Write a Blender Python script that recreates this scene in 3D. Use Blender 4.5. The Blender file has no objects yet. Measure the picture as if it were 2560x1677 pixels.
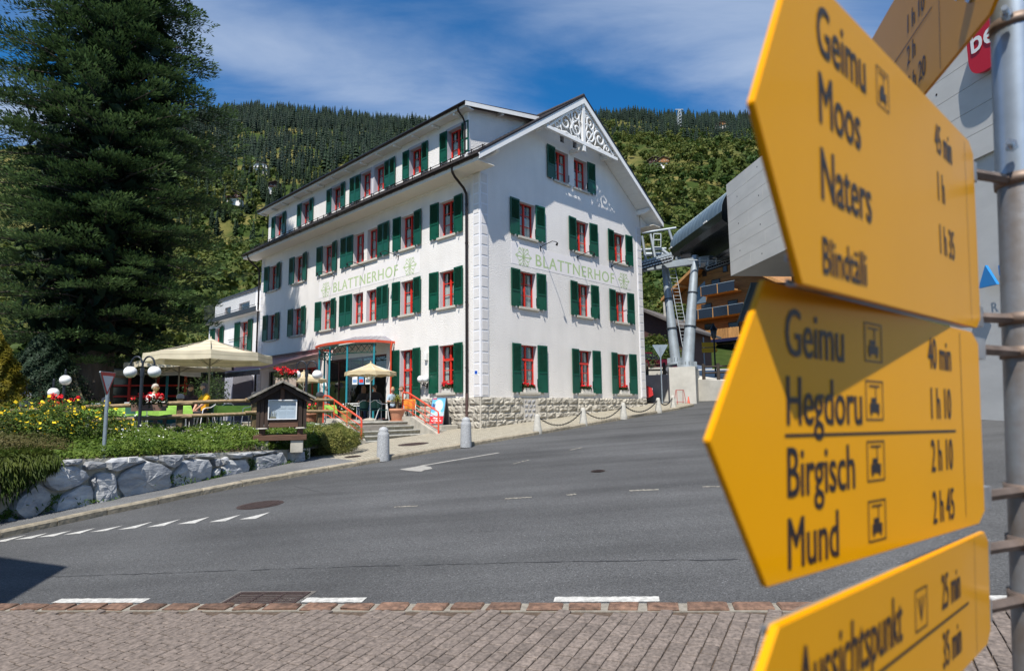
import bpy, bmesh, math, random
import numpy as np
from mathutils import Vector, Matrix
random.seed(7)
rng = np.random.default_rng(11)
R = math.radians
scene = bpy.context.scene
COL = scene.collection

# ------------------------------------------------------------------ camera
cam_d = bpy.data.cameras.new('camera')
cam = bpy.data.objects.new('camera', cam_d); COL.objects.link(cam)
cam_d.lens = 21.924; cam_d.sensor_width = 36.0; cam_d.clip_start = 0.02; cam_d.clip_end = 6000
cam.matrix_world = Matrix.Rotation(R(96.66), 4, 'X') @ Matrix.Rotation(R(-0.594), 4, 'Z')
cam_d.dof.use_dof = True; cam_d.dof.focus_distance = 24.0; cam_d.dof.aperture_fstop = 5.6
scene.camera = cam

# ------------------------------------------------------------------ light
YAW = R(45.43)                                   # the hotel's long side against the camera's X axis
ER = Vector((math.cos(YAW), math.sin(YAW), 0)); EL = Vector((-math.sin(YAW), math.cos(YAW), 0))
_l = ER * .54 + EL * .317 + Vector((0, 0, -1)); _l.normalize()      # the way the sunlight travels
SUN_EL = math.asin(-_l.z); _s = -_l
sun_d = bpy.data.lights.new('sun', 'SUN'); sun_d.energy = 5.0; sun_d.angle = R(.53); sun_d.color = (1, .95, .87)
sun = bpy.data.objects.new('sun', sun_d); COL.objects.link(sun)
sun.rotation_euler = _l.to_track_quat('-Z', 'Y').to_euler(); sun.location = (0, -20, 40)

world = bpy.data.worlds.new('World'); scene.world = world; world.use_nodes = True
nt = world.node_tree; nt.nodes.clear()
def N(t, typ, **k):
    n = t.nodes.new(typ)
    for a, v in k.items(): setattr(n, a, v)
    return n
def sky():
    L = nt.links.new
    out = N(nt, 'ShaderNodeOutputWorld'); bg = N(nt, 'ShaderNodeBackground'); bg.inputs[1].default_value = .08
    sk = N(nt, 'ShaderNodeTexSky', sky_type='NISHITA', sun_disc=False)
    sk.sun_elevation = SUN_EL; sk.sun_rotation = math.atan2(_s.x, _s.y)
    sk.altitude = 1500; sk.air_density = 1.0; sk.dust_density = .25; sk.ozone_density = 2.0
    tc = N(nt, 'ShaderNodeTexCoord'); sp = N(nt, 'ShaderNodeSeparateXYZ'); L(tc.outputs['Generated'], sp.inputs[0])
    mx = N(nt, 'ShaderNodeMath', operation='MAXIMUM'); L(sp.outputs[2], mx.inputs[0]); mx.inputs[1].default_value = .06
    dv = []
    for i in (0, 1):
        d = N(nt, 'ShaderNodeMath', operation='DIVIDE'); L(sp.outputs[i], d.inputs[0]); L(mx.outputs[0], d.inputs[1]); dv.append(d)
    cb = N(nt, 'ShaderNodeCombineXYZ'); L(dv[0].outputs[0], cb.inputs[0]); L(dv[1].outputs[0], cb.inputs[1])
    mp = N(nt, 'ShaderNodeMapping'); L(cb.outputs[0], mp.inputs[0])
    mp.inputs['Rotation'].default_value = (0, 0, R(-38)); mp.inputs['Scale'].default_value = (.55, 1.35, 1); mp.inputs['Location'].default_value = (0, 0, 0)
    n1 = N(nt, 'ShaderNodeTexNoise'); L(mp.outputs[0], n1.inputs['Vector'])
    n1.inputs['Scale'].default_value = 1.15; n1.inputs['Detail'].default_value = 9; n1.inputs['Roughness'].default_value = .58; n1.inputs['Distortion'].default_value = .7
    mp2 = N(nt, 'ShaderNodeMapping'); L(cb.outputs[0], mp2.inputs[0]); mp2.inputs['Location'].default_value = (1.7, 4.1, 0)
    n2 = N(nt, 'ShaderNodeTexNoise'); L(mp2.outputs[0], n2.inputs['Vector'])
    n2.inputs['Scale'].default_value = .8; n2.inputs['Detail'].default_value = 4; n2.inputs['Roughness'].default_value = .5
    m = N(nt, 'ShaderNodeMath', operation='MULTIPLY_ADD'); L(n2.outputs[0], m.inputs[0]); m.inputs[1].default_value = .7; L(n1.outputs[0], m.inputs[2])
    rot = N(nt, 'ShaderNodeMapping'); L(cb.outputs[0], rot.inputs[0]); rot.inputs['Rotation'].default_value = (0, 0, R(-38)); sy = N(nt, 'ShaderNodeSeparateXYZ'); L(rot.outputs[0], sy.inputs[0])
    f = N(nt, 'ShaderNodeMath', operation='MULTIPLY_ADD'); L(sy.outputs[1], f.inputs[0]); f.inputs[1].default_value = 7.48; f.inputs[2].default_value = -7.48 * 1.73     # parallel cirrus streets
    co = N(nt, 'ShaderNodeMath', operation='COSINE'); L(f.outputs[0], co.inputs[0]); m0 = m
    m = N(nt, 'ShaderNodeMath', operation='MULTIPLY_ADD'); L(co.outputs[0], m.inputs[0]); m.inputs[1].default_value = .13; L(m0.outputs[0], m.inputs[2])
    rp = N(nt, 'ShaderNodeMapRange', interpolation_type='SMOOTHSTEP'); L(m.outputs[0], rp.inputs[0])
    rp.inputs[1].default_value = .62; rp.inputs[2].default_value = 1.24; rp.inputs[3].default_value = .04; rp.inputs[4].default_value = .9
    hs = N(nt, 'ShaderNodeHueSaturation'); hs.inputs['Saturation'].default_value = 1.47; hs.inputs['Value'].default_value = 1.45; L(sk.outputs[0], hs.inputs['Color'])
    mix = N(nt, 'ShaderNodeMix', data_type='RGBA'); L(rp.outputs[0], mix.inputs[0]); L(hs.outputs[0], mix.inputs[6])
    mix.inputs[7].default_value = (4.4, 5.4, 7.2, 1)
    L(mix.outputs[2], bg.inputs[0]); L(bg.outputs[0], out.inputs[0])
sky()
vs = scene.view_settings
vs.view_transform = 'Standard'; vs.look = 'None'; vs.exposure = .4; vs.gamma = 1; vs.use_curve_mapping = False
scene.cycles.use_denoising = True
scene.cycles.max_bounces = 8; scene.cycles.transparent_max_bounces = 16; scene.cycles.caustics_reflective = False; scene.cycles.caustics_refractive = False

# ------------------------------------------------------------------ places
C0 = Vector((-1.205, 24.0, 0))                   # foot of the hotel's street corner, heights are against the eye (z = 0)
def W(a, b, z=0.0): return C0 + ER * a + EL * b + Vector((0, 0, z))
def G(x, y): return -1.6 + .0587 * x + .0433 * (y - 5.25)          # the sloping street
def AB(p):
    d = Vector((p[0], p[1], 0)) - Vector((C0.x, C0.y, 0)); return d.dot(ER), d.dot(EL)
_F, _P, _O = 1559.03, R(6.66), R(-.594)
def sight(u, v, Y):                              # a point Y metres ahead of the viewer in a given direction
    x, y = u - 1280, v - 838.5
    a = math.cos(_O) * x + math.sin(_O) * y; b = -math.sin(_O) * x + math.cos(_O) * y
    d = Vector((a / _F, math.cos(_P) + b / _F * math.sin(_P), math.sin(_P) - b / _F * math.cos(_P)))
    return d * (Y / d.y)
T = -.55                                         # terrace level
HZ = lambda u: 1034 - u * 26 / 2560
def spot(u, Y, z=None):                          # plan position in direction u, Y ahead
    p = sight(u, HZ(u), Y); return Vector((p.x, p.y, T if z is None else z))

# ------------------------------------------------------------------ materials
MATS = {}
def mat(name, col, rough=.7, noise=None, bump=None, metal=0., rnd=0., spec=.5, coat=0., sub=None, emit=None, stretch=None, col2=None):
    if name in MATS: return MATS[name]
    m = bpy.data.materials.new(name); m.use_nodes = True; t = m.node_tree; b = t.nodes['Principled BSDF']; L = t.links.new
    b.inputs['Roughness'].default_value = rough; b.inputs['Metallic'].default_value = metal
    b.inputs['Specular IOR Level'].default_value = spec; b.inputs['Coat Weight'].default_value = coat; b.inputs['Coat Roughness'].default_value = .06
    c = (*col, 1) if len(col) == 3 else col
    b.inputs['Base Color'].default_value = c
    tc = N(t, 'ShaderNodeTexCoord'); vec = tc.outputs['Object']
    if rnd and (noise or bump):
        oi = N(t, 'ShaderNodeObjectInfo'); va = N(t, 'ShaderNodeVectorMath', operation='MULTIPLY_ADD')
        L(oi.outputs['Random'], va.inputs[0]); va.inputs[1].default_value = (37, 53, 71); L(vec, va.inputs[2]); vec = va.outputs[0]
    if stretch:
        mp = N(t, 'ShaderNodeMapping'); mp.inputs['Scale'].default_value = stretch; L(vec, mp.inputs[0]); vec = mp.outputs[0]
    last = None
    if noise:
        sc, amt = noise[0], noise[1]; det = noise[2] if len(noise) > 2 else 6
        n = N(t, 'ShaderNodeTexNoise'); n.inputs['Scale'].default_value = sc; n.inputs['Detail'].default_value = det; n.inputs['Roughness'].default_value = .62
        L(vec, n.inputs['Vector'])
        mr = N(t, 'ShaderNodeMapRange'); L(n.outputs[0], mr.inputs[0]); mr.inputs[1].default_value = .3; mr.inputs[2].default_value = .7
        mx = N(t, 'ShaderNodeMix', data_type='RGBA'); L(mr.outputs[0], mx.inputs[0])
        if col2: mx.inputs[6].default_value = c; mx.inputs[7].default_value = (*col2, 1)
        else:
            mx.inputs[6].default_value = tuple(max(0, x * (1 - amt)) for x in c[:3]) + (1,); mx.inputs[7].default_value = tuple(min(1, x * (1 + amt)) for x in c[:3]) + (1,)
        last = mx.outputs[2]
    if rnd:
        oi = N(t, 'ShaderNodeObjectInfo'); hs = N(t, 'ShaderNodeHueSaturation')
        mr = N(t, 'ShaderNodeMapRange'); L(oi.outputs['Random'], mr.inputs[0]); mr.inputs[3].default_value = 1 - rnd; mr.inputs[4].default_value = 1 + rnd
        L(mr.outputs[0], hs.inputs['Value'])
        if last: L(last, hs.inputs['Color'])
        else: hs.inputs['Color'].default_value = c
        last = hs.outputs[0]
    if last: L(last, b.inputs['Base Color'])
    if bump:
        n = N(t, 'ShaderNodeTexNoise'); n.inputs['Scale'].default_value = bump[0]; n.inputs['Detail'].default_value = 5; L(vec, n.inputs['Vector'])
        bp = N(t, 'ShaderNodeBump'); bp.inputs['Strength'].default_value = bump[1]; bp.inputs['Distance'].default_value = bump[2] if len(bump) > 2 else .02
        L(n.outputs[0], bp.inputs['Height']); L(bp.outputs[0], b.inputs['Normal'])
    if sub:
        b.inputs['Subsurface Weight'].default_value = sub; b.inputs['Subsurface Radius'].default_value = (.05, .05, .05)
    if emit: b.inputs['Emission Color'].default_value = (*emit[0], 1); b.inputs['Emission Strength'].default_value = emit[1]
    MATS[name] = m; return m
def leafmat(name, c1, c2, trans=.35, scale=1.5, rnd=.12):
    """two-tone foliage, part of the light passes through"""
    if name in MATS: return MATS[name]
    m = bpy.data.materials.new(name); m.use_nodes = True; t = m.node_tree; L = t.links.new
    b = t.nodes['Principled BSDF']; out = t.nodes['Material Output']; b.inputs['Roughness'].default_value = .6; b.inputs['Specular IOR Level'].default_value = .25
    tc = N(t, 'ShaderNodeTexCoord'); n = N(t, 'ShaderNodeTexNoise'); n.inputs['Scale'].default_value = scale; n.inputs['Detail'].default_value = 5; L(tc.outputs['Object'], n.inputs['Vector'])
    mr = N(t, 'ShaderNodeMapRange'); L(n.outputs[0], mr.inputs[0]); mr.inputs[1].default_value = .32; mr.inputs[2].default_value = .68
    mx = N(t, 'ShaderNodeMix', data_type='RGBA'); L(mr.outputs[0], mx.inputs[0]); mx.inputs[6].default_value = (*c1, 1); mx.inputs[7].default_value = (*c2, 1)
    oi = N(t, 'ShaderNodeObjectInfo'); hs = N(t, 'ShaderNodeHueSaturation'); m2 = N(t, 'ShaderNodeMapRange'); L(oi.outputs['Random'], m2.inputs[0]); m2.inputs[3].default_value = 1 - rnd * 2; m2.inputs[4].default_value = 1 + rnd * 2
    wn = N(t, 'ShaderNodeTexWhiteNoise', noise_dimensions='1D'); L(oi.outputs['Random'], wn.inputs['W'])
    m3 = N(t, 'ShaderNodeMapRange'); L(wn.outputs[0], m3.inputs[0]); m3.inputs[3].default_value = .5 - rnd * .22; m3.inputs[4].default_value = .5 + rnd * .1
    L(m2.outputs[0], hs.inputs['Value']); L(m3.outputs[0], hs.inputs['Hue']); L(mx.outputs[2], hs.inputs['Color']); L(hs.outputs[0], b.inputs['Base Color'])
    tr = N(t, 'ShaderNodeBsdfTranslucent'); L(hs.outputs[0], tr.inputs[0]); ms = N(t, 'ShaderNodeMixShader'); ms.inputs[0].default_value = trans
    L(b.outputs[0], ms.inputs[1]); L(tr.outputs[0], ms.inputs[2]); L(ms.outputs[0], out.inputs[0])
    MATS[name] = m; return m
def glassmat(name, tint=(1, 1, 1), rough=.0, base=.06):
    if name in MATS: return MATS[name]
    m = bpy.data.materials.new(name); m.use_nodes = True; t = m.node_tree; L = t.links.new; t.nodes.remove(t.nodes['Principled BSDF']); out = t.nodes['Material Output']
    tr = N(t, 'ShaderNodeBsdfTransparent'); tr.inputs[0].default_value = (*tint, 1); gl = N(t, 'ShaderNodeBsdfGlossy'); gl.inputs['Roughness'].default_value = rough
    lw = N(t, 'ShaderNodeLayerWeight'); lw.inputs[0].default_value = .5; pw = N(t, 'ShaderNodeMath', operation='POWER'); L(lw.outputs['Facing'], pw.inputs[0]); pw.inputs[1].default_value = 4.0
    ad = N(t, 'ShaderNodeMath', operation='MULTIPLY_ADD'); L(pw.outputs[0], ad.inputs[0]); ad.inputs[1].default_value = .9; ad.inputs[2].default_value = base
    ms = N(t, 'ShaderNodeMixShader'); L(ad.outputs[0], ms.inputs[0]); L(tr.outputs[0], ms.inputs[1]); L(gl.outputs[0], ms.inputs[2]); L(ms.outputs[0], out.inputs[0])
    MATS[name] = m; return m

# ------------------------------------------------------------------ mesh helpers
class MB:
    def __init__(s): s.v = []; s.f = []; s.smooth = []
    def add(s, vs, fs, smooth=False):
        o = len(s.v); s.v += [tuple(p) for p in vs]; s.f += [tuple(i + o for i in f) for f in fs]; s.smooth += [smooth] * len(fs); return s
    def box(s, x0, x1, y0, y1, z0, z1, M=None):
        vs = [Vector((x, y, z)) for z in (z0, z1) for y in (y0, y1) for x in (x0, x1)]
        if M: vs = [M @ p for p in vs]
        return s.add(vs, [(0, 2, 3, 1), (4, 5, 7, 6), (0, 1, 5, 4), (2, 6, 7, 3), (0, 4, 6, 2), (1, 3, 7, 5)])
    def bbox(s, x0, x1, y0, y1, z0, z1, c=.01, M=None):       # box with chamfered edges
        bm = bmesh.new(); bmesh.ops.create_cube(bm, size=1)
        for q in bm.verts: q.co = Vector(((x0 + x1) / 2 + q.co.x * (x1 - x0), (y0 + y1) / 2 + q.co.y * (y1 - y0), (z0 + z1) / 2 + q.co.z * (z1 - z0)))
        bmesh.ops.bevel(bm, geom=list(bm.edges), offset=c, segments=1, affect='EDGES', profile=.5)
        return s.bm(bm, M)
    def bm(s, bm, M=None, smooth=False):
        bm.verts.index_update(); vs = [(M @ q.co) if M else q.co.copy() for q in bm.verts]; fs = [[q.index for q in f.verts] for f in bm.faces]; bm.free(); return s.add(vs, fs, smooth)
    def cyl(s, p0, p1, r0, r1=None, n=10, cap=True, smooth=True):
        p0 = Vector(p0); p1 = Vector(p1); r1 = r0 if r1 is None else r1; d = (p1 - p0).normalized(); u = d.orthogonal().normalized(); w = d.cross(u)
        vs = []
        for p, r in ((p0, r0), (p1, r1)):
            for k in range(n): t = 2 * math.pi * k / n; vs.append(p + (u * math.cos(t) + w * math.sin(t)) * r)
        s.add(vs, [(k, (k + 1) % n, n + (k + 1) % n, n + k) for k in range(n)], smooth)
        if cap: s.add(vs, [tuple(reversed(range(n))), tuple(range(n, 2 * n))], False)
        return s
    def tube(s, pts, r, n=8, cap=True, flat=None):
        """round pipe along a path; r a number or a list; flat=(normal, ratio) squashes it into a ribbon"""
        pts = [Vector(p) for p in pts]; rs = r if isinstance(r, (list, tuple)) else [r] * len(pts)
        vs = []; u = None
        for i, p in enumerate(pts):
            d = (pts[min(i + 1, len(pts) - 1)] - pts[max(i - 1, 0)]).normalized()
            if flat: w = Vector(flat[0]); u = d.cross(w).normalized()
            else:
                u = (u - d * u.dot(d)).normalized() if u is not None and (u - d * u.dot(d)).length > 1e-6 else d.orthogonal().normalized(); w = d.cross(u)
            for k in range(n):
                t = 2 * math.pi * k / n; vs.append(p + u * math.cos(t) * rs[i] + w * math.sin(t) * rs[i] * (flat[1] if flat else 1))
        m = len(pts)
        s.add(vs, [(i * n + k, i * n + (k + 1) % n, (i + 1) * n + (k + 1) % n, (i + 1) * n + k) for i in range(m - 1) for k in range(n)], not flat)
        if cap: s.add(vs, [tuple(reversed(range(n))), tuple(range((m - 1) * n, m * n))])
        return s
    def lathe(s, prof, n=16, M=None, smooth=True):
        vs = []
        for r, z in prof:
            for k in range(n): t = 2 * math.pi * k / n; p = Vector((r * math.cos(t), r * math.sin(t), z)); vs.append(M @ p if M else p)
        return s.add(vs, [(i * n + k, i * n + (k + 1) % n, (i + 1) * n + (k + 1) % n, (i + 1) * n + k) for i in range(len(prof) - 1) for k in range(n)], smooth)
    def ball(s, c, r, n=16, m=10, sq=1.0):
        return s.lathe([(max(1e-4, r * math.sin(math.pi * i / m)), -r * sq * math.cos(math.pi * i / m)) for i in range(m + 1)], n, Matrix.Translation(c))
    def prism(s, poly, h0, h1, M=None):
        """polygon in XY extruded along Z"""
        n = len(poly); vs = [Vector((p[0], p[1], h)) for h in (h0, h1) for p in poly]
        if M: vs = [M @ p for p in vs]
        return s.add(vs, [tuple(reversed(range(n))), tuple(range(n, 2 * n))] + [(k, (k + 1) % n, n + (k + 1) % n, n + k) for k in range(n)])
    def quad(s, *p): return s.add(p, [tuple(range(len(p)))])
    def mesh(s, name):
        me = bpy.data.meshes.new(name); me.from_pydata([tuple(p) for p in s.v], [], s.f)
        me.polygons.foreach_set('use_smooth', s.smooth); me.update(); return me
    def build(s, name, m, parent=None, loc=None, rot=None): return obj(name, s.mesh(name), m, parent, loc, rot)
def obj(name, me, m=None, parent=None, loc=None, rot=None):
    if m is not None and not me.materials: me.materials.append(m)
    o = bpy.data.objects.new(name, me); COL.objects.link(o)
    if parent: o.parent = parent
    if loc is not None: o.location = loc
    if rot is not None: o.rotation_euler = rot if isinstance(rot, (tuple, list, Vector)) else (0, 0, rot)
    return o
def tag(o, label=None, cat=None, group=None, kind=None):
    if label: o['label'] = label
    if cat: o['category'] = cat
    if group: o['group'] = group
    if kind: o['kind'] = kind
    return o
def thing(name, label, cat, loc=(0, 0, 0), rotz=0, group=None):
    o = bpy.data.objects.new(name, None); COL.objects.link(o); o.location = loc; o.rotation_euler = (0, 0, rotz); o.empty_display_size = .2
    return tag(o, label, cat, group)
def copy_tree(o, parent=None):
    c = o.copy(); COL.objects.link(c)
    if parent: c.parent = parent
    for ch in list(o.children): copy_tree(ch, c)
    return c
def dup(o, loc, rotz, label, group=None):
    c = copy_tree(o); c.location = loc; c.rotation_euler = (0, 0, rotz); c['label'] = label
    if group: c['group'] = group
    return c
def rigid(x, y, z, rz=0): return Matrix.Translation((x, y, z)) @ Matrix.Rotation(rz, 4, 'Z')
def npmesh(name, V, F, smooth=False):
    """mesh from numpy arrays (all faces the same number of corners)"""
    me = bpy.data.meshes.new(name); k = F.shape[1]
    me.vertices.add(len(V)); me.vertices.foreach_set('co', np.ascontiguousarray(V, dtype=np.float32).ravel())
    me.loops.add(F.size); me.loops.foreach_set('vertex_index', np.ascontiguousarray(F, dtype=np.int32).ravel())
    me.polygons.add(len(F)); me.polygons.foreach_set('loop_start', np.arange(0, F.size, k, dtype=np.int32)); me.polygons.foreach_set('loop_total', np.full(len(F), k, dtype=np.int32))
    if smooth: me.polygons.foreach_set('use_smooth', np.ones(len(F), dtype=bool))
    me.update(calc_edges=True); return me
def leaves(P, size, up=None, aspect=.55, fold=.25, jitter=.35):
    """one folded leaf (2 quads) at each point of P, facing roughly along up"""
    n = len(P); s = (size * (1 + jitter * rng.standard_normal(n))).clip(size * .4, size * 2)[:, None]
    nrm = rng.standard_normal((n, 3)) if up is None else up + .6 * rng.standard_normal((n, 3))
    nrm /= np.linalg.norm(nrm, axis=1)[:, None] + 1e-9
    d = rng.standard_normal((n, 3)); d -= nrm * (d * nrm).sum(1)[:, None]; d /= np.linalg.norm(d, axis=1)[:, None] + 1e-9; w = np.cross(nrm, d)
    a = P - d * s * .5; b = P + d * s * .5; l = P + w * s * aspect * .5 - nrm * s * fold * .5 ; r = P - w * s * aspect * .5 - nrm * s * fold * .5
    V = np.stack([a, l, b, r], 1).reshape(-1, 3); i = np.arange(n)[:, None] * 4
    F = np.concatenate([i + [0, 1, 2], i + [0, 2, 3]], 0).astype(np.int32)
    return V, F
def text_mesh(txt, size, bold=0., sx=1., align='LEFT', spacing=1.):
    cu = bpy.data.curves.new('lettering', 'FONT'); cu.body = txt; cu.size = size; cu.offset = bold; cu.align_x = align; cu.space_character = spacing; cu.resolution_u = 3
    o = bpy.data.objects.new('lettering', cu); COL.objects.link(o); dg = bpy.context.evaluated_depsgraph_get()
    me = bpy.data.meshes.new_from_object(o.evaluated_get(dg)); bpy.data.objects.remove(o); bpy.data.curves.remove(cu)
    for v in me.vertices: v.co.x *= sx
    return me
def write(txt, size, m, parent, M, bold=0., sx=1., align='LEFT', spacing=1., width=None, name='lettering', fat=.0):
    """flat painted lettering: text in local XY carried by M"""
    me = text_mesh(txt, size, bold, sx, align, spacing)
    if width:
        xs = [v.co.x for v in me.vertices]; k = width / (max(xs) - min(xs)); x0 = min(xs)
        for v in me.vertices: v.co.x = (v.co.x - x0) * k
    if fat:                                      # a bolder stroke: the glyphs laid twice, a hair apart
        V = np.empty(len(me.vertices) * 3, np.float32); me.vertices.foreach_get('co', V); V = V.reshape(-1, 3); n = len(V); F = [tuple(p.vertices) for p in me.polygons]; V2 = V + np.array([fat, 0, .00012])
        me = bpy.data.meshes.new(name); me.from_pydata(np.concatenate([V, V2]).tolist(), [], F + [tuple(i + n for i in f) for f in F])
    me.transform(M); return obj(name, me, m, parent)
def spiral(c, r0, r1, a0, turns, n=26):
    """plane scroll in 2-D: starts at radius r0, winds to r1"""
    return [(c[0] + (r0 + (r1 - r0) * i / n) * math.cos(a0 + turns * 2 * math.pi * i / n), c[1] + (r0 + (r1 - r0) * i / n) * math.sin(a0 + turns * 2 * math.pi * i / n)) for i in range(n + 1)]
# ================================================================== the setting
def asphalt(name, c=.082):
    m = bpy.data.materials.new(name); m.use_nodes = True; t = m.node_tree; L = t.links.new; b = t.nodes['Principled BSDF']; b.inputs['Roughness'].default_value = .82; b.inputs['Specular IOR Level'].default_value = .35
    tc = N(t, 'ShaderNodeTexCoord')
    def noise(s, d=5, st=None):
        n = N(t, 'ShaderNodeTexNoise'); n.inputs['Scale'].default_value = s; n.inputs['Detail'].default_value = d
        v = tc.outputs['Object']
        if st: mp = N(t, 'ShaderNodeMapping'); mp.inputs['Scale'].default_value = st; mp.inputs['Rotation'].default_value = (0, 0, R(-11)); L(v, mp.inputs[0]); v = mp.outputs[0]
        L(v, n.inputs['Vector']); return n
    def rng_(n, a, b_, c_, d): r = N(t, 'ShaderNodeMapRange'); L(n, r.inputs[0]); [setattr(r.inputs[i + 1], 'default_value', x) for i, x in enumerate((a, b_, c_, d))]; return r.outputs[0]
    def mul(a, b_): x = N(t, 'ShaderNodeMath', operation='MULTIPLY'); L(a, x.inputs[0]); L(b_, x.inputs[1]); return x.outputs[0]
    blotch = rng_(noise(.35, 6).outputs[0], .3, .7, .76, 1.2); lane = rng_(noise(1.0, 4, (.09, 1.1, 1)).outputs[0], .35, .65, .8, 1.15)
    vo = N(t, 'ShaderNodeTexVoronoi'); vo.inputs['Scale'].default_value = 95; L(tc.outputs['Object'], vo.inputs['Vector'])
    wn = N(t, 'ShaderNodeSeparateColor'); L(vo.outputs['Color'], wn.inputs[0])
    grain = rng_(wn.outputs[0], 0, 1, .62, 1.38); bright = rng_(wn.outputs[1], .965, 1.0, 1, 2.1)
    val = mul(mul(blotch, lane), mul(grain, bright))
    stain = rng_(noise(.9, 7).outputs[0], .62, .72, 0, .35)
    mx = N(t, 'ShaderNodeMix', data_type='RGBA'); mx.inputs[6].default_value = (c * .985, c, c * 1.02, 1); mx.inputs[7].default_value = (c * .62, c * .62, c * .64, 1); L(stain, mx.inputs[0])
    hs = N(t, 'ShaderNodeHueSaturation'); L(mx.outputs[2], hs.inputs['Color']); L(val, hs.inputs['Value']); L(hs.outputs[0], b.inputs['Base Color'])
    bp = N(t, 'ShaderNodeBump'); bp.inputs['Strength'].default_value = .5; bp.inputs['Distance'].default_value = .006; L(vo.outputs['Distance'], bp.inputs['Height']); L(bp.outputs[0], b.inputs['Normal'])
    return m
def brickmat(name, c1, c2, mortar, w, h, rot=0., ms=.006, bump=.5, noise=6., rough=.85):
    m = bpy.data.materials.new(name); m.use_nodes = True; t = m.node_tree; L = t.links.new; b = t.nodes['Principled BSDF']; b.inputs['Roughness'].default_value = rough
    tc = N(t, 'ShaderNodeTexCoord'); mp = N(t, 'ShaderNodeMapping'); mp.inputs['Rotation'].default_value = (0, 0, rot); L(tc.outputs['Object'], mp.inputs[0])
    bt = N(t, 'ShaderNodeTexBrick'); L(mp.outputs[0], bt.inputs['Vector']); bt.inputs['Color1'].default_value = (*c1, 1); bt.inputs['Color2'].default_value = (*c2, 1); bt.inputs['Mortar'].default_value = (*mortar, 1)
    bt.inputs['Scale'].default_value = 1; bt.inputs['Mortar Size'].default_value = ms; bt.inputs['Brick Width'].default_value = w; bt.inputs['Row Height'].default_value = h; bt.inputs['Mortar Smooth'].default_value = .2
    n = N(t, 'ShaderNodeTexNoise'); n.inputs['Scale'].default_value = noise; n.inputs['Detail'].default_value = 6; L(tc.outputs['Object'], n.inputs['Vector'])
    r = N(t, 'ShaderNodeMapRange'); L(n.outputs[0], r.inputs[0]); r.inputs[1].default_value = .3; r.inputs[2].default_value = .7; r.inputs[3].default_value = .75; r.inputs[4].default_value = 1.15
    hs = N(t, 'ShaderNodeHueSaturation'); L(bt.outputs['Color'], hs.inputs['Color']); L(r.outputs[0], hs.inputs['Value']); L(hs.outputs[0], b.inputs['Base Color'])
    bp = N(t, 'ShaderNodeBump', invert=True); bp.inputs['Strength'].default_value = bump; bp.inputs['Distance'].default_value = .01; L(bt.outputs['Fac'], bp.inputs['Height']); L(bp.outputs[0], b.inputs['Normal'])
    return m
M_asph = asphalt('asphalt', .078); M_asph2 = asphalt('footway_asphalt', .15)
M_paint = mat('road_paint', (.45, .445, .42), .75, (22, .35), (60, .3, .004))
M_worn = mat('worn_road_paint', (.30, .28, .235), .8, (18, .4))
M_crack = mat('tar_seam', (.03, .03, .032), .6, (20, .4))
M_iron = mat('rusty_iron', (.055, .036, .032), .6, (22, .35), (40, .4, .004), metal=.2)
M_soil = mat('soil', (.11, .085, .05), .95, (5, .4), (9, .8, .03))

def on(u, v, dz=0.):
    """where a direction meets the street"""
    r = sight(u, v, 1.0); k = (-1.6 - .0433 * 5.25 + dz) / (r.z - .0587 * r.x - .0433 * r.y); return r * k
def street(x, y, dz=0.): return Vector((x, y, G(x, y) + dz))
def slab(name, poly, dz0, dz1, m, parent=None, follow=True):
    """a flat piece lying on the street, between heights dz0 and dz1 above it"""
    b = MB(); n = len(poly); vs = [street(p[0], p[1], d) for d in (dz0, dz1) for p in poly]
    b.add(vs, [tuple(reversed(range(n))), tuple(range(n, 2 * n))] + [(k, (k + 1) % n, n + (k + 1) % n, n + k) for k in range(n)])
    return b.build(name, m, parent)
road = MB().quad(street(-60, -30), street(70, -30), street(70, 75), street(-60, 75)).build('road', M_asph); tag(road, kind='structure')

# the far footway, from the stone wall past the hotel and round its far corner
KERB = [(-30, -8.6), (-22, -6.9), (-14.8, -5.42), (-13.3, -4.9), (-10.7, -4.2), (-8.6, -4.02), (-6, -3.85), (-4, -3.72), (0, -3.62), (5, -3.3), (9.5, -3.0), (11.6, -2.6), (12.6, -1.7), (13.0, -.3), (13.2, 4), (13.3, 14)]
def kerb_b(a):
    for (a0, b0), (a1, b1) in zip(KERB[:11], KERB[1:12]):
        if a0 <= a <= a1: return b0 + (b1 - b0) * (a - a0) / (a1 - a0)
    return KERB[0][1]
def xy(a, b): p = W(a, b); return (p.x, p.y)
# points every metre along the kerb
kp = []
for (a0, b0), (a1, b1) in zip(KERB, KERB[1:]):
    n = max(1, round(math.hypot(a1 - a0, b1 - b0)))
    kp += [(a0 + (a1 - a0) * i / n, b0 + (b1 - b0) * i / n) for i in range(n)]
kp.append(KERB[-1])
inner = [(a - .0, b) for a, b in kp]
M_pale = brickmat('pale_footway_blocks', (.42, .38, .295), (.36, .325, .25), (.17, .155, .12), .21, .105, R(-22), .012, .6)
iA = min(range(len(kp)), key=lambda i: abs(kp[i][0] + 7.9))
def strip(name, pts, m):
    poly = [xy(a, b) for a, b in pts]; return slab(name, poly, -.3, .115, m)
fw1 = strip('footway', [(a, b + .13) for a, b in kp[:iA + 1]] + [(-7.2, 2.5), (-14, 3), (-30, 1)], M_asph2); tag(fw1, kind='structure')
fw2 = strip('footway', [(a - (.13 if a > 12 else 0), b + (.13 if a < 12 else 0)) for a, b in kp[iA:]] + [(1, 14), (1, 3), (-7.2, 2.5)], M_pale); tag(fw2, kind='structure')
M_kerb = mat('kerb_stone', (.27, .235, .175), .85, (9, .35), (14, .7, .02), rnd=.16)
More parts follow.
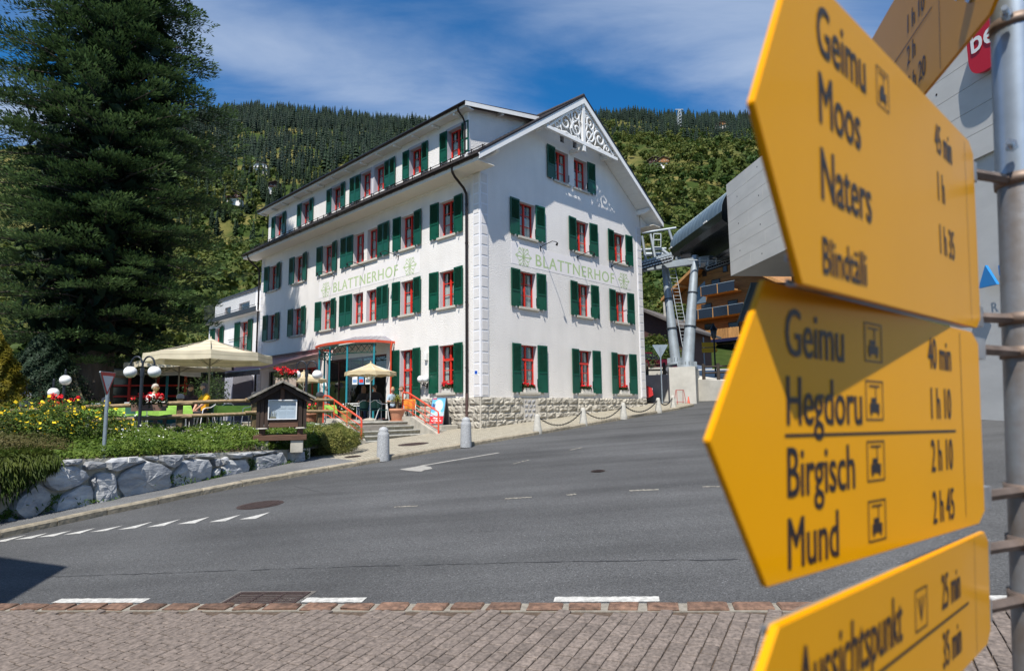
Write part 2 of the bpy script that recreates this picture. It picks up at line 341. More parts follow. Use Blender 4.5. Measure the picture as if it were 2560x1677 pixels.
for i in range(len(kp) - 1):
    a, b = Vector((*kp[i], 0)), Vector((*kp[i + 1], 0)); d = (b - a); l = d.length; d.normalize(); nrm = Vector((-d.y, d.x, 0))
    if kp[i][0] < -20 or (kp[i][1] > 3): continue
    w = .008; q0, q1 = a + d * w, b - d * w
    mb = MB(); pr = [(0, -.15), (.0, .085), (.025, .113), (.125, .12), (.125, -.15)]
    vs = []
    for q in (q0, q1):
        jz = random.uniform(-.006, .006)
        for o, h in pr: c = xy(*(q + nrm * o).xy); vs.append(street(c[0], c[1], h + jz))
    mb.add(vs, [tuple(range(5)), tuple(range(9, 4, -1))] + [(k, 5 + k, 5 + (k + 1) % 5, (k + 1) % 5) for k in range(5)])
    mb.build('kerb_stone', M_kerb, fw1 if kp[i][0] < -7.9 else fw2)

# ---- the near pavement the viewer stands on: red-grey setts behind a row of brown kerb setts
KD = Vector((.981, -.193)); KN = Vector((-.193, -.981)); KO = Vector((-.02, 5.33))      # kerb direction, towards the viewer, a point on it
PD = Vector((math.sin(R(28)), math.cos(R(28)))); PN = Vector((PD.y, -PD.x))
def slab2(name, pts, dz0, dz1, m, parent=None): return slab(name, [(p.x, p.y) for p in pts], dz0, dz1, m, parent)
M_bed = mat('joint_sand', (.085, .06, .042), .95, (30, .5), (60, .6, .004))
pav = slab2('pavement', [KO + KD * -9, KO + KD * 9, KO + KD * 9 + KN * 9, KO + KD * -9 + KN * 9], -.2, .004, M_bed); tag(pav, kind='structure')
M_sett = mat('sett', (.158, .128, .109), .85, (34, .5), (40, .6, .006), rnd=.16)
M_ksett = mat('brown_kerb_sett', (.135, .078, .052), .8, (16, .6), (22, .8, .012), rnd=.3)
def pillow(lx, ly, h, c, jag=.0):
    """a worn sett: chamfered top, slightly uneven"""
    j = lambda s: random.uniform(-s, s)
    top = [(-lx + c, -ly + c), (lx - c, -ly + c), (lx - c, ly - c), (-lx + c, ly - c)]; sh = [(-lx, -ly), (lx, -ly), (lx, ly), (-lx, ly)]
    b = MB(); vs = [Vector((x + j(jag), y + j(jag), h + j(.0015))) for x, y in top] + [Vector((x + j(jag), y + j(jag), h - c * .8)) for x, y in sh] + [Vector((x, y, -.02)) for x, y in sh]
    b.add(vs, [(0, 1, 2, 3)] + [(4 + k, 4 + (k + 1) % 4, (k + 1) % 4, k) for k in range(4)] + [(8 + k, 8 + (k + 1) % 4, 4 + (k + 1) % 4, 4 + k) for k in range(4)]); return b
sm = [pillow(.5, .5, .5, .0) for _ in range(1)]
setts = []
protos = []
for k in range(6):
    l = (.11, .125, .14, .15, .165, .18)[k]; me = pillow(l / 2 - .004, .049, .022, .006, .003).mesh('sett'); me.materials.append(M_sett); protos.append((l, me))
TILT = Matrix(((1, 0, 0), (0, 1, 0), (0, 0, 1)))
gn = Vector((-.0587, -.0433, 1)).normalized()
def gframe(x, y, d):
    """transform that lays a piece on the street with its X along plan direction d"""
    X = Vector((d[0], d[1], .0587 * d[0] + .0433 * d[1])).normalized(); Y = gn.cross(X); M = Matrix((X, Y, gn)).transposed().to_4x4(); M.translation = street(x, y); return M
rows = int(16 / .106)
for r_ in range(rows):
    off = -8 + r_ * .106; s = -6 - random.uniform(0, .2)
    while s < 6:
        k = random.choices(range(6), (1, 2, 4, 4, 3, 1))[0]; l = protos[k][0]; p = PN * off + PD * (s + l / 2) + KO
        e = (p - KO).dot(KN)
        s += l
        if .215 < e < 2.0 and -5.6 < p.x < 3.6 and p.y > 2.9: setts.append((p.y + abs(p.x) * .12, p, k))
def insight(p):
    z = G(p.x, p.y); return -.84 < p.x / p.y < .86 and z / p.y > -.452
vis = sorted([q for q in setts if insight(q[1])], key=lambda q: q[1].length)
near = vis[:300]; ns = {id(q) for q in near}
for q in near:
    o = obj('sett', protos[q[2]][1], None, pav); M = gframe(q[1].x, q[1].y, PD); o.matrix_world = M @ Matrix.Rotation(random.uniform(-.012, .012), 4, 'Z') @ Matrix.Rotation(random.uniform(-.012, .012), 4, 'X'); 
rest = MB()
for q in setts:
    if id(q) not in ns:
        M = gframe(q[1].x, q[1].y, PD); me = protos[q[2]][1]; rest.add([M @ v.co for v in me.vertices], [tuple(p.vertices) for p in me.polygons])
tag(rest.build('setts', mat('far_sett', (.158, .128, .109), .85, (26, .5), (40, .6, .006)), pav), kind='stuff')
s = -5.4
while s < 4.2:
    l = random.uniform(.29, .37); c = KO + KD * (s + l / 2) + KN * .085
    b = pillow(l / 2 - random.uniform(.012, .035), random.uniform(.062, .074), .032, .014, .012); o = b.build('kerb_sett', M_ksett, pav); o.matrix_world = gframe(c.x, c.y, KD); s += l
slab2('kerb_mortar', [KO + KD * -5.4 + KN * .0, KO + KD * 4.2 + KN * 0, KO + KD * 4.2 + KN * .17, KO + KD * -5.4 + KN * .17], -.1, .012, mat('mortar', (.23, .21, .175), .95, (20, .3), (40, .6, .006)), pav)
# cigarette end lying on the setts
cg = thing('cigarette_end', 'cigarette end lying on the near setts', 'cigarette', street(.34, 4.02, .028), R(160))
MB().cyl((-.012, 0, .004), (.012, 0, .004), .004, n=8).build('filter', mat('filter_paper', (.6, .3, .1), .9), cg); MB().cyl((.012, 0, .004), (.02, 0, .004), .0039, n=8).build('paper', mat('white_paper', (.8, .8, .78), .9), cg)

# ---- markings, covers and seams in the road
def decal(name, pts, m, dz=.004, parent=road): return MB().quad(*[street(p[0], p[1], dz) for p in pts]).build(name, m, parent)
def px(*uv): return [on(*q) for q in uv]
zq = lambda x, y: (x * .23529, 1040 + y * .23529)
for l, r_, m_ in [((955, 1232), (1310, 1160), (1125, 1218)), ((1250, 1207), (1620, 1122), (1435, 1190)), ((1560, 1180), (1915, 1095), (1740, 1165)), ((1885, 1147), (2225, 1070), (2070, 1138)), ((675, 1260), (1015, 1188), (845, 1247)), ((390, 1288), (760, 1215), (575, 1275)), ((150, 1312), (510, 1240), (330, 1300)), ((-120, 1345), (280, 1262), (60, 1330)), ((2220, 1126), (2560, 1046), (2395, 1115)), ((2540, 1098), (2870, 1020), (2715, 1090))]:
    decal('give_way_triangle', px(zq(*l), zq(*m_), zq(*r_)), M_paint)
d0 = on(605 * 1.0756, 1173 * 1.0756)
def disc(name, c, r, m, parent, h=.008, n=28):
    b = MB(); ring = [street(c.x + r * math.cos(t * 2 * math.pi / n), c.y + r * math.sin(t * 2 * math.pi / n), h) for t in range(n)]; b.quad(*ring)
    b2 = [street(c.x + r * 1.12 * math.cos(t * 2 * math.pi / n), c.y + r * 1.12 * math.sin(t * 2 * math.pi / n), h - .003) for t in range(n)]; b.quad(*b2)
    for k in range(-4, 5):
        for j in range(-4, 5):
            if math.hypot(k, j) < 4.3: x, y = c.x + k * r * .2, c.y + j * r * .2; b.add([street(x + dx, y + dy, hh) for hh in (h, h + .006) for dx, dy in ((-.03, -.03), (.03, -.03), (.03, .03), (-.03, .03))], [(4, 5, 6, 7), (0, 1, 5, 4), (1, 2, 6, 5), (2, 3, 7, 6), (3, 0, 4, 7)])
    return b.build(name, m, parent)
disc('manhole_cover', d0, .34, M_iron, road)
disc('manhole_cover', on(900 + 610 * .218, 860 + 1145 * .218, .12), .42, M_iron, fw2, h=.124)
disc('manhole_cover', on(882, 1141, .12), .2, M_iron, fw2, h=.124)
disc('valve_cover', on(1495, 1178), .12, M_iron, road)
# storm drain by the near kerb
zb = lambda x, y: (x * .42017, 1360 + y * .42017)
g = px(zb(1345, 378), zb(1475, 300), zb(1820, 292), zb(1600, 392))
c = (g[0] + g[1] + g[2] + g[3]) / 4; ux = (g[2] - g[1]); ux.z = 0; ux.normalize()
dr = MB(); Mg = gframe(c.x, c.y + .02, KD)
dr.box(-.36, .36, -.2, .2, -.05, -.03, Mg)
for x in (-.36, .33): dr.box(x, x + .03, -.2, .2, -.03, .012, Mg)
for y in (-.2, .17): dr.box(-.33, .33, y, y + .03, -.03, .012, Mg)
for k in range(7): dr.box(-.33, .33, -.15 + k * .048, -.128 + k * .048, -.03, .01, Mg)
for x in (-.12, .1): dr.box(x, x + .03, -.17, .17, -.03, .0115, Mg)
dr.build('storm_drain', M_iron, road)
slab('drain_surround', [((Mg @ Vector(p)).x, (Mg @ Vector(p)).y) for p in ((-.4, -.24, 0), (.4, -.24, 0), (.4, .24, 0), (-.4, .24, 0))], -.1, .004, mat('drain_concrete', (.12, .11, .1), .9, (20, .3)), road)
# broken white edge line along the near kerb
def rough_quad(p0, p1, w, name, m, n=24, j=.006):
    """a painted dash with frayed edges"""
    p0 = Vector(p0[:2]); p1 = Vector(p1[:2]); d = (p1 - p0).normalized(); nn = Vector((-d.y, d.x)); l = (p1 - p0).length
    a = [p0 + d * l * i / n + nn * (w / 2 + random.uniform(-j, j)) for i in range(n + 1)]; b_ = [p0 + d * l * i / n - nn * (w / 2 + random.uniform(-j, j)) for i in range(n, -1, -1)]
    return decal(name, a + b_, m)
for s0, s1, o in ((-4.55, -3.55, -.12), (-2.18, -1.35, -.12), (.33, 1.18, -.12), (3.4, 4.5, -.12)):
    rough_quad(KO + KD * s0 + KN * o, KO + KD * s1 + KN * o, .115, 'edge_line', M_paint)
z5p = lambda x, y: (900 + x * .21805, 860 + y * .21805)
rough_quad(on(*z5p(700, 1395)), on(*z5p(1590, 1245)), .13, 'painted_bar', mat('cream_road_paint', (.30, .29, .265), .8, (12, .25)))
decal('painted_patch', px(z5p(450, 1437), z5p(560, 1452), z5p(700, 1462), z5p(740, 1445), z5p(830, 1430), z5p(815, 1412), z5p(720, 1392)), MATS['cream_road_paint'], .006)
z6p = lambda x, y: (500 + x * .5462, 1080 + y * .5462)
for p, q, w in (((890, 342), (995, 338), .07), ((1395, 305), (1518, 297), .07), ((1680, 288), (1720, 283), .07), ((1965, 268), (2100, 262), .08), ((2300, 250), (2380, 248), .08), ((1435, 145), (1505, 127), .05), ((1695, 82), (1748, 70), .05)):
    for _ in range(2): rough_quad(on(*z6p(*p)), on(*z6p(*q)), w * random.uniform(.5, 1), 'worn_line', M_worn, 16, .03)
def seam(pts, w, name='road_seam'):
    """a jagged dark seam in the asphalt, in broken lengths"""
    for (a, b) in zip(pts, pts[1:]):
        n = int((b - a).length / .12) + 1; up, lo = [], []
        for i in range(n + 1):
            p = a.lerp(b, i / n); j = random.uniform(-.018, .018); ww = w * max(0.05, random.gauss(.5, .45)); up.append((p.x, p.y + j + ww)); lo.append((p.x, p.y + j - ww))
        decal(name, up + lo[::-1], M_crack, .003)
P_ = lambda *q: [on(*x) for x in q]
seam(P_(zb(250, 195), zb(800, 178), zb(1600, 150), zb(2380, 125)), .012); seam(P_((1000, 1413), (1250, 1407), (1500, 1402), (1850, 1398)), .016)
seam(P_((735, 1215), (800, 1230), (815, 1234)), .012); seam(P_((530, 1260), (640, 1237), (735, 1215)), .008); seam(P_((1050, 1225), (1075, 1208), (1120, 1203), (1350, 1185), (1600, 1172)), .006); seam(P_((1150, 1330), (1500, 1320)), .004)
# ================================================================== the hotel
def wallmat():
    m = mat('white_roughcast', (.80, .77, .738), .9, (.6, .05), (22, .9, .022)); t = m.node_tree; L = t.links.new; b = t.nodes['Principled BSDF']; src = b.inputs['Base Color'].links[0].from_socket
    tc = N(t, 'ShaderNodeTexCoord'); mp = N(t, 'ShaderNodeMapping'); mp.inputs['Scale'].default_value = (1.1, 1.1, .22); L(tc.outputs['Object'], mp.inputs[0]); n = N(t, 'ShaderNodeTexNoise'); n.inputs['Scale'].default_value = 1.6; n.inputs['Detail'].default_value = 7; L(mp.outputs[0], n.inputs['Vector'])
    r = N(t, 'ShaderNodeMapRange'); L(n.outputs[0], r.inputs[0]); r.inputs[1].default_value = .35; r.inputs[2].default_value = .72; r.inputs[3].default_value = 1.0; r.inputs[4].default_value = .93
    mx = N(t, 'ShaderNodeMix', data_type='RGBA', blend_type='MULTIPLY'); mx.inputs[0].default_value = 1; L(src, mx.inputs[6]); L(r.outputs[0], mx.inputs[7]); L(mx.outputs[2], b.inputs['Base Color']); return m
M_wall = wallmat()
M_smooth = mat('smooth_white_plaster', (.80, .77, .765), .85, (1.2, .04), (60, .2, .004))
M_trim = mat('white_painted_wood', (.80, .79, .77), .55, (4, .05))
M_soff = mat('cream_soffit_boards', (.72, .68, .60), .7, (3, .06), stretch=(1, 8, 1))
M_reveal = mat('pale_grey_reveal', (.60, .58, .60), .8, (3, .05))
M_sur = mat('lilac_grey_surround', (.44, .43, .48), .8, (3, .06))
M_sill = mat('granite_sill', (.50, .47, .41), .85, (40, .25), (50, .3, .004))
M_red = mat('red_window_paint', (.62, .035, .02), .4, (6, .1))
M_green = mat('green_shutter_paint', (.003, .075, .043), .42, (2.5, .14), rnd=.06)
M_curtain = mat('white_curtain', (.82, .84, .86), .9, (18, .12), sub=None, stretch=(1, 1, .1))
M_dark = mat('painted_dark', (.018, .017, .018), .9)  # near-black colour standing in for the dark of unlit rooms and openings
M_glass = glassmat('window_glass', (.86, .9, .88))
M_roof = mat('dark_roof_tiles', (.045, .036, .034), .7, (6, .4), (14, .6, .02), rnd=.1)
M_gut = mat('dark_brown_metal', (.035, .025, .022), .35, (5, .2), metal=.6)
M_pipe = mat('brown_downpipe', (.105, .065, .058), .4, (5, .15), metal=.3)
M_panel = mat('quoin_panel_plaster', (.66, .64, .63), .85, (2, .06), (50, .25, .005))
M_quoin = mat('quoin_strip_plaster', (.74, .74, .77), .8, (2, .05))
M_stone = mat('rock_faced_granite', (.36, .335, .285), .9, (3.2, .45, 8), (7, 1.0, .05), rnd=.17)
M_bstone = mat('grey_block', (.34, .34, .35), .9, (6, .3), (9, .8, .03), rnd=.14)
M_joint = mat('stone_mortar', (.56, .52, .45), .9, (8, .2), (30, .5, .01))
M_clip = mat('galvanised_clip', (.62, .63, .65), .4, metal=.8)
M_black = mat('black_iron', (.018, .018, .02), .45, metal=.5)
M_letter = mat('pale_green_lettering', (.43, .55, .29), .85, (3, .12))

hotel = thing('hotel', 'white three-storey hotel with green shutters and red window frames on the street corner', 'hotel', C0, YAW)
AW, BL = 11.46, 20.11                            # gable side along local X, long side along local Y
Z0, ZE = -1.6, 9.95
AP, ZAP = AW / 2, 14.0                           # ridge
SL = (14.32 - 9.72) / (AP + .85)                 # roof pitch
def gable_z(a): return 14.12 - abs(a - AP) * SL
def clip_poly(p, a, b, c):
    """keep the part of polygon p with a*x + b*z <= c"""
    o = []
    for i in range(len(p)):
        P, Q = p[i], p[(i + 1) % len(p)]; dp, dq = a * P[0] + b * P[1] - c, a * Q[0] + b * Q[1] - c
        if dp <= 0: o.append(P)
        if dp * dq < 0: t = dp / (dp - dq); o.append((P[0] + (Q[0] - P[0]) * t, P[1] + (Q[1] - P[1]) * t))
    return o
def pierced(name, s0, s1, z0, z1, holes, to3, m, parent, cuts=(), depth=.27, rev=M_reveal):
    """a wall with real openings and their reveals"""
    xs = sorted({s0, s1, *[h[0] for h in holes], *[h[1] for h in holes]}); zs = sorted({z0, z1, *[h[2] for h in holes], *[h[3] for h in holes]})
    w = MB()
    for x0, x1 in zip(xs, xs[1:]):
        for y0, y1 in zip(zs, zs[1:]):
            cx, cy = (x0 + x1) / 2, (y0 + y1) / 2
            if any(h[0] < cx < h[1] and h[2] < cy < h[3] for h in holes): continue
            p = [(x0, y0), (x1, y0), (x1, y1), (x0, y1)]
            for c in cuts: p = clip_poly(p, *c) if len(p) > 2 else p
            if len(p) > 2: w.quad(*[to3(x, z, 0) for x, z in p])
    o = w.build(name, m, parent)
    for h in holes:
        r = MB(); q = [(h[0], h[2]), (h[1], h[2]), (h[1], h[3]), (h[0], h[3])]
        for (xa, za), (xb, zb_) in zip(q, q[1:] + q[:1]): r.quad(to3(xa, za, 0), to3(xb, zb_, 0), to3(xb, zb_, -depth), to3(xa, za, -depth))
        r.build('window_reveal', rev, o)
    return o
R3 = lambda s, z, off: (s, -off, z)
L3 = lambda s, z, off: (-off, s, z)
D3 = lambda s, z, off: (.35 - off, s, z)
WR = [2.21, 6.01, 9.0]; RW = .99
zr = {1: (.66, 2.6), 2: (4.19, 5.71), 3: (7.2, 8.72)}
rh = [(a, a + RW, *zr[r_]) for a in WR for r_ in (1, 2, 3)] + [(4.6, 5.57, 10.26, 11.74), (5.99, 6.96, 10.26, 11.74), (5.02, 5.3, 12.2, 12.55), (5.95, 6.23, 12.2, 12.55)]
wallR = pierced('gable_wall', 0, AW, Z0, 14.1, rh, R3, M_wall, hotel, cuts=[(SL, 1, 14.12 + AP * SL), (-SL, 1, 14.12 - AP * SL)])
LS = [(1.58, 2.56), (4.34, 5.32), (11.48, 12.46), (14.72, 15.70), (17.98, 18.96)]; LD = [(7.22, 8.16), (8.46, 9.40)]
lh = [(*s, *zr[r_]) for s in LS + LD for r_ in (2, 3)] + [(1.58, 2.56, .66, 2.6), (4.34, 5.32, -.3, 2.6), (6.4, 11.9, -.5, 2.55), (12.6, 15.4, -.5, 2.3), (16.6, 18.6, -.5, 2.3)]
wallL = pierced('long_wall', 0, BL, Z0, 9.9, lh, L3, M_wall, hotel)
DS = [(1.5, 2.44), (4.27, 5.21), (11.36, 12.3), (14.8, 15.74), (18.2, 19.14)]; DD = [(7.25, 8.15), (8.48, 9.38)]
dh = [(*s, 10.68, 11.98) for s in DS + DD]
wallD = pierced('dormer_wall', 1.1, 20.2, 10.2, 12.45, dh, D3, M_wall, hotel, depth=.27, rev=M_sur)
back = MB()
back.quad((AW, 0, Z0), (AW, BL, Z0), (AW, BL, 9.9), (AW, 0, 9.9)).quad((0, BL, Z0), (AW, BL, Z0), (AW, BL, gable_z(AW)), (AP, BL, gable_z(AP)), (0, BL, gable_z(0)))
back.build('rear_walls', M_wall, hotel)
MB().quad((.35, 1.1, 10.2), (3.4, 1.1, 10.2), (4.4, 1.1, 13.4), (.35, 1.1, 12.6)).build('dormer_cheek', M_wall, hotel)
MB().quad((.35, 20.2, 10.2), (3.4, 20.2, 10.2), (4.4, 20.2, 13.4), (.35, 20.2, 12.6)).build('dormer_cheek', M_wall, hotel)

# ---- windows: prototypes in their own frame (x to the right seen from outside, y inwards, z up)
PROTO = {}
def win_meshes(key, w, h, kind):
    if key in PROTO: return PROTO[key]
    f = .035; y0, y1 = .2, .26; fr = MB(); panes = []
    fr.box(-w / 2, -w / 2 + f, y0, y1, 0, h).box(w / 2 - f, w / 2, y0, y1, 0, h).box(-w / 2 + f, w / 2 - f, y0, y1, 0, f * 1.3).box(-w / 2 + f, w / 2 - f, y0, y1, h - f, h)
    def lights(x0, x1, za, zb_, bars):
        fr.box(x0, x0 + .026, y0 + .01, y1 - .01, za, zb_).box(x1 - .026, x1, y0 + .01, y1 - .01, za, zb_)
        zs = [za] + bars + [zb_]
        for z in bars: fr.box(x0 + .026, x1 - .026, y0 + .02, y1 - .015, z - .016, z + .016)
        for a, b_ in zip(zs, zs[1:]): panes.append((x0 + .026, x1 - .026, a + .012, b_ - .012))
    if kind == 'tall':
        t = h * .70; fr.box(-w / 2 + f, w / 2 - f, y0 - .025, y1, t - .05, t + .05); fr.box(-.032, .032, y0 - .012, y1, f * 1.3, t - .05); fr.box(-.03, .03, y0 - .006, y1, t + .05, h - f)
        for sx in (-1, 1):
            x0, x1 = (-w / 2 + f, -.032) if sx < 0 else (.032, w / 2 - f); lights(x0, x1, f * 1.3, t - .05, [t * .36, t * .68])
            x0, x1 = (-w / 2 + f, -.03) if sx < 0 else (.03, w / 2 - f); lights(x0, x1, t + .05, h - f, [])
    else:
        fr.box(-.032, .032, y0 - .012, y1, f * 1.3, h - f)
        for sx in (-1, 1):
            x0, x1 = (-w / 2 + f, -.032) if sx < 0 else (.032, w / 2 - f); lights(x0, x1, f * 1.3, h - f, [h * .36, h * .68])
    frm = fr.mesh('window'); frm.materials.append(M_red)
    pm = []
    for x0, x1, a, b_ in panes: q = MB().box(x0, x1, .228, .232, a, b_).mesh('pane'); q.materials.append(M_glass); pm.append(q)
    cu = MB(); hc = h * (.63 if kind != 'tall' else .0)
    def drape(x0, x1, za, zb_, n=22, y=.285, amp=.012):
        ps = [(x0 + (x1 - x0) * i / n, y + amp * math.sin(i * 1.9) + random.uniform(-.008, .008)) for i in range(n + 1)]
        cu.add([(x, yy, z) for z in (za, zb_) for x, yy in ps], [(i, i + 1, n + 2 + i, n + 1 + i) for i in range(n)], True)
    if kind != 'tall':
        g = random.uniform(.02, .09); drape(-w / 2 + .05, -g, .05, hc); drape(g, w / 2 - .05, .05, hc); drape(-w / 2 + .05, -w / 2 + .2, hc, h * .97, 6, .31); drape(w / 2 - .2, w / 2 - .05, hc, h * .97, 6, .31)
    else:
        drape(-w / 2 + .04, -w / 2 + .24, .05, h * .97, 8, .31); drape(w / 2 - .24, w / 2 - .04, .05, h * .97, 8, .31)
    cm = cu.mesh('curtain'); cm.materials.append(M_curtain)
    dk = MB().box(-w / 2 - .3, w / 2 + .3, .265, .95, -.1, h + .1); dk.f = [f_ for f_ in dk.f if f_ != (0, 1, 5, 4)]; dk.smooth = dk.smooth[:len(dk.f)]; dm = dk.mesh('room_dark'); dm.materials.append(M_dark)  # near-black box behind the curtains, the unlit room's dark put into its colour
    PROTO[key] = (frm, pm, cm, dm); return PROTO[key]
def shutter_mesh(w, h, leaves_=1):
    """louvred upper part, panelled lower part; hinge at x = 0, opens towards +x"""
    b = MB(); t = .036
    for k in range(leaves_):
        x0 = k * w / leaves_ + (.004 if k else 0); x1 = (k + 1) * w / leaves_; s = .055; m_ = h * .42
        b.box(x0, x0 + s, -t, 0, 0, h).box(x1 - s, x1, -t, 0, 0, h).box(x0 + s, x1 - s, -t, 0, 0, .08).box(x0 + s, x1 - s, -t, 0, h - .07, h).box(x0 + s, x1 - s, -t - .006, 0, m_ - .035, m_ + .035)
        b.box(x0 + s, x1 - s, -t * .7, -.008, .08, m_ - .035)
        n = int((h - .07 - m_ - .035) / .047)
        for i in range(n):
            z = m_ + .04 + i * .047; Mx = Matrix.Translation((0, -t / 2, z + .02)) @ Matrix.Rotation(R(38), 4, 'X'); b.box(x0 + s, x1 - s, -.022, .022, -.004, .004, Mx)
        b.quad((x0 + s, -.004, m_), (x1 - s, -.004, m_), (x1 - s, -.004, h - .07), (x0 + s, -.004, h - .07))
    for z in (h * .12, h * .85): b.box(-.02, .16, -t - .004, -t, z, z + .03)
    return b
SH = {}
def shutter(w, h, n=1):
    k = (round(w, 2), round(h, 2), n)
    if k not in SH: SH[k] = shutter_mesh(w, h, n).mesh('shutter'); SH[k].materials.append(M_green)
    return SH[k]
CLIP = MB().box(-.012, .012, -.07, .02, -.05, 0).box(-.02, .02, -.09, -.05, -.06, .015).mesh('shutter_catch'); CLIP.materials.append(M_clip)
HOOK = MB().box(-.008, .008, -.04, 0, -.16, .16).mesh('wind_stay'); HOOK.materials.append(M_black)
def place(parent, x, y, z, rz, w, h, kind, key, sill=True, shutters=('l', 'r'), shw=None, ang=(3, 3), shn=(1, 1), stay=True, sw=None):
    frm, pm, cm, dm = win_meshes(key, w, h, kind)
    o = obj('window', frm, None, parent, (x, y, z), rz)
    for q in pm: obj('pane', q, None, o)
    obj('curtain', cm, None, o); obj('interior', dm, None, o)
    if sill:
        s0 = MB().bbox(-w / 2 - .12, w / 2 + .12, -.09, .28, -.1, 0, .008) if sw is None else MB().bbox(sw[0], sw[1], -.09, .28, -.1, 0, .008)
        s0.build('sill', M_sill, o)
    for i, sd in enumerate(('l', 'r')):
        if sd not in shutters: continue
        ww = (shw or (w / 2 + .07, w / 2 + .07))[i]; me = shutter(ww, h + .06, shn[i]); a = R(ang[i])
        q = obj('shutter', me, None, o, (-w / 2 - .015 if sd == 'l' else w / 2 + .015, -.03, -.02), (0, 0, (math.pi + a) if sd == 'l' else -a))
        if sd == 'l': q.scale = (1, -1, 1)
        obj('shutter_catch', CLIP, None, o, ((-w / 2 - ww * .6) if sd == 'l' else (w / 2 + ww * .6), -.05, -.03))
    if stay: obj('wind_stay', HOOK, None, o, (w / 2 - .01, -.02, h * .2), (0, 0, R(90)))
    return o
for a in WR:
    for r_ in (1, 2, 3):
        z0, z1 = zr[r_]; place(hotel, a + RW / 2, 0, z0, 0, RW, z1 - z0, 'tall' if r_ == 1 else 'std', f'R{r_}{"ab"[int(a) % 2]}', ang=(random.uniform(2, 7), random.uniform(2, 6)))
place(hotel, 5.085, 0, 10.26, 0, .97, 1.48, 'std', 'att', shutters=('l',), shw=(.57, .57)); place(hotel, 6.475, 0, 10.26, 0, .97, 1.48, 'std', 'att2', shutters=('r',), shw=(.57, .57))
for s in LS:
    for r_ in (2, 3):
        z0, z1 = zr[r_]; place(hotel, 0, sum(s) / 2, z0, R(-90), s[1] - s[0], z1 - z0, 'std', f'L{r_}{"ab"[int(s[0]) % 2]}', ang=(random.uniform(2, 7), random.uniform(2, 8)))
for r_ in (2, 3):
    z0, z1 = zr[r_]
    place(hotel, 0, sum(LD[1]) / 2, z0, R(-90), .94, z1 - z0, 'std', 'dbl', shutters=('l',), shw=(1.1, 1.0), shn=(2, 2), sw=(-.6, 1.72)); place(hotel, 0, sum(LD[0]) / 2, z0, R(-90), .94, z1 - z0, 'std', 'dbl', shutters=('r',), shw=(1.1, 1.0), shn=(2, 2), sill=False)
place(hotel, 0, 2.07, .66, R(-90), .98, 1.94, 'tall', 'L1'); place(hotel, 0, 4.83, -.3, R(-90), .98, 2.9, 'tall', 'L1d', sill=False)
def surround(s0, s1, parent):
    b = MB(); w = .13; z0, z1 = 10.66, 11.98; p = lambda s, z, o: D3(s, z, o)
    for x0, x1, a, b_ in ((s0 - w, s0, z0, z1 + w), (s1, s1 + w, z0, z1 + w), (s0, s1, z1, z1 + w)):
        vs = [p(x, z, o) for o in (.0, .018) for x, z in ((x0, a), (x1, a), (x1, b_), (x0, b_))]; b.add(vs, [(4, 5, 6, 7), (0, 1, 5, 4), (1, 2, 6, 5), (2, 3, 7, 6), (3, 0, 4, 7)])
    b.build('surround', M_sur, parent)
for s in DS + DD:
    d = s in DD; c = sum(s) / 2
    o = place(hotel, .35, c, 10.68, R(-90), s[1] - s[0], 1.3, 'std', 'dorm' + 'ab'[int(s[0]) % 2], sill=False, shutters=('l', 'r') if not d else (('l',) if s == DD[1] else ('r',)), shw=(.95, .95) if d else (.47, .47), shn=(2, 2) if d else (1, 1), stay=False)
    surround(s[0], s[1], hotel)
for a in (5.02, 5.95): MB().box(a, a + .28, .2, .25, 12.2, 12.55).box(a + .13, a + .15, .12, .2, 12.2, 12.55).box(a, a + .28, .12, .2, 12.36, 12.38).build('vent_grille', M_dark, hotel)

# ---- roof: two stepped tile slopes, dormer roof, gutters, snow guards
rb0, rb1 = -.88, BL + .9
def slope_roof(side, a_end, cut=None):
    """rows of overlapping tiles from eave to ridge"""
    b = MB(); n = 26; run = AP - a_end if side < 0 else a_end - AP
    for i in range(n):
        t0, t1 = i / n, (i + 1) / n + .012
        a0 = a_end + (AP - a_end) * t0; a1 = a_end + (AP - a_end) * min(1, t1); z0 = 14.32 - abs(a0 - AP) * SL + .035; z1 = 14.32 - abs(a1 - AP) * SL
        b.add([(a0, rb0, z0), (a0, rb1, z0), (a1, rb1, z1), (a1, rb0, z1), (a0, rb0, z0 - .035), (a0, rb1, z0 - .035)], [(0, 1, 2, 3), (4, 5, 1, 0)])
    # underside
    zz = lambda a: 14.32 - abs(a - AP) * SL - .14
    b.add([(a_end, rb0, zz(a_end)), (a_end, rb1, zz(a_end)), (AP, rb1, zz(AP)), (AP, rb0, zz(AP)), (a_end, rb0, zz(a_end) + .14), (a_end, rb1, zz(a_end) + .14)], [(3, 2, 1, 0), (0, 1, 5, 4)])
    return b
rl = slope_roof(-1, -.85).build('roof', M_roof, hotel); rr_ = slope_roof(1, AW + .85).build('roof', M_roof, hotel)
MB().tube([(AP, rb0 - .02, 14.36), (AP, rb1, 14.36)], .1, 8).build('ridge_cap', M_roof, hotel)
dz = lambda a: 12.62 + (a + .05) * .2                # dormer roof line
dr_ = MB(); d0_, d1_ = .75, 20.75
dr_.add([(-.12, y, z) for y in (d0_, d1_) for z in (12.5, 12.64)] + [(4.6, y, dz(4.6) + k) for y in (d0_, d1_) for k in (-.12, .02)], [(1, 3, 7, 5), (0, 4, 6, 2), (0, 2, 3, 1), (0, 1, 5, 4), (2, 6, 7, 3)])
dr_.build('dormer_roof', M_roof, hotel)
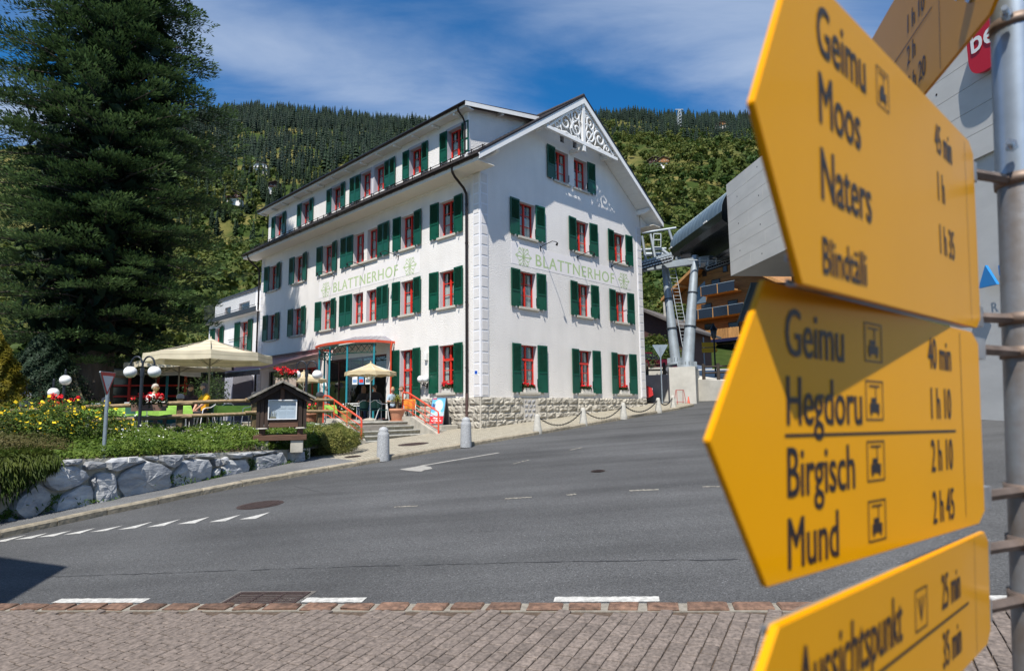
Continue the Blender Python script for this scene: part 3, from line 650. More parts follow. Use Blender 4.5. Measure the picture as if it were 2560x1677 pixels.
for y in (d0_ - .03, d1_): MB().add([(-.14, y + k, 12.42) for k in (0, .03)] + [(-.14, y + k, 12.6) for k in (0, .03)] + [(4.4, y + k, dz(4.4) - .24) for k in (0, .03)] + [(4.4, y + k, dz(4.4) - .06) for k in (0, .03)], [(0, 2, 6, 4), (1, 5, 7, 3), (0, 4, 5, 1), (2, 3, 7, 6), (0, 1, 3, 2)]).build('dormer_barge_board', M_trim, hotel)
db = MB().box(-.06, .38, d0_ + .03, d1_ - .03, 12.40, 12.43).box(-.1, -.06, d0_ + .03, d1_ - .03, 12.40, 12.52)
db.build('dormer_soffit', M_trim, hotel)
for y in [1.6 + k * 1.45 for k in range(14)]: MB().box(-.05, .34, y - .05, y + .05, 12.30, 12.395).build('rafter_end', M_trim, hotel)
for a in (.15, 2.1): MB().box(a - .07, a + .07, .8, 1.1, 12.36 + a * .2, 12.5 + a * .2).build('purlin_end', M_trim, hotel)
MB().tube([(-.16, d0_ - .02, 12.56), (-.16, d1_, 12.56)], .065, 10).build('dormer_gutter', M_gut, hotel)
MB().tube([(-.16, 1.2, 12.52), (-.14, 1.2, 12.36), (.16, 1.2, 12.1), (.24, 1.2, 11.9), (.24, 1.2, 10.2)], .04, 8).build('dormer_downpipe', M_gut, hotel)
MB().box(.27, .37, 1.05, 1.3, 10.2, 12.4).build('dormer_corner_board', M_trim, hotel)
g = MB(); gr = .085; n = 7
ys = (rb0 - .02, rb1 + .02); prof = [(-.88 + gr * math.cos(math.pi + math.pi * i / n), 9.62 + gr * math.sin(math.pi + math.pi * i / n)) for i in range(n + 1)]
g.add([(x, y, z) for y in ys for x, z in prof], [(i, i + 1, n + 2 + i, n + 1 + i) for i in range(n)], True)
for y in ys: g.quad(*[(x, y, z) for x, z in prof])
g.tube([(-.97, ys[0], 9.63), (-.97, ys[1], 9.63)], .014, 6)
g.build('gutter', M_gut, hotel)
for k in range(28):
    y = -.5 + k * .77; MB().tube([(-.98, y, 9.64), (-.95, y, 9.53), (-.85, y, 9.52), (-.79, y, 9.62)], .012, 5).build('gutter_bracket', M_gut, hotel)
sg = MB()
for y in (rb0 + .1, rb1 - .1): pass
for h in (.1, .2): sg.tube([(-.45, rb0 + .1, 9.98 + h), (-.45, rb1 - .1, 9.98 + h)], .014, 6)
sg.build('snow_guard_rail', M_gut, hotel)
for k in range(34): y = rb0 + .25 + k * .65; MB().box(-.47, -.43, y - .012, y + .012, 9.9, 10.22).tube([(-.45, y, 10.2), (-.2, y, 10.15)], .012, 5).build('snow_guard_post', M_gut, hotel)
# boxed eave on the long side
so = MB().box(-.83, -.0, rb0 + .06, rb1 - .06, 9.40, 9.43); so.build('eave_soffit', M_soff, hotel)
MB().box(-.86, -.83, rb0 + .06, rb1 - .06, 9.40, 9.60).build('eave_fascia', M_soff, hotel)
MB().box(-.8, 0.0, -.02, .02, 9.43, 9.9).build('eave_end_board', M_trim, hotel)
MB().box(-.05, 0, .4, BL - .1, 9.33, 9.40).build('eave_moulding', M_trim, hotel)
# ---- gable: barge boards, boarded verge soffit, purlin brackets, fretwork
for sd in (-1, 1):
    a_e = AP + sd * (AP + .87); up = lambda a: 14.32 - abs(a - AP) * SL
    b = MB(); y0, y1 = rb0 - .03, rb0 + .02
    pts = [(a_e, up(a_e) - .27), (a_e, up(a_e) - .005), (AP, up(AP) - .005), (AP, up(AP) - .33)]
    b.add([(x, y, z) for y in (y0, y1) for x, z in pts], [(0, 1, 2, 3), (4, 7, 6, 5), (0, 3, 7, 4), (0, 4, 5, 1)]); b.build('barge_board', M_trim, hotel)
    b = MB(); pts = [(a_e, up(a_e) - .02), (a_e, up(a_e) + .06), (AP, up(AP) + .06), (AP, up(AP) - .02)]
    b.add([(x, y, z) for y in (y0 - .02, y1 + .05) for x, z in pts], [(0, 1, 2, 3), (4, 7, 6, 5), (0, 3, 7, 4), (0, 4, 5, 1), (1, 5, 6, 2)]); b.build('verge_flashing', M_gut, hotel)
    n = 30
    for i in range(n):                       # verge soffit boards
        a0 = a_e + (AP - a_e) * i / n; a1 = a_e + (AP - a_e) * (i + .955) / n; q = lambda a, k: up(a) - .17 - k
        MB().add([(a0, -.86, q(a0, 0)), (a1, -.86, q(a1, 0)), (a1, 0, q(a1, 0)), (a0, 0, q(a0, 0)), (a0, -.86, q(a0, .018)), (a1, -.86, q(a1, .018)), (a1, 0, q(a1, .018)), (a0, 0, q(a0, .018))], [(4, 5, 6, 7), (0, 4, 7, 3), (1, 2, 6, 5), (0, 1, 5, 4)]).build('soffit_board', M_trim, hotel)
    for a in ((.25, 3.3) if sd < 0 else (AW - .25, AW - 3.3)):
        z = up(a) - .36; b = MB(); pr = [(0, z - .1), (-.55, z - .1), (-.72, z - .04), (-.8, z + .03), (-.8, z + .13), (0, z + .13)]
        b.add([(a + k, y, zz) for k in (-.08, .08) for y, zz in pr], [(0, 1, 2, 3, 4, 5), (11, 10, 9, 8, 7, 6)] + [(i, 6 + i, 6 + (i + 1) % 6, (i + 1) % 6) for i in range(6)]); b.build('purlin_bracket', M_trim, hotel)
    if sd > 0: MB().box(AW, AW + .83, rb0 + .06, rb1 - .06, 9.40, 9.43).build('eave_soffit', M_soff, hotel); MB().add([(AW, -.02, 9.43), (AW + .85, -.02, 9.43), (AW + .85, -.02, 9.55), (AW, -.02, 10.1)], [(0, 1, 2, 3)]).build('eave_end_board', M_trim, hotel)
fb = -.8                                             # fretwork plane
MB().box(3.12, 8.34, fb - .07, fb + .05, 11.98, 12.12).build('tie_beam', M_trim, hotel)
MB().box(AP - .09, AP + .09, fb - .06, fb + .06, 11.7, 14.0).build('king_post', M_trim, hotel)
MB().box(AP - .08, AP + .08, fb, 0, 11.78, 11.94).build('purlin_bracket', M_trim, hotel)
def scroll(pts, r, s): return MB().tube([(AP + s * x, fb, 12.12 + z) for x, z in pts], r, 6, flat=((0, 1, 0), .5))
for s in (-1, 1):
    for pts, r in ((spiral((.5, 1.12), .34, .07, R(-70), 1.35), .05), (spiral((.48, .48), .36, .06, R(70), -1.4), .05), (spiral((1.25, .55), .44, .07, R(200), -1.45), .055), (spiral((1.1, .95), .2, .04, R(-30), 1.2), .035), (spiral((1.85, .24), .2, .04, R(190), -1.2), .035), (spiral((.28, 1.55), .17, .04, R(250), 1.1), .035),
                   ([(.1, .05), (.16, .5), (.3, .85), (.28, 1.2), (.12, 1.5)], .045), ([(.14, .02), (.5, .1), (.85, .03), (1.2, .12), (1.6, .03), (2.1, .03)], .045), ([(.12, 1.7), (.7, 1.3), (1.3, .9), (1.9, .42), (2.35, .06)], .05), ([(.3, .1), (.75, .7), (.85, 1.15)], .04), ([(.85, .1), (.95, .35), (.8, .75)], .035), ([(.1, .9), (.35, 1.0), (.62, .78)], .035), ([(1.55, .1), (1.62, .35), (1.5, .7)], .035)):
        scroll(pts, r, s).build('fretwork_scroll', M_trim, hotel)
# ---- corner pilasters with panels
def pilaster(to3, s0, s1, name):
    b = MB(); z0, z1 = .47, 9.38; o = .03
    vs = [to3(x, z, k) for k in (0, o) for x, z in ((s0, z0), (s1, z0), (s1, z1), (s0, z1))]; b.add(vs, [(4, 5, 6, 7), (0, 1, 5, 4), (1, 2, 6, 5), (2, 3, 7, 6), (3, 0, 4, 7)])
    p = b.build(name, M_quoin, hotel); n = 21; h = (z1 - z0) / n
    for i in range(n):
        a, c = z0 + i * h + .05, z0 + (i + 1) * h - .03; q = MB(); x0, x1 = s0 + (s1 - s0) * .15, s1 - (s1 - s0) * .12
        vs = [to3(x, z, k) for k in (o, o + .012) for x, z in ((x0, a), (x1, a), (x1, c), (x0, c))]; q.add(vs, [(4, 5, 6, 7), (0, 1, 5, 4), (1, 2, 6, 5), (2, 3, 7, 6), (3, 0, 4, 7)]); q.build('quoin_panel', M_panel, p)
pilaster(R3, -.03, .39, 'pilaster'); pilaster(L3, .001, .40, 'pilaster'); pilaster(R3, AW - .42, AW - .001, 'pilaster'); pilaster(L3, BL - .42, BL - .001, 'pilaster')
# ---- plinth of rock-faced blocks
def rock(x0, x1, z0, z1, to3, name, m, parent, bulge=.07, nx=5, nz=4):
    b = MB(); vs = []
    for j in range(nz + 1):
        for i in range(nx + 1):
            e = min(i, nx - i, 1) * min(j, nz - j, 1); vs.append(to3(x0 + (x1 - x0) * i / nx + random.uniform(-.01, .01) * e, z0 + (z1 - z0) * j / nz, .012 + e * random.uniform(bulge * .3, bulge * 1.15)))
    b.add(vs, [(j * (nx + 1) + i, j * (nx + 1) + i + 1, (j + 1) * (nx + 1) + i + 1, (j + 1) * (nx + 1) + i) for j in range(nz) for i in range(nx)])
    k = [to3(x0, z0, -.05), to3(x1, z0, -.05), to3(x1, z1, -.05), to3(x0, z1, -.05)]; q = [vs[0], vs[nx], vs[-1], vs[-nx - 1]]
    for i in range(4): b.quad(k[i], k[(i + 1) % 4], q[(i + 1) % 4], q[i])
    return b.build(name, m, parent)
def plinth(to3, s0, s1, ground, skip=()):
    b = MB(); vs = [to3(x, z, k) for k in (0.002, .03) for x, z in ((s0, -1.5), (s1, -1.5), (s1, .44), (s0, .44))]; b.add(vs, [(4, 5, 6, 7), (3, 2, 6, 7), (0, 3, 7, 4), (1, 2, 6, 5)]); p = b.build('plinth', M_joint, hotel)
    z = .44; c = 0
    while z > -1.2:
        h = random.choice((.27, .29, .31)); x = s0 + .0; first = True
        while x < s1 - .05:
            w = random.uniform(.38, .72) * (.6 if first and c % 2 else 1); x1 = min(s1, x + w); first = False
            if s1 - x1 < .2: x1 = s1
            xm = (x + x1) / 2
            if z > ground(xm) - .1 and not any(a < xm < b_ and z > zb_ + .02 for a, b_, zb_ in skip):
                lo, hi = x, x1
                for a, b_, zb_ in skip:
                    if z > zb_ + .02:
                        if lo < a < hi: hi = a
                        if lo < b_ < hi: lo = b_
                if hi - lo > .06: rock(lo + .008, hi - .008, z - h + .008, z - .008, (lambda s, zz, o, t=to3: t(s, zz, o + .02)), 'stone', M_stone, p)
            x = x1
        z -= h; c += 1
    return p
gR = lambda a: G(*xy(a, 0)) ; gL = lambda b: G(*xy(0, b))
pR = plinth(R3, -.06, AW, gR, skip=[(2.32, 3.12, -.42)]); pL = plinth(L3, -.0, 6.2, gL)
z = .36
for j in range(4):
    h = .19; x = 2.36 + (0 if j % 2 else -.1)
    while x < 3.08:
        a, c = max(2.36, x), min(3.08, x + .27)
        if c - a > .05: rock(a + .012, c - .012, z - h + .012, z - .012, (lambda s, zz, o: R3(s, zz, o + .012)), 'grey_block', M_bstone, pR, .035, 3, 3)
        x += .27
    z -= h
# ---- painted name panels with emblems
def emblem(to3, cx, cz, s, parent):
    b = MB(); T3 = lambda x, z: to3(cx + x * s, cz + z * s, .008); fl = ((0, 1, 0), .1) if to3 is R3 else ((1, 0, 0), .1)
    def ln(p, r): b.tube([T3(x, z) for x, z in p], r * s * .72, 6, flat=fl)
    ln([(-.5, 0), (.5, 0)], .034)
    for sg_ in (-1, 1):
        ln([(sg_ * .5, 0), (sg_ * .4, .08)], .03); ln([(sg_ * .5, 0), (sg_ * .4, -.08)], .03); ln([(sg_ * .56, .0), (sg_ * .47, .1)], .025)
        for up in (-1, 1):
            ln([(0, 0), (0, up * .42)], .022); ln([(sg_ * .03, 0), (sg_ * .06, up * .2), (sg_ * .18, up * .38), (sg_ * .3, up * .42)], .026); ln([(sg_ * .05, 0), (sg_ * .14, up * .14), (sg_ * .3, up * .2), (sg_ * .42, up * .12)], .026)
            ln([(sg_ * x, up * z_) for x, z_ in spiral((.26, .31), .1, .03, R(-120), .9, 14)], .022); ln([(sg_ * .02, up * .3), (sg_ * .1, up * .45)], .022)
    return b.build('emblem', M_letter, parent)
def name_panel(to3, s0, s1, M, e0, e1):
    b = MB(); vs = [to3(x, z, k) for k in (0, .006) for x, z in ((s0, 5.95), (s1, 5.95), (s1, 6.86), (s0, 6.86))]; b.add(vs, [(4, 5, 6, 7), (0, 1, 5, 4), (1, 2, 6, 5), (2, 3, 7, 6), (3, 0, 4, 7)])
    p = b.build('name_panel', M_smooth, hotel)
    write('BLATTNERHOF', .74, M_letter, p, M, fat=.022, width=5.74, spacing=1.12); emblem(to3, e0, 6.33, .9, p); emblem(to3, e1, 6.33, .9, p)
name_panel(R3, 1.72, 10.4, Matrix.Translation((3.21, -.008, 6.07)) @ Matrix.Rotation(R(90), 4, 'X'), 2.46, 9.79)
name_panel(L3, 3.95, 12.85, Matrix.Translation((-.008, 11.32, 6.07)) @ Matrix.Rotation(R(-90), 4, 'Z') @ Matrix.Rotation(R(90), 4, 'X'), 12.1, 4.65)
# ---- lamp arms over the lettering
def lamp_arm(to3, s, name='sign_lamp'):
    b = MB(); P = lambda o, z: to3(s, z, o); b.tube([P(0, 6.9), P(.12, 6.98), P(.7, 7.08), P(.92, 7.0), P(1.0, 6.93)], .016, 6); b.tube([P(.0, 6.78), P(.0, 7.0)], .03, 6); b.build(name, M_black, hotel)
    h = MB().cyl(P(.98, 6.96), P(.92, 6.84), .035, .05, 10); h.build('lamp_head', M_black, hotel)
for a in (3.53, 6.11, 8.79): lamp_arm(R3, a)
for b_ in (5.54, 8.38, 11.28): lamp_arm(L3, b_)
# ---- downpipes and small fittings
def downpipe(y, lab=None):
    MB().tube([(-.86, y, 9.56), (-.84, y, 9.36), (-.72, y, 9.2), (-.25, y, 8.85), (-.11, y, 8.65), (-.1, y, 8.4), (-.1, y, .55)], .055, 10).build('downpipe', M_gut, hotel)
    MB().tube([(-.1, y, .6), (-.1, y, -.9)], .062, 10).build('downpipe_shoe', M_pipe, hotel)
    for z in (1.6, 4.2, 6.6, 8.2): MB().cyl((-.1, y, z - .03), (-.1, y, z + .03), .066, n=10).build('pipe_collar', M_gut, hotel)
downpipe(.72); downpipe(20.25)
pl = MB().box(-.05, -.03, .13, .34, 1.29, 1.5); pl.build('number_plate', M_trim, hotel); MB().box(-.053, -.05, .16, .31, 1.33, 1.46).build('number_plate_field', mat('blue_enamel', (.01, .09, .5), .3), hotel)
MB().bbox(-.12, 0, 3.3, 3.46, 2.05, 2.4, .02).build('wall_box', M_trim, hotel)
M_globe = mat('opal_glass', (.87, .87, .88), .18, spec=.5)
def wall_lamp(y, z):
    MB().tube([(-.02, y, z), (-.12, y, z - .02), (-.2, y, z + .05), (-.2, y, z + .12)], .018, 6).tube([(-.2, y - .16, z + .15), (-.2, y - .14, z + .05), (-.2, y, z + .02), (-.2, y + .14, z + .05), (-.2, y + .16, z + .15)], .016, 6).box(-.03, 0, y - .04, y + .04, z - .1, z + .1).build('wall_lamp_bracket', M_black, hotel)
    for s in (-1, 1): MB().ball((-.22, y + s * .16, z + .28), .155).build('lamp_globe', M_globe, hotel)
wall_lamp(3.35, .98); wall_lamp(11.4, .98)
# ---- ground floor behind porch and awning
fo = MB()
def glaz(s0, s1, z0, z1, n, mm, o=-.15):
    b = MB()
    for k in range(n + 1): x = s0 + (s1 - s0 - .07) * k / n; b.box(.1, .17, x, x + .07, z0, z1)
    b.box(.1, .17, s0 + .07, s1 - .07, z1 - .08, z1).box(.1, .17, s0 + .07, s1 - .07, z0, z0 + .12)
    f = b.build('shopfront_frame', mm, hotel)
    for k in range(n): x0 = s0 + (s1 - s0 - .07) * k / n + .07; x1 = s0 + (s1 - s0 - .07) * (k + 1) / n; MB().box(.13, .136, x0, x1, z0 + .12, z1 - .08).build('pane', M_glass, f)
    dk = MB().box(.3, 2.2, s0 - .4, s1 + .4, z0 - .2, z1 + .2); dk.f = [q for q in dk.f if q != (0, 4, 6, 2)]; dk.smooth = dk.smooth[:len(dk.f)]; dk.build('interior', mat('painted_dim_interior', (.10, .085, .075), .9), hotel)  # box behind the glazing, the room's dimness put into its colour
glaz(6.4, 11.9, -.5, 2.55, 5, mat('dark_door_frame', (.09, .03, .03), .5)); glaz(12.6, 15.4, -.5, 2.3, 3, M_red); glaz(16.6, 18.6, -.5, 2.3, 2, mat('dark_green_frame', (.003, .05, .035), .5))
# ================================================================== hillside, woods and the big fir
RIDGE = [(-900, 520), (-300, 430), (100, 360), (430, 310), (560, 284), (645, 276), (760, 284), (860, 294), (1000, 312), (1120, 322), (1250, 322), (1350, 312), (1480, 300), (1600, 296), (1750, 300), (1880, 302), (2050, 330), (2600, 420), (3400, 560)]
_rx, _rh = [], []
for u, v in RIDGE: p = sight(u, v, 1000); _rx.append(p.x); _rh.append(p.z)
def lump(x, y): return np.sin(x * .021 + 1.3) * np.cos(y * .017 + .6) + .55 * np.sin(x * .047 - y * .031 + 2.1) + .35 * np.sin(x * .09 + y * .083)
def hill(x, y):
    x = np.asarray(x, float); y = np.asarray(y, float)
    hr = np.interp(x * 1000 / np.maximum(y, 300), _rx, _rh) ; base = 2.0 + .0*x
    t1 = np.clip((y - 62) / 240, 0, 1); t2 = np.clip((y - 302) / 698, 0, 1)
    lo = base + 78 * t1 ** 1.05; z = lo + (hr - 80) * t2 ** .95
    z = z + lump(x, y) * np.clip((y - 70) / 400, 0, 1) * 7 * (1 - np.clip((y - 850) / 150, 0, 1))
    z = np.where(y > 1000, hr - (y - 1000) * .3, z)
    near = -1.6 + .0587 * np.clip(x, -60, 60) + .0433 * (np.clip(y, -30, 75) - 5.25) - .45
    k = np.clip((y - 52) / 22, 0, 1); k = k * k * (3 - 2 * k)
    return near * (1 - k) + z * k
# one sheet to the horizon
gx = np.concatenate([np.linspace(-2600, -600, 14)[:-1], np.linspace(-600, 700, 150), np.linspace(700, 2600, 13)[1:]]); gy = np.concatenate([np.linspace(-2200, -30, 14)[:-1], np.linspace(-30, 330, 90), np.linspace(330, 1060, 60)[1:], np.linspace(1060, 2600, 12)[1:]])
X, Y = np.meshgrid(gx, gy); V = np.stack([X, Y, hill(X, Y)], -1).reshape(-1, 3); nx, ny = len(gx), len(gy)
i = (np.arange(ny - 1)[:, None] * nx + np.arange(nx - 1)[None]).ravel(); F = np.stack([i, i + 1, i + nx + 1, i + nx], 1)
def grassmat():
    m = bpy.data.materials.new('alpine_grass'); m.use_nodes = True; t = m.node_tree; L = t.links.new; b = t.nodes['Principled BSDF']; b.inputs['Roughness'].default_value = .95; b.inputs['Specular IOR Level'].default_value = .1
    tc = N(t, 'ShaderNodeTexCoord'); n1 = N(t, 'ShaderNodeTexNoise'); n1.inputs['Scale'].default_value = .035; n1.inputs['Detail'].default_value = 8; L(tc.outputs['Object'], n1.inputs['Vector'])
    n2 = N(t, 'ShaderNodeTexNoise'); n2.inputs['Scale'].default_value = .9; n2.inputs['Detail'].default_value = 6; L(tc.outputs['Object'], n2.inputs['Vector'])
    r = N(t, 'ShaderNodeValToRGB'); L(n1.outputs[0], r.inputs[0]); e = r.color_ramp.elements; e[0].position = .46; e[0].color = (.035, .055, .012, 1); e[1].position = .66; e[1].color = (.16, .14, .045, 1)
    mx = N(t, 'ShaderNodeMix', data_type='RGBA', blend_type='MULTIPLY'); mx.inputs[0].default_value = .7; L(r.outputs[0], mx.inputs[6]); L(n2.outputs[0], mx.inputs[7])
    hs = N(t, 'ShaderNodeHueSaturation'); hs.inputs['Value'].default_value = 1.5; L(mx.outputs[2], hs.inputs['Color']); L(hs.outputs[0], b.inputs['Base Color']); return m
hills = obj('hillside', npmesh('hillside', V, F, True), grassmat()); tag(hills, kind='structure')

def tintmat(name, c1, c2, trans=.25, bright=1.0):
    """foliage whose colour runs from c1 to c2 by the plant's own tint"""
    m = bpy.data.materials.new(name); m.use_nodes = True; t = m.node_tree; L = t.links.new; b = t.nodes['Principled BSDF']; out = t.nodes['Material Output']; b.inputs['Roughness'].default_value = .65; b.inputs['Specular IOR Level'].default_value = .2
    at = N(t, 'ShaderNodeAttribute', attribute_name='tint'); mx = N(t, 'ShaderNodeMix', data_type='RGBA'); L(at.outputs['Fac'], mx.inputs[0]); mx.inputs[6].default_value = (*c1, 1); mx.inputs[7].default_value = (*c2, 1)
    L(mx.outputs[2], b.inputs['Base Color']); tr = N(t, 'ShaderNodeBsdfTranslucent'); L(mx.outputs[2], tr.inputs[0]); ms = N(t, 'ShaderNodeMixShader'); ms.inputs[0].default_value = trans
    L(b.outputs[0], ms.inputs[1]); L(tr.outputs[0], ms.inputs[2]); L(ms.outputs[0], out.inputs[0]); return m
def set_tint(me, a): at = me.attributes.new('tint', 'FLOAT', 'POINT'); at.data.foreach_set('value', np.ascontiguousarray(a, dtype=np.float32))
def conifer_proto(tiers, k, wid=.145):
    """unit-height conifer: ragged drooping tiers; triangles"""
    V, F = [], []
    for i in range(tiers):
        z1 = .12 + .88 * (i + 1.25) / tiers; z0 = .10 + .88 * i / tiers - .03; r = wid * (1 - i / tiers) ** .8 * random.uniform(.75, 1.2) + .01; o = len(V); ph = random.uniform(0, 6)
        V.append((0, 0, min(1.0, z1)))
        for j in range(2 * k): a = ph + math.pi * j / k; q = r * (random.uniform(.85, 1.2) if j % 2 == 0 else random.uniform(.45, .62)); V.append((q * math.cos(a), q * math.sin(a), z0 + (random.uniform(-.03, .02) if j % 2 == 0 else .05)))
        F += [(o, o + 1 + j, o + 1 + (j + 1) % (2 * k)) for j in range(2 * k)]
    return np.array(V), np.array(F)
def broad_proto(n, size):
    """unit-height broadleaf tree: clumps of leaf-sprays through several lobes, open between"""
    L_ = []
    for _ in range(random.randint(6, 9)): a = random.uniform(0, 6.28); q = random.uniform(.05, .27); L_.append((q * math.cos(a), q * math.sin(a), random.uniform(.32, .84), random.uniform(.11, .2)))
    P = []
    for k in range(n):
        x, y, z, r = random.choice(L_); d = rng.standard_normal(3); d /= np.linalg.norm(d); q = r * random.uniform(.55, 1.05); P.append((x + d[0] * q, y + d[1] * q, z + d[2] * q * .85))
    P = np.array(P); c = P - np.array([0, 0, .5]); return leaves(P, size, c / (np.linalg.norm(c, axis=1)[:, None] + 1e-6), .8, .3)
def plant(name, protos, pts, hs, tints, m, wid=1.0):
    """copies of unit trees merged into one far-off wood"""
    Vs, Fs, Ts, o = [], [], [], 0; ang = rng.uniform(0, 6.28, len(pts)); pk = rng.integers(0, len(protos), len(pts))
    for p, h, t, a, k in zip(pts, hs, tints, ang, pk):
        V, F = protos[k]; c, s = math.cos(a), math.sin(a); w = h * wid * random.uniform(.85, 1.2)
        Vs.append(np.stack([p[0] + (V[:, 0] * c - V[:, 1] * s) * w, p[1] + (V[:, 0] * s + V[:, 1] * c) * w, p[2] + V[:, 2] * h - h * .04], 1)); Fs.append(F + o); Ts.append(np.full(len(V), t)); o += len(V)
    me = npmesh(name, np.concatenate(Vs), np.concatenate(Fs)); set_tint(me, np.concatenate(Ts)); return tag(obj(name, me, m), kind='stuff')
def scatter(y0, y1, sp, x0=-.78, x1=.72):
    n = int((x1 - x0) * (y1 * y1 - y0 * y0) / 2 / (sp * sp)); y = np.sqrt(rng.uniform(y0 * y0, y1 * y1, n)); return np.stack([rng.uniform(x0, x1, n) * y, y], 1)
def patch(x, y): return np.sin(x * .035 + 2.2) * np.sin(y * .04 + x * .012) + .6 * np.sin(x * .083 - y * .06 + 1.0) + .4 * np.sin(x * .19 + y * .14)
cp = [conifer_proto(11, 4, random.uniform(.12, .2)) for _ in range(7)]; cf = [conifer_proto(7, 4, random.uniform(.1, .17)) for _ in range(7)]
def treeline(x, y): return np.where(x / y < .05, 350 + 50 * np.sin(x * .02), 690 + 70 * np.sin(x * .011 + 1)) + 40 * patch(x, y)
P = scatter(240, 430, 5.0); P = P[(P[:, 1] > treeline(P[:, 0], P[:, 1]) + rng.normal(0, 30, len(P)))]
h = 6 + 11 * rng.beta(2.2, 2, len(P)); plant('conifer_wood', cp, np.column_stack([P, hill(P[:, 0], P[:, 1])]), h, rng.uniform(0, 1, len(P)) ** 1.5, tintmat('conifer_green', (.007, .019, .010), (.022, .042, .014), .1))
P = scatter(430, 1015, 7.0); P = P[(P[:, 1] > treeline(P[:, 0], P[:, 1]) + rng.normal(0, 40, len(P)))]
h = 8 + 17 * rng.beta(2, 2.4, len(P)); plant('conifer_wood', cf, np.column_stack([P, hill(P[:, 0], P[:, 1])]), h, rng.uniform(0, 1, len(P)) ** 2, tintmat('far_conifer_green', (.006, .017, .011), (.017, .034, .015), .08), 1.05)
bp = [broad_proto(112, .125) for _ in range(6)]
P = scatter(62, 300, 5.2, -1.05, .8); P = P[~((P[:, 0] / P[:, 1] > .17) & (P[:, 1] < 108))]; t_ = treeline(P[:, 0], P[:, 1]); P = P[(P[:, 1] < t_ + 40 + rng.normal(0, 40, len(P))) & (patch(P[:, 0], P[:, 1]) > -1.1 + 1.0 * ((P[:, 0] / P[:, 1] < -.36) & (P[:, 1] < 190) & (P[:, 1] > 125)))]
M_bl = tintmat('broadleaf_green', (.04, .082, .016), (.135, .15, .034), .3)
h = rng.uniform(4.5, 9.5, len(P)); plant('mixed_wood', bp, np.column_stack([P, hill(P[:, 0], P[:, 1])]), h, rng.uniform(0, 1, len(P)), M_bl, 1.1)
P = scatter(300, 800, 8.0, -.6, .72); t_ = treeline(P[:, 0], P[:, 1]); P = P[(P[:, 1] < t_ + 40 + rng.normal(0, 40, len(P))) & (patch(P[:, 0], P[:, 1]) > -.85)]
bf = [broad_proto(70, .17) for _ in range(5)]
h = rng.uniform(7, 13, len(P)); plant('mixed_wood', bf, np.column_stack([P, hill(P[:, 0], P[:, 1])]), h, rng.uniform(0, 1, len(P)), M_bl, 1.0)

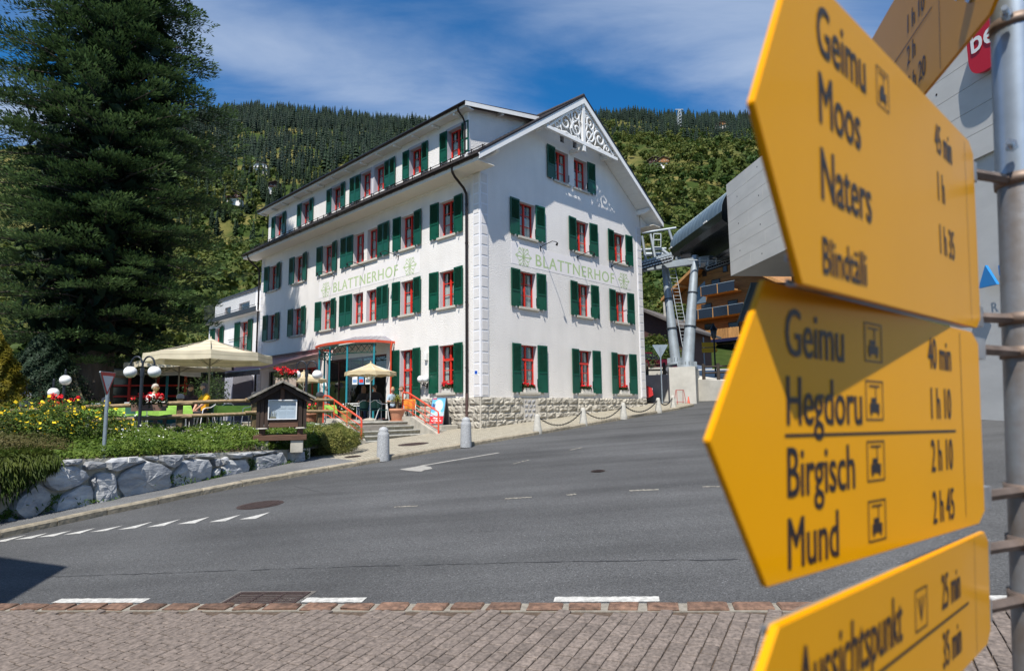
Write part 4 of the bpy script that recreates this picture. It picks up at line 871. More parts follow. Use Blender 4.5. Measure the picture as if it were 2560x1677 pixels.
# ---- huge silver fir on the terrace
def fir():
    base = spot(228, 25.0); base.z = T - .2
    root = thing('fir_tree', 'huge dark green fir tree with thick trunk rising beyond the picture at the terrace edge', 'tree', base)
    H = 31.0; M_bark = mat('grey_bark', (.085, .068, .055), .95, (4, .45), (9, 1.0, .05), stretch=(1, 1, .22))
    tr = MB(); prof = [(.92, -.2), (.76, .5), (.68, 1.6), (.62, 3.5), (.55, 7), (.42, 14), (.26, 22), (.05, H)]; tr.lathe(prof, 18)
    tr.v = [(x + .03 * math.sin(z * 3 + y * 9), y + .03 * math.cos(z * 2.3 + x * 8), z) for x, y, z in tr.v]; tr.build('trunk', M_bark, root)
    limb = MB(); C_, D_, S_ = [], [], []                  # bough tufts: centre, outward direction, size
    RZ = ([2.6, 3.6, 5.2, 7.0, 9.5, 13.0, 15.2, 17.6, 24, 30.5], [2.2, 3.3, 4.2, 4.3, 4.15, 4.6, 4.0, 3.1, 1.9, .2])
    z = 3.0
    while z < H - .4:
        Rm = float(np.interp(z, *RZ)); n = max(5, int(6.2832 * Rm / 1.55)); a0 = random.uniform(0, 6.28)
        for k in range(n):
            a = a0 + 6.2832 * k / n + random.uniform(-.2, .2); Lb = Rm * random.uniform(.7, 1.14) + random.uniform(-.2, .35); zz = z + random.uniform(-.25, .25); d = np.array([math.cos(a), math.sin(a), 0.])
            dr = random.uniform(.75, 1.35); cz = lambda t: zz + Lb * (.2 * t - .42 * dr * t * t + .16 * t ** 4)
            limb.tube([tuple(d[:2] * Lb * t) + (cz(t),) for t in (0, .4, .75, .95)], [.05, .035, .02, .006], 5)
            t = .97
            while t > .3:
                s_ = np.array([-d[1], d[0], 0.]); o = random.uniform(-.3, .3) * (1.15 - t) * Lb * .5; c = d * Lb * t + s_ * o; C_.append((c[0], c[1], cz(t) + random.uniform(-.08, .1))); q = d + s_ * random.uniform(-.55, .55) + np.array([0, 0, random.uniform(-.3, .05)]); D_.append(q / np.linalg.norm(q)); S_.append(random.uniform(.95, 1.4) * (1 if z < 20 else .7)); t -= random.uniform(.17, .26) * (1 if t > .6 else 1.5)
        z += .78 * random.uniform(.75, 1.25)
    C_ = np.array(C_); D_ = np.array(D_); S_ = np.array(S_); nt_ = len(C_)
    m = 150                                                # shoots in a tuft: a flat fan of upturned fingers, thick in the middle
    P, D, tt = [], [], []
    L_ = np.cross(D_, [0, 0, 1.]); L_ /= np.linalg.norm(L_, axis=1)[:, None]; U_ = np.cross(L_, D_)
    for k in range(m):
        f = rng.uniform(-.35, .62, nt_); w = rng.uniform(-1, 1, nt_) * (.5 - .35 * np.clip(f, 0, 1)); h = rng.uniform(-.10, .12, nt_) * (1 - np.abs(w)) - .30 * w * w
        P.append(C_ + (D_ * f[:, None] + L_ * w[:, None] + U_ * h[:, None]) * S_[:, None])
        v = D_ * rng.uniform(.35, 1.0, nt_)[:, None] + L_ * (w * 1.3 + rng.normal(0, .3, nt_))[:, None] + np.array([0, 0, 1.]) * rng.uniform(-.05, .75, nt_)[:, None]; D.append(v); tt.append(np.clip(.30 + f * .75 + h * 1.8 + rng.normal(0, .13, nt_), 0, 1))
    P = np.concatenate(P); D = np.concatenate(D); D /= np.linalg.norm(D, axis=1)[:, None]; tt = np.concatenate(tt); n = len(P)
    ln = rng.uniform(.13, .23, n)[:, None]; w = rng.uniform(.02, .034, n)[:, None]
    upv = np.tile([0, 0, 1.], (n, 1)) + .35 * rng.standard_normal((n, 3)); a = np.cross(D, upv); a /= np.linalg.norm(a, axis=1)[:, None] + 1e-9
    A = np.stack([P, P + D * ln * .5 + a * w, P + D * ln, P + D * ln * .5 - a * w], 1).reshape(-1, 3)
    i = np.arange(n)[:, None] * 4; F = np.concatenate([i + [0, 1, 2], i + [0, 2, 3]]).astype(np.int32)
    # dark green leaf fill, added to block the view through the crown
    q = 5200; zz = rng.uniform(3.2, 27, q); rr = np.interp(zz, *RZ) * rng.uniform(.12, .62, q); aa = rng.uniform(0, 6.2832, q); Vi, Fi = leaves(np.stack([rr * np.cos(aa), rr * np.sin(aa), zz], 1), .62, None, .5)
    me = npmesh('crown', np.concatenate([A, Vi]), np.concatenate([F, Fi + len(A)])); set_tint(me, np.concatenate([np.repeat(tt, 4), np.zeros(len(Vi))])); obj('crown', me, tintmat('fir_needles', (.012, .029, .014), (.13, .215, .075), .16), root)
    limb.build('branches', M_bark, root); return root, n
_, nf = fir(); print('fir twiglets', nf)
# ================================================================== stone wall, planted bank, terrace, steps
M_slate = mat('blue_grey_schist', (.17, .19, .225), .8, (2.4, .5, 12), (10, .8, .02), rnd=.25, stretch=(1, 1, 2.4), col2=(.50, .50, .49))
M_mort = mat('wall_mortar', (.44, .41, .34), .95, (5, .25), (12, .8, .04))
M_grass = leafmat('verge_grass', (.035, .085, .012), (.085, .14, .025), .3)
WP = [Vector((-10.1, 5.9)), Vector((-8.95, 9.0)), Vector((-8.32, 10.62)), Vector((-7.52, 12.5)), Vector((-6.87, 14.25)), Vector((-5.95, 16.3)), Vector((-5.52, 17.2))]
def wall_hit(u, v, off=0.):
    d = sight(u, v, 1.0); e = Vector((d.x, d.y))
    for a, b in zip(WP, WP[1:]):
        s = b - a; den = e.x * s.y - e.y * s.x
        if abs(den) < 1e-9: continue
        k = (a.x * s.y - a.y * s.x) / den; t = (a.x * e.y - a.y * e.x) / den * 1.0
        t = ((e.x * k - a.x) * s.x + (e.y * k - a.y) * s.y) / s.dot(s)
        if -1e-6 <= t <= 1.0001: n = Vector((s.y, -s.x)).normalized(); return Vector((e.x * k + n.x * off, e.y * k + n.y * off, d.z * k)), n
    return None, None
def wtop(y): return float(np.interp(y, [5, 9, 11.2, 16.3, 17.2], [-.72, -.8, -.84, -1.0, -1.02]))
wall = thing('stone_retaining_wall', 'low retaining wall of large blue-grey boulders set in mortar below the planted bank', 'wall', (0, 0, 0))
wb = MB(); pts = []
for a, b in zip(WP, WP[1:]): pts += [a.lerp(b, k / 6) for k in range(6)]
pts.append(WP[-1]); pts += [Vector((-5.75, 17.9))]
front = [(p.x, p.y) for p in pts]
for i in range(len(pts) - 1):
    p, q = pts[i], pts[i + 1]; n = Vector(((q - p).y, -(q - p).x)).normalized(); bk = -n * .45
    vs = [(p.x, p.y, G(p.x, p.y) - .1), (q.x, q.y, G(q.x, q.y) - .1), (q.x, q.y, wtop(q.y)), (p.x, p.y, wtop(p.y)), (q.x + bk.x, q.y + bk.y, wtop(q.y)), (p.x + bk.x, p.y + bk.y, wtop(p.y)), (p.x + bk.x, p.y + bk.y, -2), (q.x + bk.x, q.y + bk.y, -2)]
    wb.add(vs, [(0, 1, 2, 3), (3, 2, 4, 5), (5, 4, 7, 6)])
wb.build('mortar_core', M_mort, wall)
def boulder(poly, f):
    P = [f(x, y) for x, y in poly]; cu = sum(p[0] for p in P) / len(P); cv = sum(p[1] for p in P) / len(P)
    rings = []
    # densify the outline
    O = []
    for i in range(len(P)):
        a, b = P[i], P[(i + 1) % len(P)]; n = max(1, int(math.hypot(a[0] - b[0], a[1] - b[1]) / 13))
        O += [(a[0] + (b[0] - a[0]) * k / n + random.uniform(-1.2, 1.2), a[1] + (b[1] - a[1]) * k / n + random.uniform(-1.2, 1.2)) for k in range(n)]
    prj = .12 + .06 * random.random(); tiltx, tilty = random.uniform(-.05, .05), random.uniform(-.03, .04)
    vs = []; n = len(O)
    spec = [(1.0, -.04), (1.0, prj * .45), (.93, prj * .85), (.62, prj * 1.02), (.3, prj * 1.06)]
    for s, o in spec:
        for x, y in O:
            jx = random.uniform(-2.5, 2.5) if s < .9 else 0; jy = random.uniform(-2.5, 2.5) if s < .9 else 0
            p, nn = wall_hit(cu + (x - cu) * s + jx, cv + (y - cv) * s + jy, o + (random.uniform(-.012, .012) + tiltx * (x - cu) / 60 + tilty * (y - cv) / 60 if 0 < s < .99 else 0))
            if p is None: return
            vs.append(p)
    p, nn = wall_hit(cu, cv, prj * 1.15); vs.append(p)
    fs = [(r_ * n + k, r_ * n + (k + 1) % n, (r_ + 1) * n + (k + 1) % n, (r_ + 1) * n + k) for r_ in range(len(spec) - 1) for k in range(n)] + [((len(spec) - 1) * n + k, (len(spec) - 1) * n + (k + 1) % n, len(spec) * n) for k in range(n)]
    MB().add(vs, fs).build('boulder', M_slate, wall)
fz = lambda x, y: (x * .23529, 1040 + y * .23529); f0 = lambda x, y: (x * .35915, 820 + y * .35915); fd = lambda x, y: (x * 1.0756, y * 1.0756)
for poly in [[(85, 985), (130, 880), (270, 780), (380, 700), (470, 770), (540, 850), (530, 920), (400, 1020), (260, 1100), (180, 1080), (100, 1020)], [(20, 1090), (80, 1075), (160, 1110), (180, 1160), (80, 1190), (20, 1205)], [(420, 650), (480, 590), (640, 520), (760, 530), (880, 580), (925, 645), (800, 730), (640, 790), (560, 790), (470, 740)],
             [(530, 1020), (545, 930), (600, 850), (740, 780), (850, 725), (940, 735), (965, 800), (960, 960), (930, 1010), (800, 1030), (650, 1055), (560, 1040)], [(370, 1120), (420, 1070), (600, 1065), (620, 1090), (470, 1130), (380, 1145)], [(600, 510), (615, 468), (840, 455), (850, 480), (800, 510), (620, 520)], [(870, 540), (900, 490), (960, 478), (1090, 495), (1100, 540), (990, 565), (900, 570)],
             [(1110, 490), (1180, 445), (1290, 440), (1460, 438), (1510, 460), (1470, 490), (1330, 540), (1180, 585), (1120, 560)], [(980, 620), (1050, 595), (1180, 600), (1200, 680), (1205, 850), (1285, 890), (1250, 930), (1130, 975), (990, 990), (980, 850)],
             [(1225, 680), (1270, 600), (1400, 520), (1530, 475), (1680, 500), (1780, 580), (1755, 640), (1780, 740), (1700, 810), (1560, 850), (1400, 900), (1310, 905), (1290, 830), (1240, 770)], [(1510, 428), (1640, 425), (1655, 465), (1600, 470), (1540, 455)], [(1680, 418), (1890, 408), (1895, 450), (1850, 520), (1800, 550), (1740, 530), (1690, 480)],
             [(1830, 600), (1900, 500), (1980, 455), (2180, 455), (2210, 520), (2205, 690), (2100, 740), (1960, 780), (1870, 800), (1810, 730), (1800, 660)], [(1935, 412), (2030, 402), (2035, 428), (1950, 442)], [(2070, 408), (2230, 398), (2270, 430), (2230, 440), (2080, 425)], [(2225, 460), (2300, 450), (2320, 500), (2300, 535), (2250, 530)], [(2235, 600), (2270, 550), (2310, 560), (2300, 630), (2230, 640)], [(2330, 460), (2385, 430), (2400, 500), (2340, 520)], [(1705, 815), (1780, 748), (1800, 770), (1790, 800), (1730, 820)], [(935, 690), (970, 640), (972, 730), (955, 760)]]: boulder(poly, fz)
for poly in [[(1505, 1070), (1530, 990), (1560, 920), (1690, 910), (1720, 960), (1715, 1035), (1600, 1060)], [(1580, 876), (1730, 862), (1735, 895), (1600, 902)]]: boulder(poly, f0)
for poly in [[(585, 1062), (650, 1050), (662, 1072), (650, 1094), (588, 1106)], [(668, 1050), (698, 1048), (700, 1075), (682, 1086), (668, 1076)], [(575, 1052), (640, 1046), (642, 1049), (580, 1057)]]: boulder(poly, fd)
# house number plate screwed to a boulder
p, n_ = wall_hit(315.5, 1148, .2); hn = thing('house_number_plate', 'small white house number plate reading 200 on the boulder wall', 'number plate', p, math.atan2(n_.y, n_.x) + R(90))
MB().bbox(-.1, .1, -.012, .012, -.055, .055, .008).build('plate', mat('white_enamel', (.8, .78, .74), .35), hn)
write('200', .085, mat('black_print', (.03, .03, .03), .6), hn, Matrix.Translation((0, -.014, -.03)) @ Matrix.Rotation(R(90), 4, 'X'), align='CENTER', sx=.85)

# ---- planted bank between wall and fence
FP = [Vector((-16.5, 12.0)), Vector((-13.9, 14.0)), Vector((-11.3, 16.0)), Vector((-10.77, 16.5)), Vector((-9.27, 17.4)), Vector((-7.68, 18.6)), Vector((-6.17, 20.0)), Vector((-5.75, 21.0))]
WQ = WP + [Vector((-5.2, 18.6)), Vector((-4.95, 20.4))]
def along(path, t):
    ls = [(b - a).length for a, b in zip(path, path[1:])]; s = t * sum(ls)
    for (a, b), l in zip(zip(path, path[1:]), ls):
        if s <= l + 1e-9: return a.lerp(b, s / l)
        s -= l
    return path[-1].copy()
NB, MBk = 60, 14
def bank(t, k):
    """bank surface: t along, k from wall (0) to fence (1)"""
    p = along(WQ, t); q = along(FP, t); zt = wtop(p.y) if p.y < 17.3 else float(np.interp(p.y, [17.2, 18.6, 20.4], [-1.0, -1.03, -1.0])); e = p.lerp(q, k); zf = float(np.interp(t, [0, .45, 1], [-.75, -.62, -.55]))
    return (e.x, e.y, zt - .03 + (zf - zt + .03) * (k ** .8) + .05 * math.sin(e.x * 3) * math.sin(e.y * 2.3) * k * (1 - k) * 4)
V = np.array([bank(i / NB, j / MBk) for j in range(MBk + 1) for i in range(NB + 1)]); ii = (np.arange(MBk)[:, None] * (NB + 1) + np.arange(NB)[None]).ravel()
bk = obj('planted_bank', npmesh('planted_bank', V, np.stack([ii, ii + 1, ii + NB + 2, ii + NB + 1], 1), True), M_soil); tag(bk, kind='structure')
def bank_pts(n, t0, t1, k0, k1, h0, h1, f=None):
    P = []
    while len(P) < n:
        t, k = random.uniform(t0, t1), random.uniform(k0, k1); x, y, z = bank(t, k)
        hmax = h0 + (h1 - h0) * (.5 + .5 * math.sin(x * 2.1 + 1) * math.cos(y * 1.7)) * (f(t, k) if f else 1); P.append((x, y, z + hmax * random.random() ** .45))
    return np.array(P)
M_gc = leafmat('ground_cover_leaf', (.045, .115, .014), (.13, .21, .03), .3, 2.5)
def cover(name, P, size, m, up=(0, -.3, 1), asp=.6): me = npmesh(name, *leaves(P, size, np.tile(np.array(up, float), (len(P), 1)), asp)); return obj(name, me, m)
tag(cover('ground_cover', np.concatenate([bank_pts(40000, .42, 1.0, .0, 1.0, .08, .42), bank_pts(9000, .3, .55, .0, .5, .05, .2)]), .062, M_gc), kind='stuff')
M_wfl = mat('white_petals', (.8, .8, .76), .8); M_yfl = mat('yellow_petals', (.78, .55, .01), .8)
def daisies(n, t0, t1, k0, k1, h, size, m, name):
    P = []
    for _ in range(n): t, k = random.uniform(t0, t1), random.uniform(k0, k1); x, y, z = bank(t, k); P.append((x, y, z + h * random.uniform(.55, 1.12) * (.6 + .5 * math.sin(x * 2.1 + 1) * math.cos(y * 1.7))))
    return tag(cover(name, np.array(P), size, m, asp=1.0), kind='stuff')
daisies(620, .47, .97, .12, 1.0, .40, .034, M_wfl, 'white_flowers')
def bush(name, label, c, r, n, size, m, group=None, flat=.0, shell=.5, stems=True, up=.8, asp=.55):
    """a shrub: stems and leaves through an uneven rounded volume"""
    root = thing(name, label, 'shrub', c, 0, group); P = []
    lob = [(random.uniform(-.5, .5) * r[0], random.uniform(-.5, .5) * r[1], random.uniform(.3, .75) * r[2], random.uniform(.45, .62)) for _ in range(9)]
    d = rng.standard_normal((n, 3)); d /= np.linalg.norm(d, axis=1)[:, None]; q = rng.uniform(shell, 1.05, n) ** .6; L_ = np.array(lob)[rng.integers(0, 9, n)]
    P = np.stack([L_[:, 0] + d[:, 0] * q * r[0] * L_[:, 3], L_[:, 1] + d[:, 1] * q * r[1] * L_[:, 3], L_[:, 2] + d[:, 2] * q * r[2] * L_[:, 3] * .9], 1); P[:, 2] = np.abs(P[:, 2])
    upv = P / (np.linalg.norm(P, axis=1)[:, None] + 1e-6); upv[:, 2] += up
    obj('foliage', npmesh('foliage', *leaves(P, size, upv, asp)), m, root)
    if stems:
        s = MB()
        for x, y, z, k in lob: s.tube([(x * .1, y * .1, -.1), (x * .5, y * .5, z * .5), (x, y, z)], [.02, .013, .006], 5)
        s.build('stems', mat('twig_bark', (.09, .065, .045), .9), root)
    return root, P
bz = lambda t, k: Vector(bank(t, k))
yb, P = bush('yellow_flower_bush', 'loose green bush covered in small yellow flowers on the left of the bank', bz(.41, .6) - Vector((0, 0, .1)), (1.45, 1.2, .95), 15000, .055, leafmat('cinquefoil_leaf', (.045, .10, .014), (.13, .19, .03), .3, 3))
o_ = P[(P[:, 2] > .35)]; o_ = o_[rng.integers(0, len(o_), 330)] * 1.04; obj('flowers', npmesh('flowers', *leaves(o_, .06, np.tile([.2, -.6, 1.], (len(o_), 1)), 1.0)), M_yfl, yb)['kind'] = 'stuff'
bush('yellow_green_bush', 'low olive green bush beside the yellow flowered one at the left edge', bz(.3, .72), (1.6, 1.4, .8), 13000, .05, leafmat('olive_leaf', (.05, .075, .014), (.105, .115, .03), .3, 3))
bush('heath_bush', 'brownish low heath bush on the left of the bank below the flowers', bz(.34, .3), (1.2, .9, .35), 9000, .045, leafmat('heath_leaf', (.06, .08, .018), (.14, .125, .04), .3, 3))
# trailing juniper falling over the wall
def juniper():
    root = thing('trailing_juniper', 'dark green juniper trailing down over the left end of the boulder wall', 'shrub', (0, 0, 0)); P, D = [], []
    for _ in range(620):
        t = random.uniform(.12, .362); p = along(WQ, t); q = along(FP, t); d = Vector((p.y - q.y, q.x - p.x)); n = (p - q).normalized()
        lim = float(np.interp(t, [.12, .27, .315, .362], [1.3, 1.15, .65, .1])); drop = random.uniform(.05, 1.0) * lim; k0 = random.uniform(0, .4); b0 = Vector(bank(t, k0)) + Vector((0, 0, random.uniform(.02, .16)))
        edge = Vector((p.x + n.x * .06, p.y + n.y * .06, wtop(p.y) + .12)); end = Vector((p.x + n.x * random.uniform(.12, .3), p.y + n.y * .2 + random.uniform(-.2, .2), wtop(p.y) - drop))
        m = 26
        for i in range(m):
            s = i / m; c = b0.lerp(edge, min(1, s / .4)) if s < .4 else edge.lerp(end, (s - .4) / .6); P.append((c.x + random.uniform(-.07, .07), c.y + random.uniform(-.07, .07), c.z + random.uniform(-.05, .05))); D.append((n.x, n.y, .25 if s < .4 else -1.2))
    P = np.array(P); D = np.array(D) + .35 * rng.standard_normal((len(P), 3)); D /= np.linalg.norm(D, axis=1)[:, None]; a = np.cross(D, rng.standard_normal((len(P), 3))); a /= np.linalg.norm(a, axis=1)[:, None]; l = rng.uniform(.1, .2, len(P))[:, None]; w = .014
    V = np.stack([P - a * w, P + a * w, P + D * l], 1).reshape(-1, 3); a2 = np.cross(D, a); V2 = np.stack([P - a2 * w, P + a2 * w, P + D * l * .9], 1).reshape(-1, 3)
    F = np.arange(len(V) + len(V2)).reshape(-1, 3); obj('foliage', npmesh('foliage', np.concatenate([V, V2]), F), leafmat('juniper_needles', (.055, .10, .016), (.17, .20, .04), .3, 2), root)
juniper()
bush('clipped_evergreen_bush', 'dense rounded olive green bush at the foot of the steps by the footway', on(828, 1142) + Vector((0, 0, .05)), (1.05, 1.15, .78), 26000, .04, leafmat('evergreen_leaf', (.08, .105, .02), (.30, .27, .075), .35, 5), shell=.75)
bush('small_silver_plant', 'small silvery plant between menu box and railing', bz(.9, .7), (.5, .5, .3), 2500, .045, leafmat('silver_leaf', (.12, .16, .10), (.25, .3, .22), .3, 4))
# grass along the wall foot
GP = []
for _ in range(5200):
    t = random.random() ** .8; a = along(WP[1:], t); n = Vector((.9, -.42)); o = abs(random.gauss(.03, .07)); 
    if math.sin(a.y * 2.4) + math.sin(a.y * 5.3 + 1) < -.55: continue
    GP.append((a.x + n.x * o, a.y + n.y * o, G(a.x, a.y) + .13 + random.random() * .13 * (1.2 + math.sin(a.y * 3))))
tag(cover('verge_grass', np.array(GP), .075, M_grass, (.4, -.4, .6), .25), kind='stuff')

# ---- terrace floor and entrance platform
M_conc = mat('weathered_concrete', (.40, .375, .32), .9, (3, .25), (18, .5, .01))
tf = MB().prism([W(a, b).xy for a, b in ((-5.2, 1.2), (-6.2, 1.0), (-8.4, 1.0), (-12, 1.75), (-15, 2.2), (-22, 3), (-22, 34), (-.02, 34), (-.02, 2.0), (-1.5, 2.0))], -1.6, T).build('terrace', mat('terrace_paving', (.33, .30, .26), .9, (4, .25), (20, .4, .01))); tag(tf, kind='structure')
steps = thing('entrance_steps', 'wide concrete steps with rough grey treads leading up to the hotel terrace', 'steps', C0, YAW)
sa0, sa1, PZ = -4.85, -1.95, -.44
M_tread = mat('slate_tread', (.33, .325, .29), .9, (5, .4), (16, .8, .012), stretch=(1, 2.4, 1)); M_riser = mat('rough_riser', (.36, .33, .25), .95, (7, .4), (14, 1.0, .03))
for k in range(6):
    z = PZ - k * .15; b0 = 2.05 - k * .40
    if k: MB().box(sa0, sa1, b0 + .03, b0 + .47, z - .4, z - .045).build('riser', M_riser, steps)
    if k: MB().bbox(sa0 - .0, sa1 + .0, b0 - .02, b0 + .44, z - .045, z, .01).build('tread', M_tread, steps)
MB().box(-5.6, -.05, 2.08, 8.5, -1.2, PZ - .05).build('platform', M_riser, steps); MB().bbox(-5.62, -.06, 2.02, 8.5, PZ - .05, PZ, .01).build('platform_paving', M_tread, steps)
def cheek(a, w, b0, b1, z0, z1, parent):
    pr = [(b0, z0 - .5), (b0, z0), (b1 - .35, z1), (b1 + .3, z1), (b1 + .3, z0 - .5)]; MB().add([(a + k, b, z) for k in (0, w) for b, z in pr], [(0, 1, 2, 3, 4), (9, 8, 7, 6, 5)] + [(i, 5 + i, 5 + (i + 1) % 5, (i + 1) % 5) for i in range(5)]).build('cheek_wall', M_conc, parent)
cheek(-1.95, .26, .02, 2.2, -.98, -.26, steps); cheek(-5.1, .25, .35, 2.2, -.98, -.28, steps)
# the narrow side flight between cheek wall and house
for k in range(4): MB().bbox(-1.66, -.95 + k * .06, .55 + k * .42, 1.02 + k * .42, -1.02 + k * .12, -.9 + k * .12, .01).build('side_tread', M_tread, steps)
MB().bbox(-.95, -.1, 1.25, 2.6, -.98, -.62, .015).build('sign_plinth', M_conc, steps)
M_rail = mat('red_railing_paint', (.66, .075, .035), .35)
def railing(a, b0, b1, z0, z1, lab):
    r = thing('stair_railing', lab, 'railing', C0, YAW, 'red stair railings'); t = lambda b, h: (a, b, (z0 + (z1 - z0) * min(1, (b - b0) / (b1 - .35 - b0))) + h)
    MB().tube([t(b0, -.05), t(b0, .78), (a, b0 + .03, z0 + .86), (a, b1 - .35, z1 + .9), (a, b1 - .05, z1 + .92), (a, b1, z1 + .86), (a, b1, z1 - .1)], .033, 10).build('handrail', M_rail, r)
    for h in (.22, .42, .62): MB().tube([t(b0, h), t(b1 - .35, h), (a, b1, z1 + h)], .014, 7).build('bar', M_rail, r)
    for s in (.36, .7): bb = b0 + (b1 - b0) * s; MB().tube([t(bb, .0), t(bb, .86)], .016, 7).build('baluster', M_rail, r)
railing(-1.82, .32, 2.54, -.95, -.26, 'red tubular stair railing on the right beside the house wall'); railing(-4.97, .42, 2.96, -1.15, -.40, 'red tubular stair railing on the left near the menu box')

# ---- log fence along the terrace edge
M_log = mat('weathered_log', (.27, .19, .105), .85, (3, .4), (10, .6, .012), rnd=.12, stretch=(1, 6, 6)); M_post = mat('fence_post_wood', (.185, .13, .065), .85, (3, .4), (10, .6, .012), rnd=.14, stretch=(4, 4, .5)); M_cap = mat('zinc_cap', (.14, .145, .16), .45, (8, .2), metal=.7)
fence = thing('log_fence', 'rustic log rail fence with metal-capped posts along the terrace edge', 'fence', (0, 0, 0))
FS = [(60, 15.2, .30), (180, 16.0, .35), (262, 16.5, .405), (449, 17.4, .496), (636, 18.6, .567), (799, 20.0, .58)]
fpos = [(spot(u, Y), z) for u, Y, z in FS]
for i, (p, z) in enumerate(fpos):
    d = (fpos[min(i + 1, 5)][0] - fpos[max(i - 1, 0)][0]); a = math.atan2(d.y, d.x); M = rigid(p.x, p.y, 0, a)
    MB().bbox(-.075, .075, -.075, .075, -1.0, z - .06, .012, M).build('post', M_post, fence)
    c = MB(); n = 8; pr = [(-.09, z - .13)] + [(-.09 * math.cos(math.pi * k / n), z - .07 + .075 * math.sin(math.pi * k / n)) for k in range(n + 1)] + [(.09, z - .13)]
    c.add([M @ Vector((x, y, zz)) for y in (-.09, .09) for x, zz in pr], [tuple(range(len(pr))), tuple(range(2 * len(pr) - 1, len(pr) - 1, -1))] + [(k, k + 1, len(pr) + k + 1, len(pr) + k) for k in range(len(pr) - 1)]); c.build('post_cap', M_cap, fence)
for (p, z), (q, w) in zip(fpos, fpos[1:]):
    d = (q - p).normalized(); s = d.cross(Vector((0, 0, 1))) * .09
    for h in (-.25, -.62):
        a = p + s - d * .3; b = q + s + d * .3; a.z = z + h + random.uniform(-.02, .02); b.z = w + h + random.uniform(-.02, .02); m_ = a.lerp(b, .5); m_.z += random.uniform(-.01, .02); s = s * 1.0 + Vector((0, 0, .0)); MB().tube([a, m_, b], [.056, .052, .048], 9).build('rail', M_log, fence)
p, z = fpos[-1]; e = W(-5.25, 2.9)
for h in (-.25, -.62): MB().tube([(p.x - .3, p.y - .2, z + h), (p.x + .35, p.y + .28, z + h)], .05, 9).build('rail', M_log, fence)
# ================================================================== porch, awning, terrace furniture, people
M_blue = mat('turquoise_steel', (.02, .24, .30), .4); M_dgreen = mat('dark_green_steel', (.006, .05, .04), .5)
porch = thing('entrance_porch', 'curved glazed entrance porch with red fascia, turquoise posts and green lattice on the hotel front', 'porch', C0, YAW)
PO = [(0, 5.85), (-.25, 5.85), (-.95, 5.85), (-1.25, 6.1), (-1.55, 6.6), (-1.75, 7.4), (-1.8, 8.2), (-1.72, 9.0), (-1.5, 9.9), (-1.1, 10.6), (-.5, 11.1), (0, 11.25)]
fz0, fz1 = 2.96, 3.07
def ribbon(pts, z0, z1, th, name, m, parent):
    b = MB(); n = len(pts); vs = []
    for i, p in enumerate(pts):
        a = Vector(pts[max(0, i - 1)]); c = Vector(pts[min(n - 1, i + 1)]); d = (c - a).normalized(); o = Vector((-d.y, d.x)) * th
        for q, z in ((Vector(p), z0), (Vector(p), z1), (Vector(p) + o, z1), (Vector(p) + o, z0)): vs.append((q.x, q.y, z))
    b.add(vs, [(4 * i + k, 4 * i + 4 + k, 4 * i + 4 + (k + 1) % 4, 4 * i + (k + 1) % 4) for i in range(n - 1) for k in range(4)] + [(0, 1, 2, 3), (4 * n - 4, 4 * n - 1, 4 * n - 2, 4 * n - 3)]); return b.build(name, m, parent)
M_fas = mat('red_fascia_paint', (.62, .075, .03), .4)
ribbon([(x * 1.05, y + (.1 if y > 8 else -.06)) for x, y in PO], fz0, fz1, .05, 'fascia', M_fas, porch)
b = MB(); n = len(PO); ring = [(x, y, fz1 - .02) for x, y in PO]; top = [(-.02 + x * .25, 6.5 + (y - 5.85) * .75, 3.46 - abs(y - 8.0) * .05) for x, y in PO]
b.add(ring + top, [(i, i + 1, n + i + 1, n + i) for i in range(n - 1)] + [tuple(range(n, 2 * n))]); b.build('porch_roof', mat('grey_roof_glass', (.24, .23, .25), .25, (3, .1), spec=.6), porch)
for i in range(0, n - 1): MB().tube([ring[i], top[i]], .018, 5).build('glazing_bar', mat('lilac_metal', (.3, .28, .32), .4), porch)
ribbon([(x * .96, y) for x, y in PO[2:]], 2.50, 2.54, .04, 'lattice_bottom_rail', M_dgreen, porch); ribbon([(x * .96, y) for x, y in PO[2:]], 2.86, 2.91, .04, 'lattice_top_rail', M_dgreen, porch)
dense = []
for p, q in zip(PO[2:], PO[3:]): dense += [(Vector(p).lerp(Vector(q), k / 2)) * 1 for k in range(2)]
dense.append(Vector(PO[-1]))
for i, (p, q) in enumerate(zip(dense, dense[1:])): MB().tube([(p.x * .96, p.y, 2.53), (q.x * .96, q.y, 2.87)], .014, 5).tube([(p.x * .96, p.y, 2.87), (q.x * .96, q.y, 2.53)], .014, 5).build('lattice_brace', M_dgreen, porch)
for a, b_ in ((-.98, 5.9), (-1.66, 7.0), (-1.74, 8.4), (-1.42, 9.95), (-.6, 10.95)): MB().cyl((a, b_, PZ), (a, b_, 2.9), .045, n=10).cyl((a, b_, PZ), (a, b_, PZ + .06), .08, n=10).build('post', M_blue, porch)
MB().tube([(-.16, 5.72, 3.05), (-.2, 5.74, 2.85), (-.18, 5.78, 2.6), (-.14, 5.8, PZ)], .045, 9).build('red_downpipe', M_fas, porch)
pg = glassmat('porch_glass', (.9, .94, .93), base=.08)
ps = [(-.98, 5.9), (-1.66, 7.0), (-1.74, 8.4), (-1.42, 9.95)]
for (a, b_), (c, d) in list(zip(ps, ps[1:]))[:2]:
    if a == -1.66: continue
    MB().quad((a, b_, PZ + .1), (c, d, PZ + .1), (c, d, 2.5), (a, b_, 2.5)).build('pane', pg, porch)
    for h in (PZ + .62, PZ + .72): MB().tube([(a, b_, h), (c, d, h)], .02, 6).build('glass_rail', M_trim, porch)
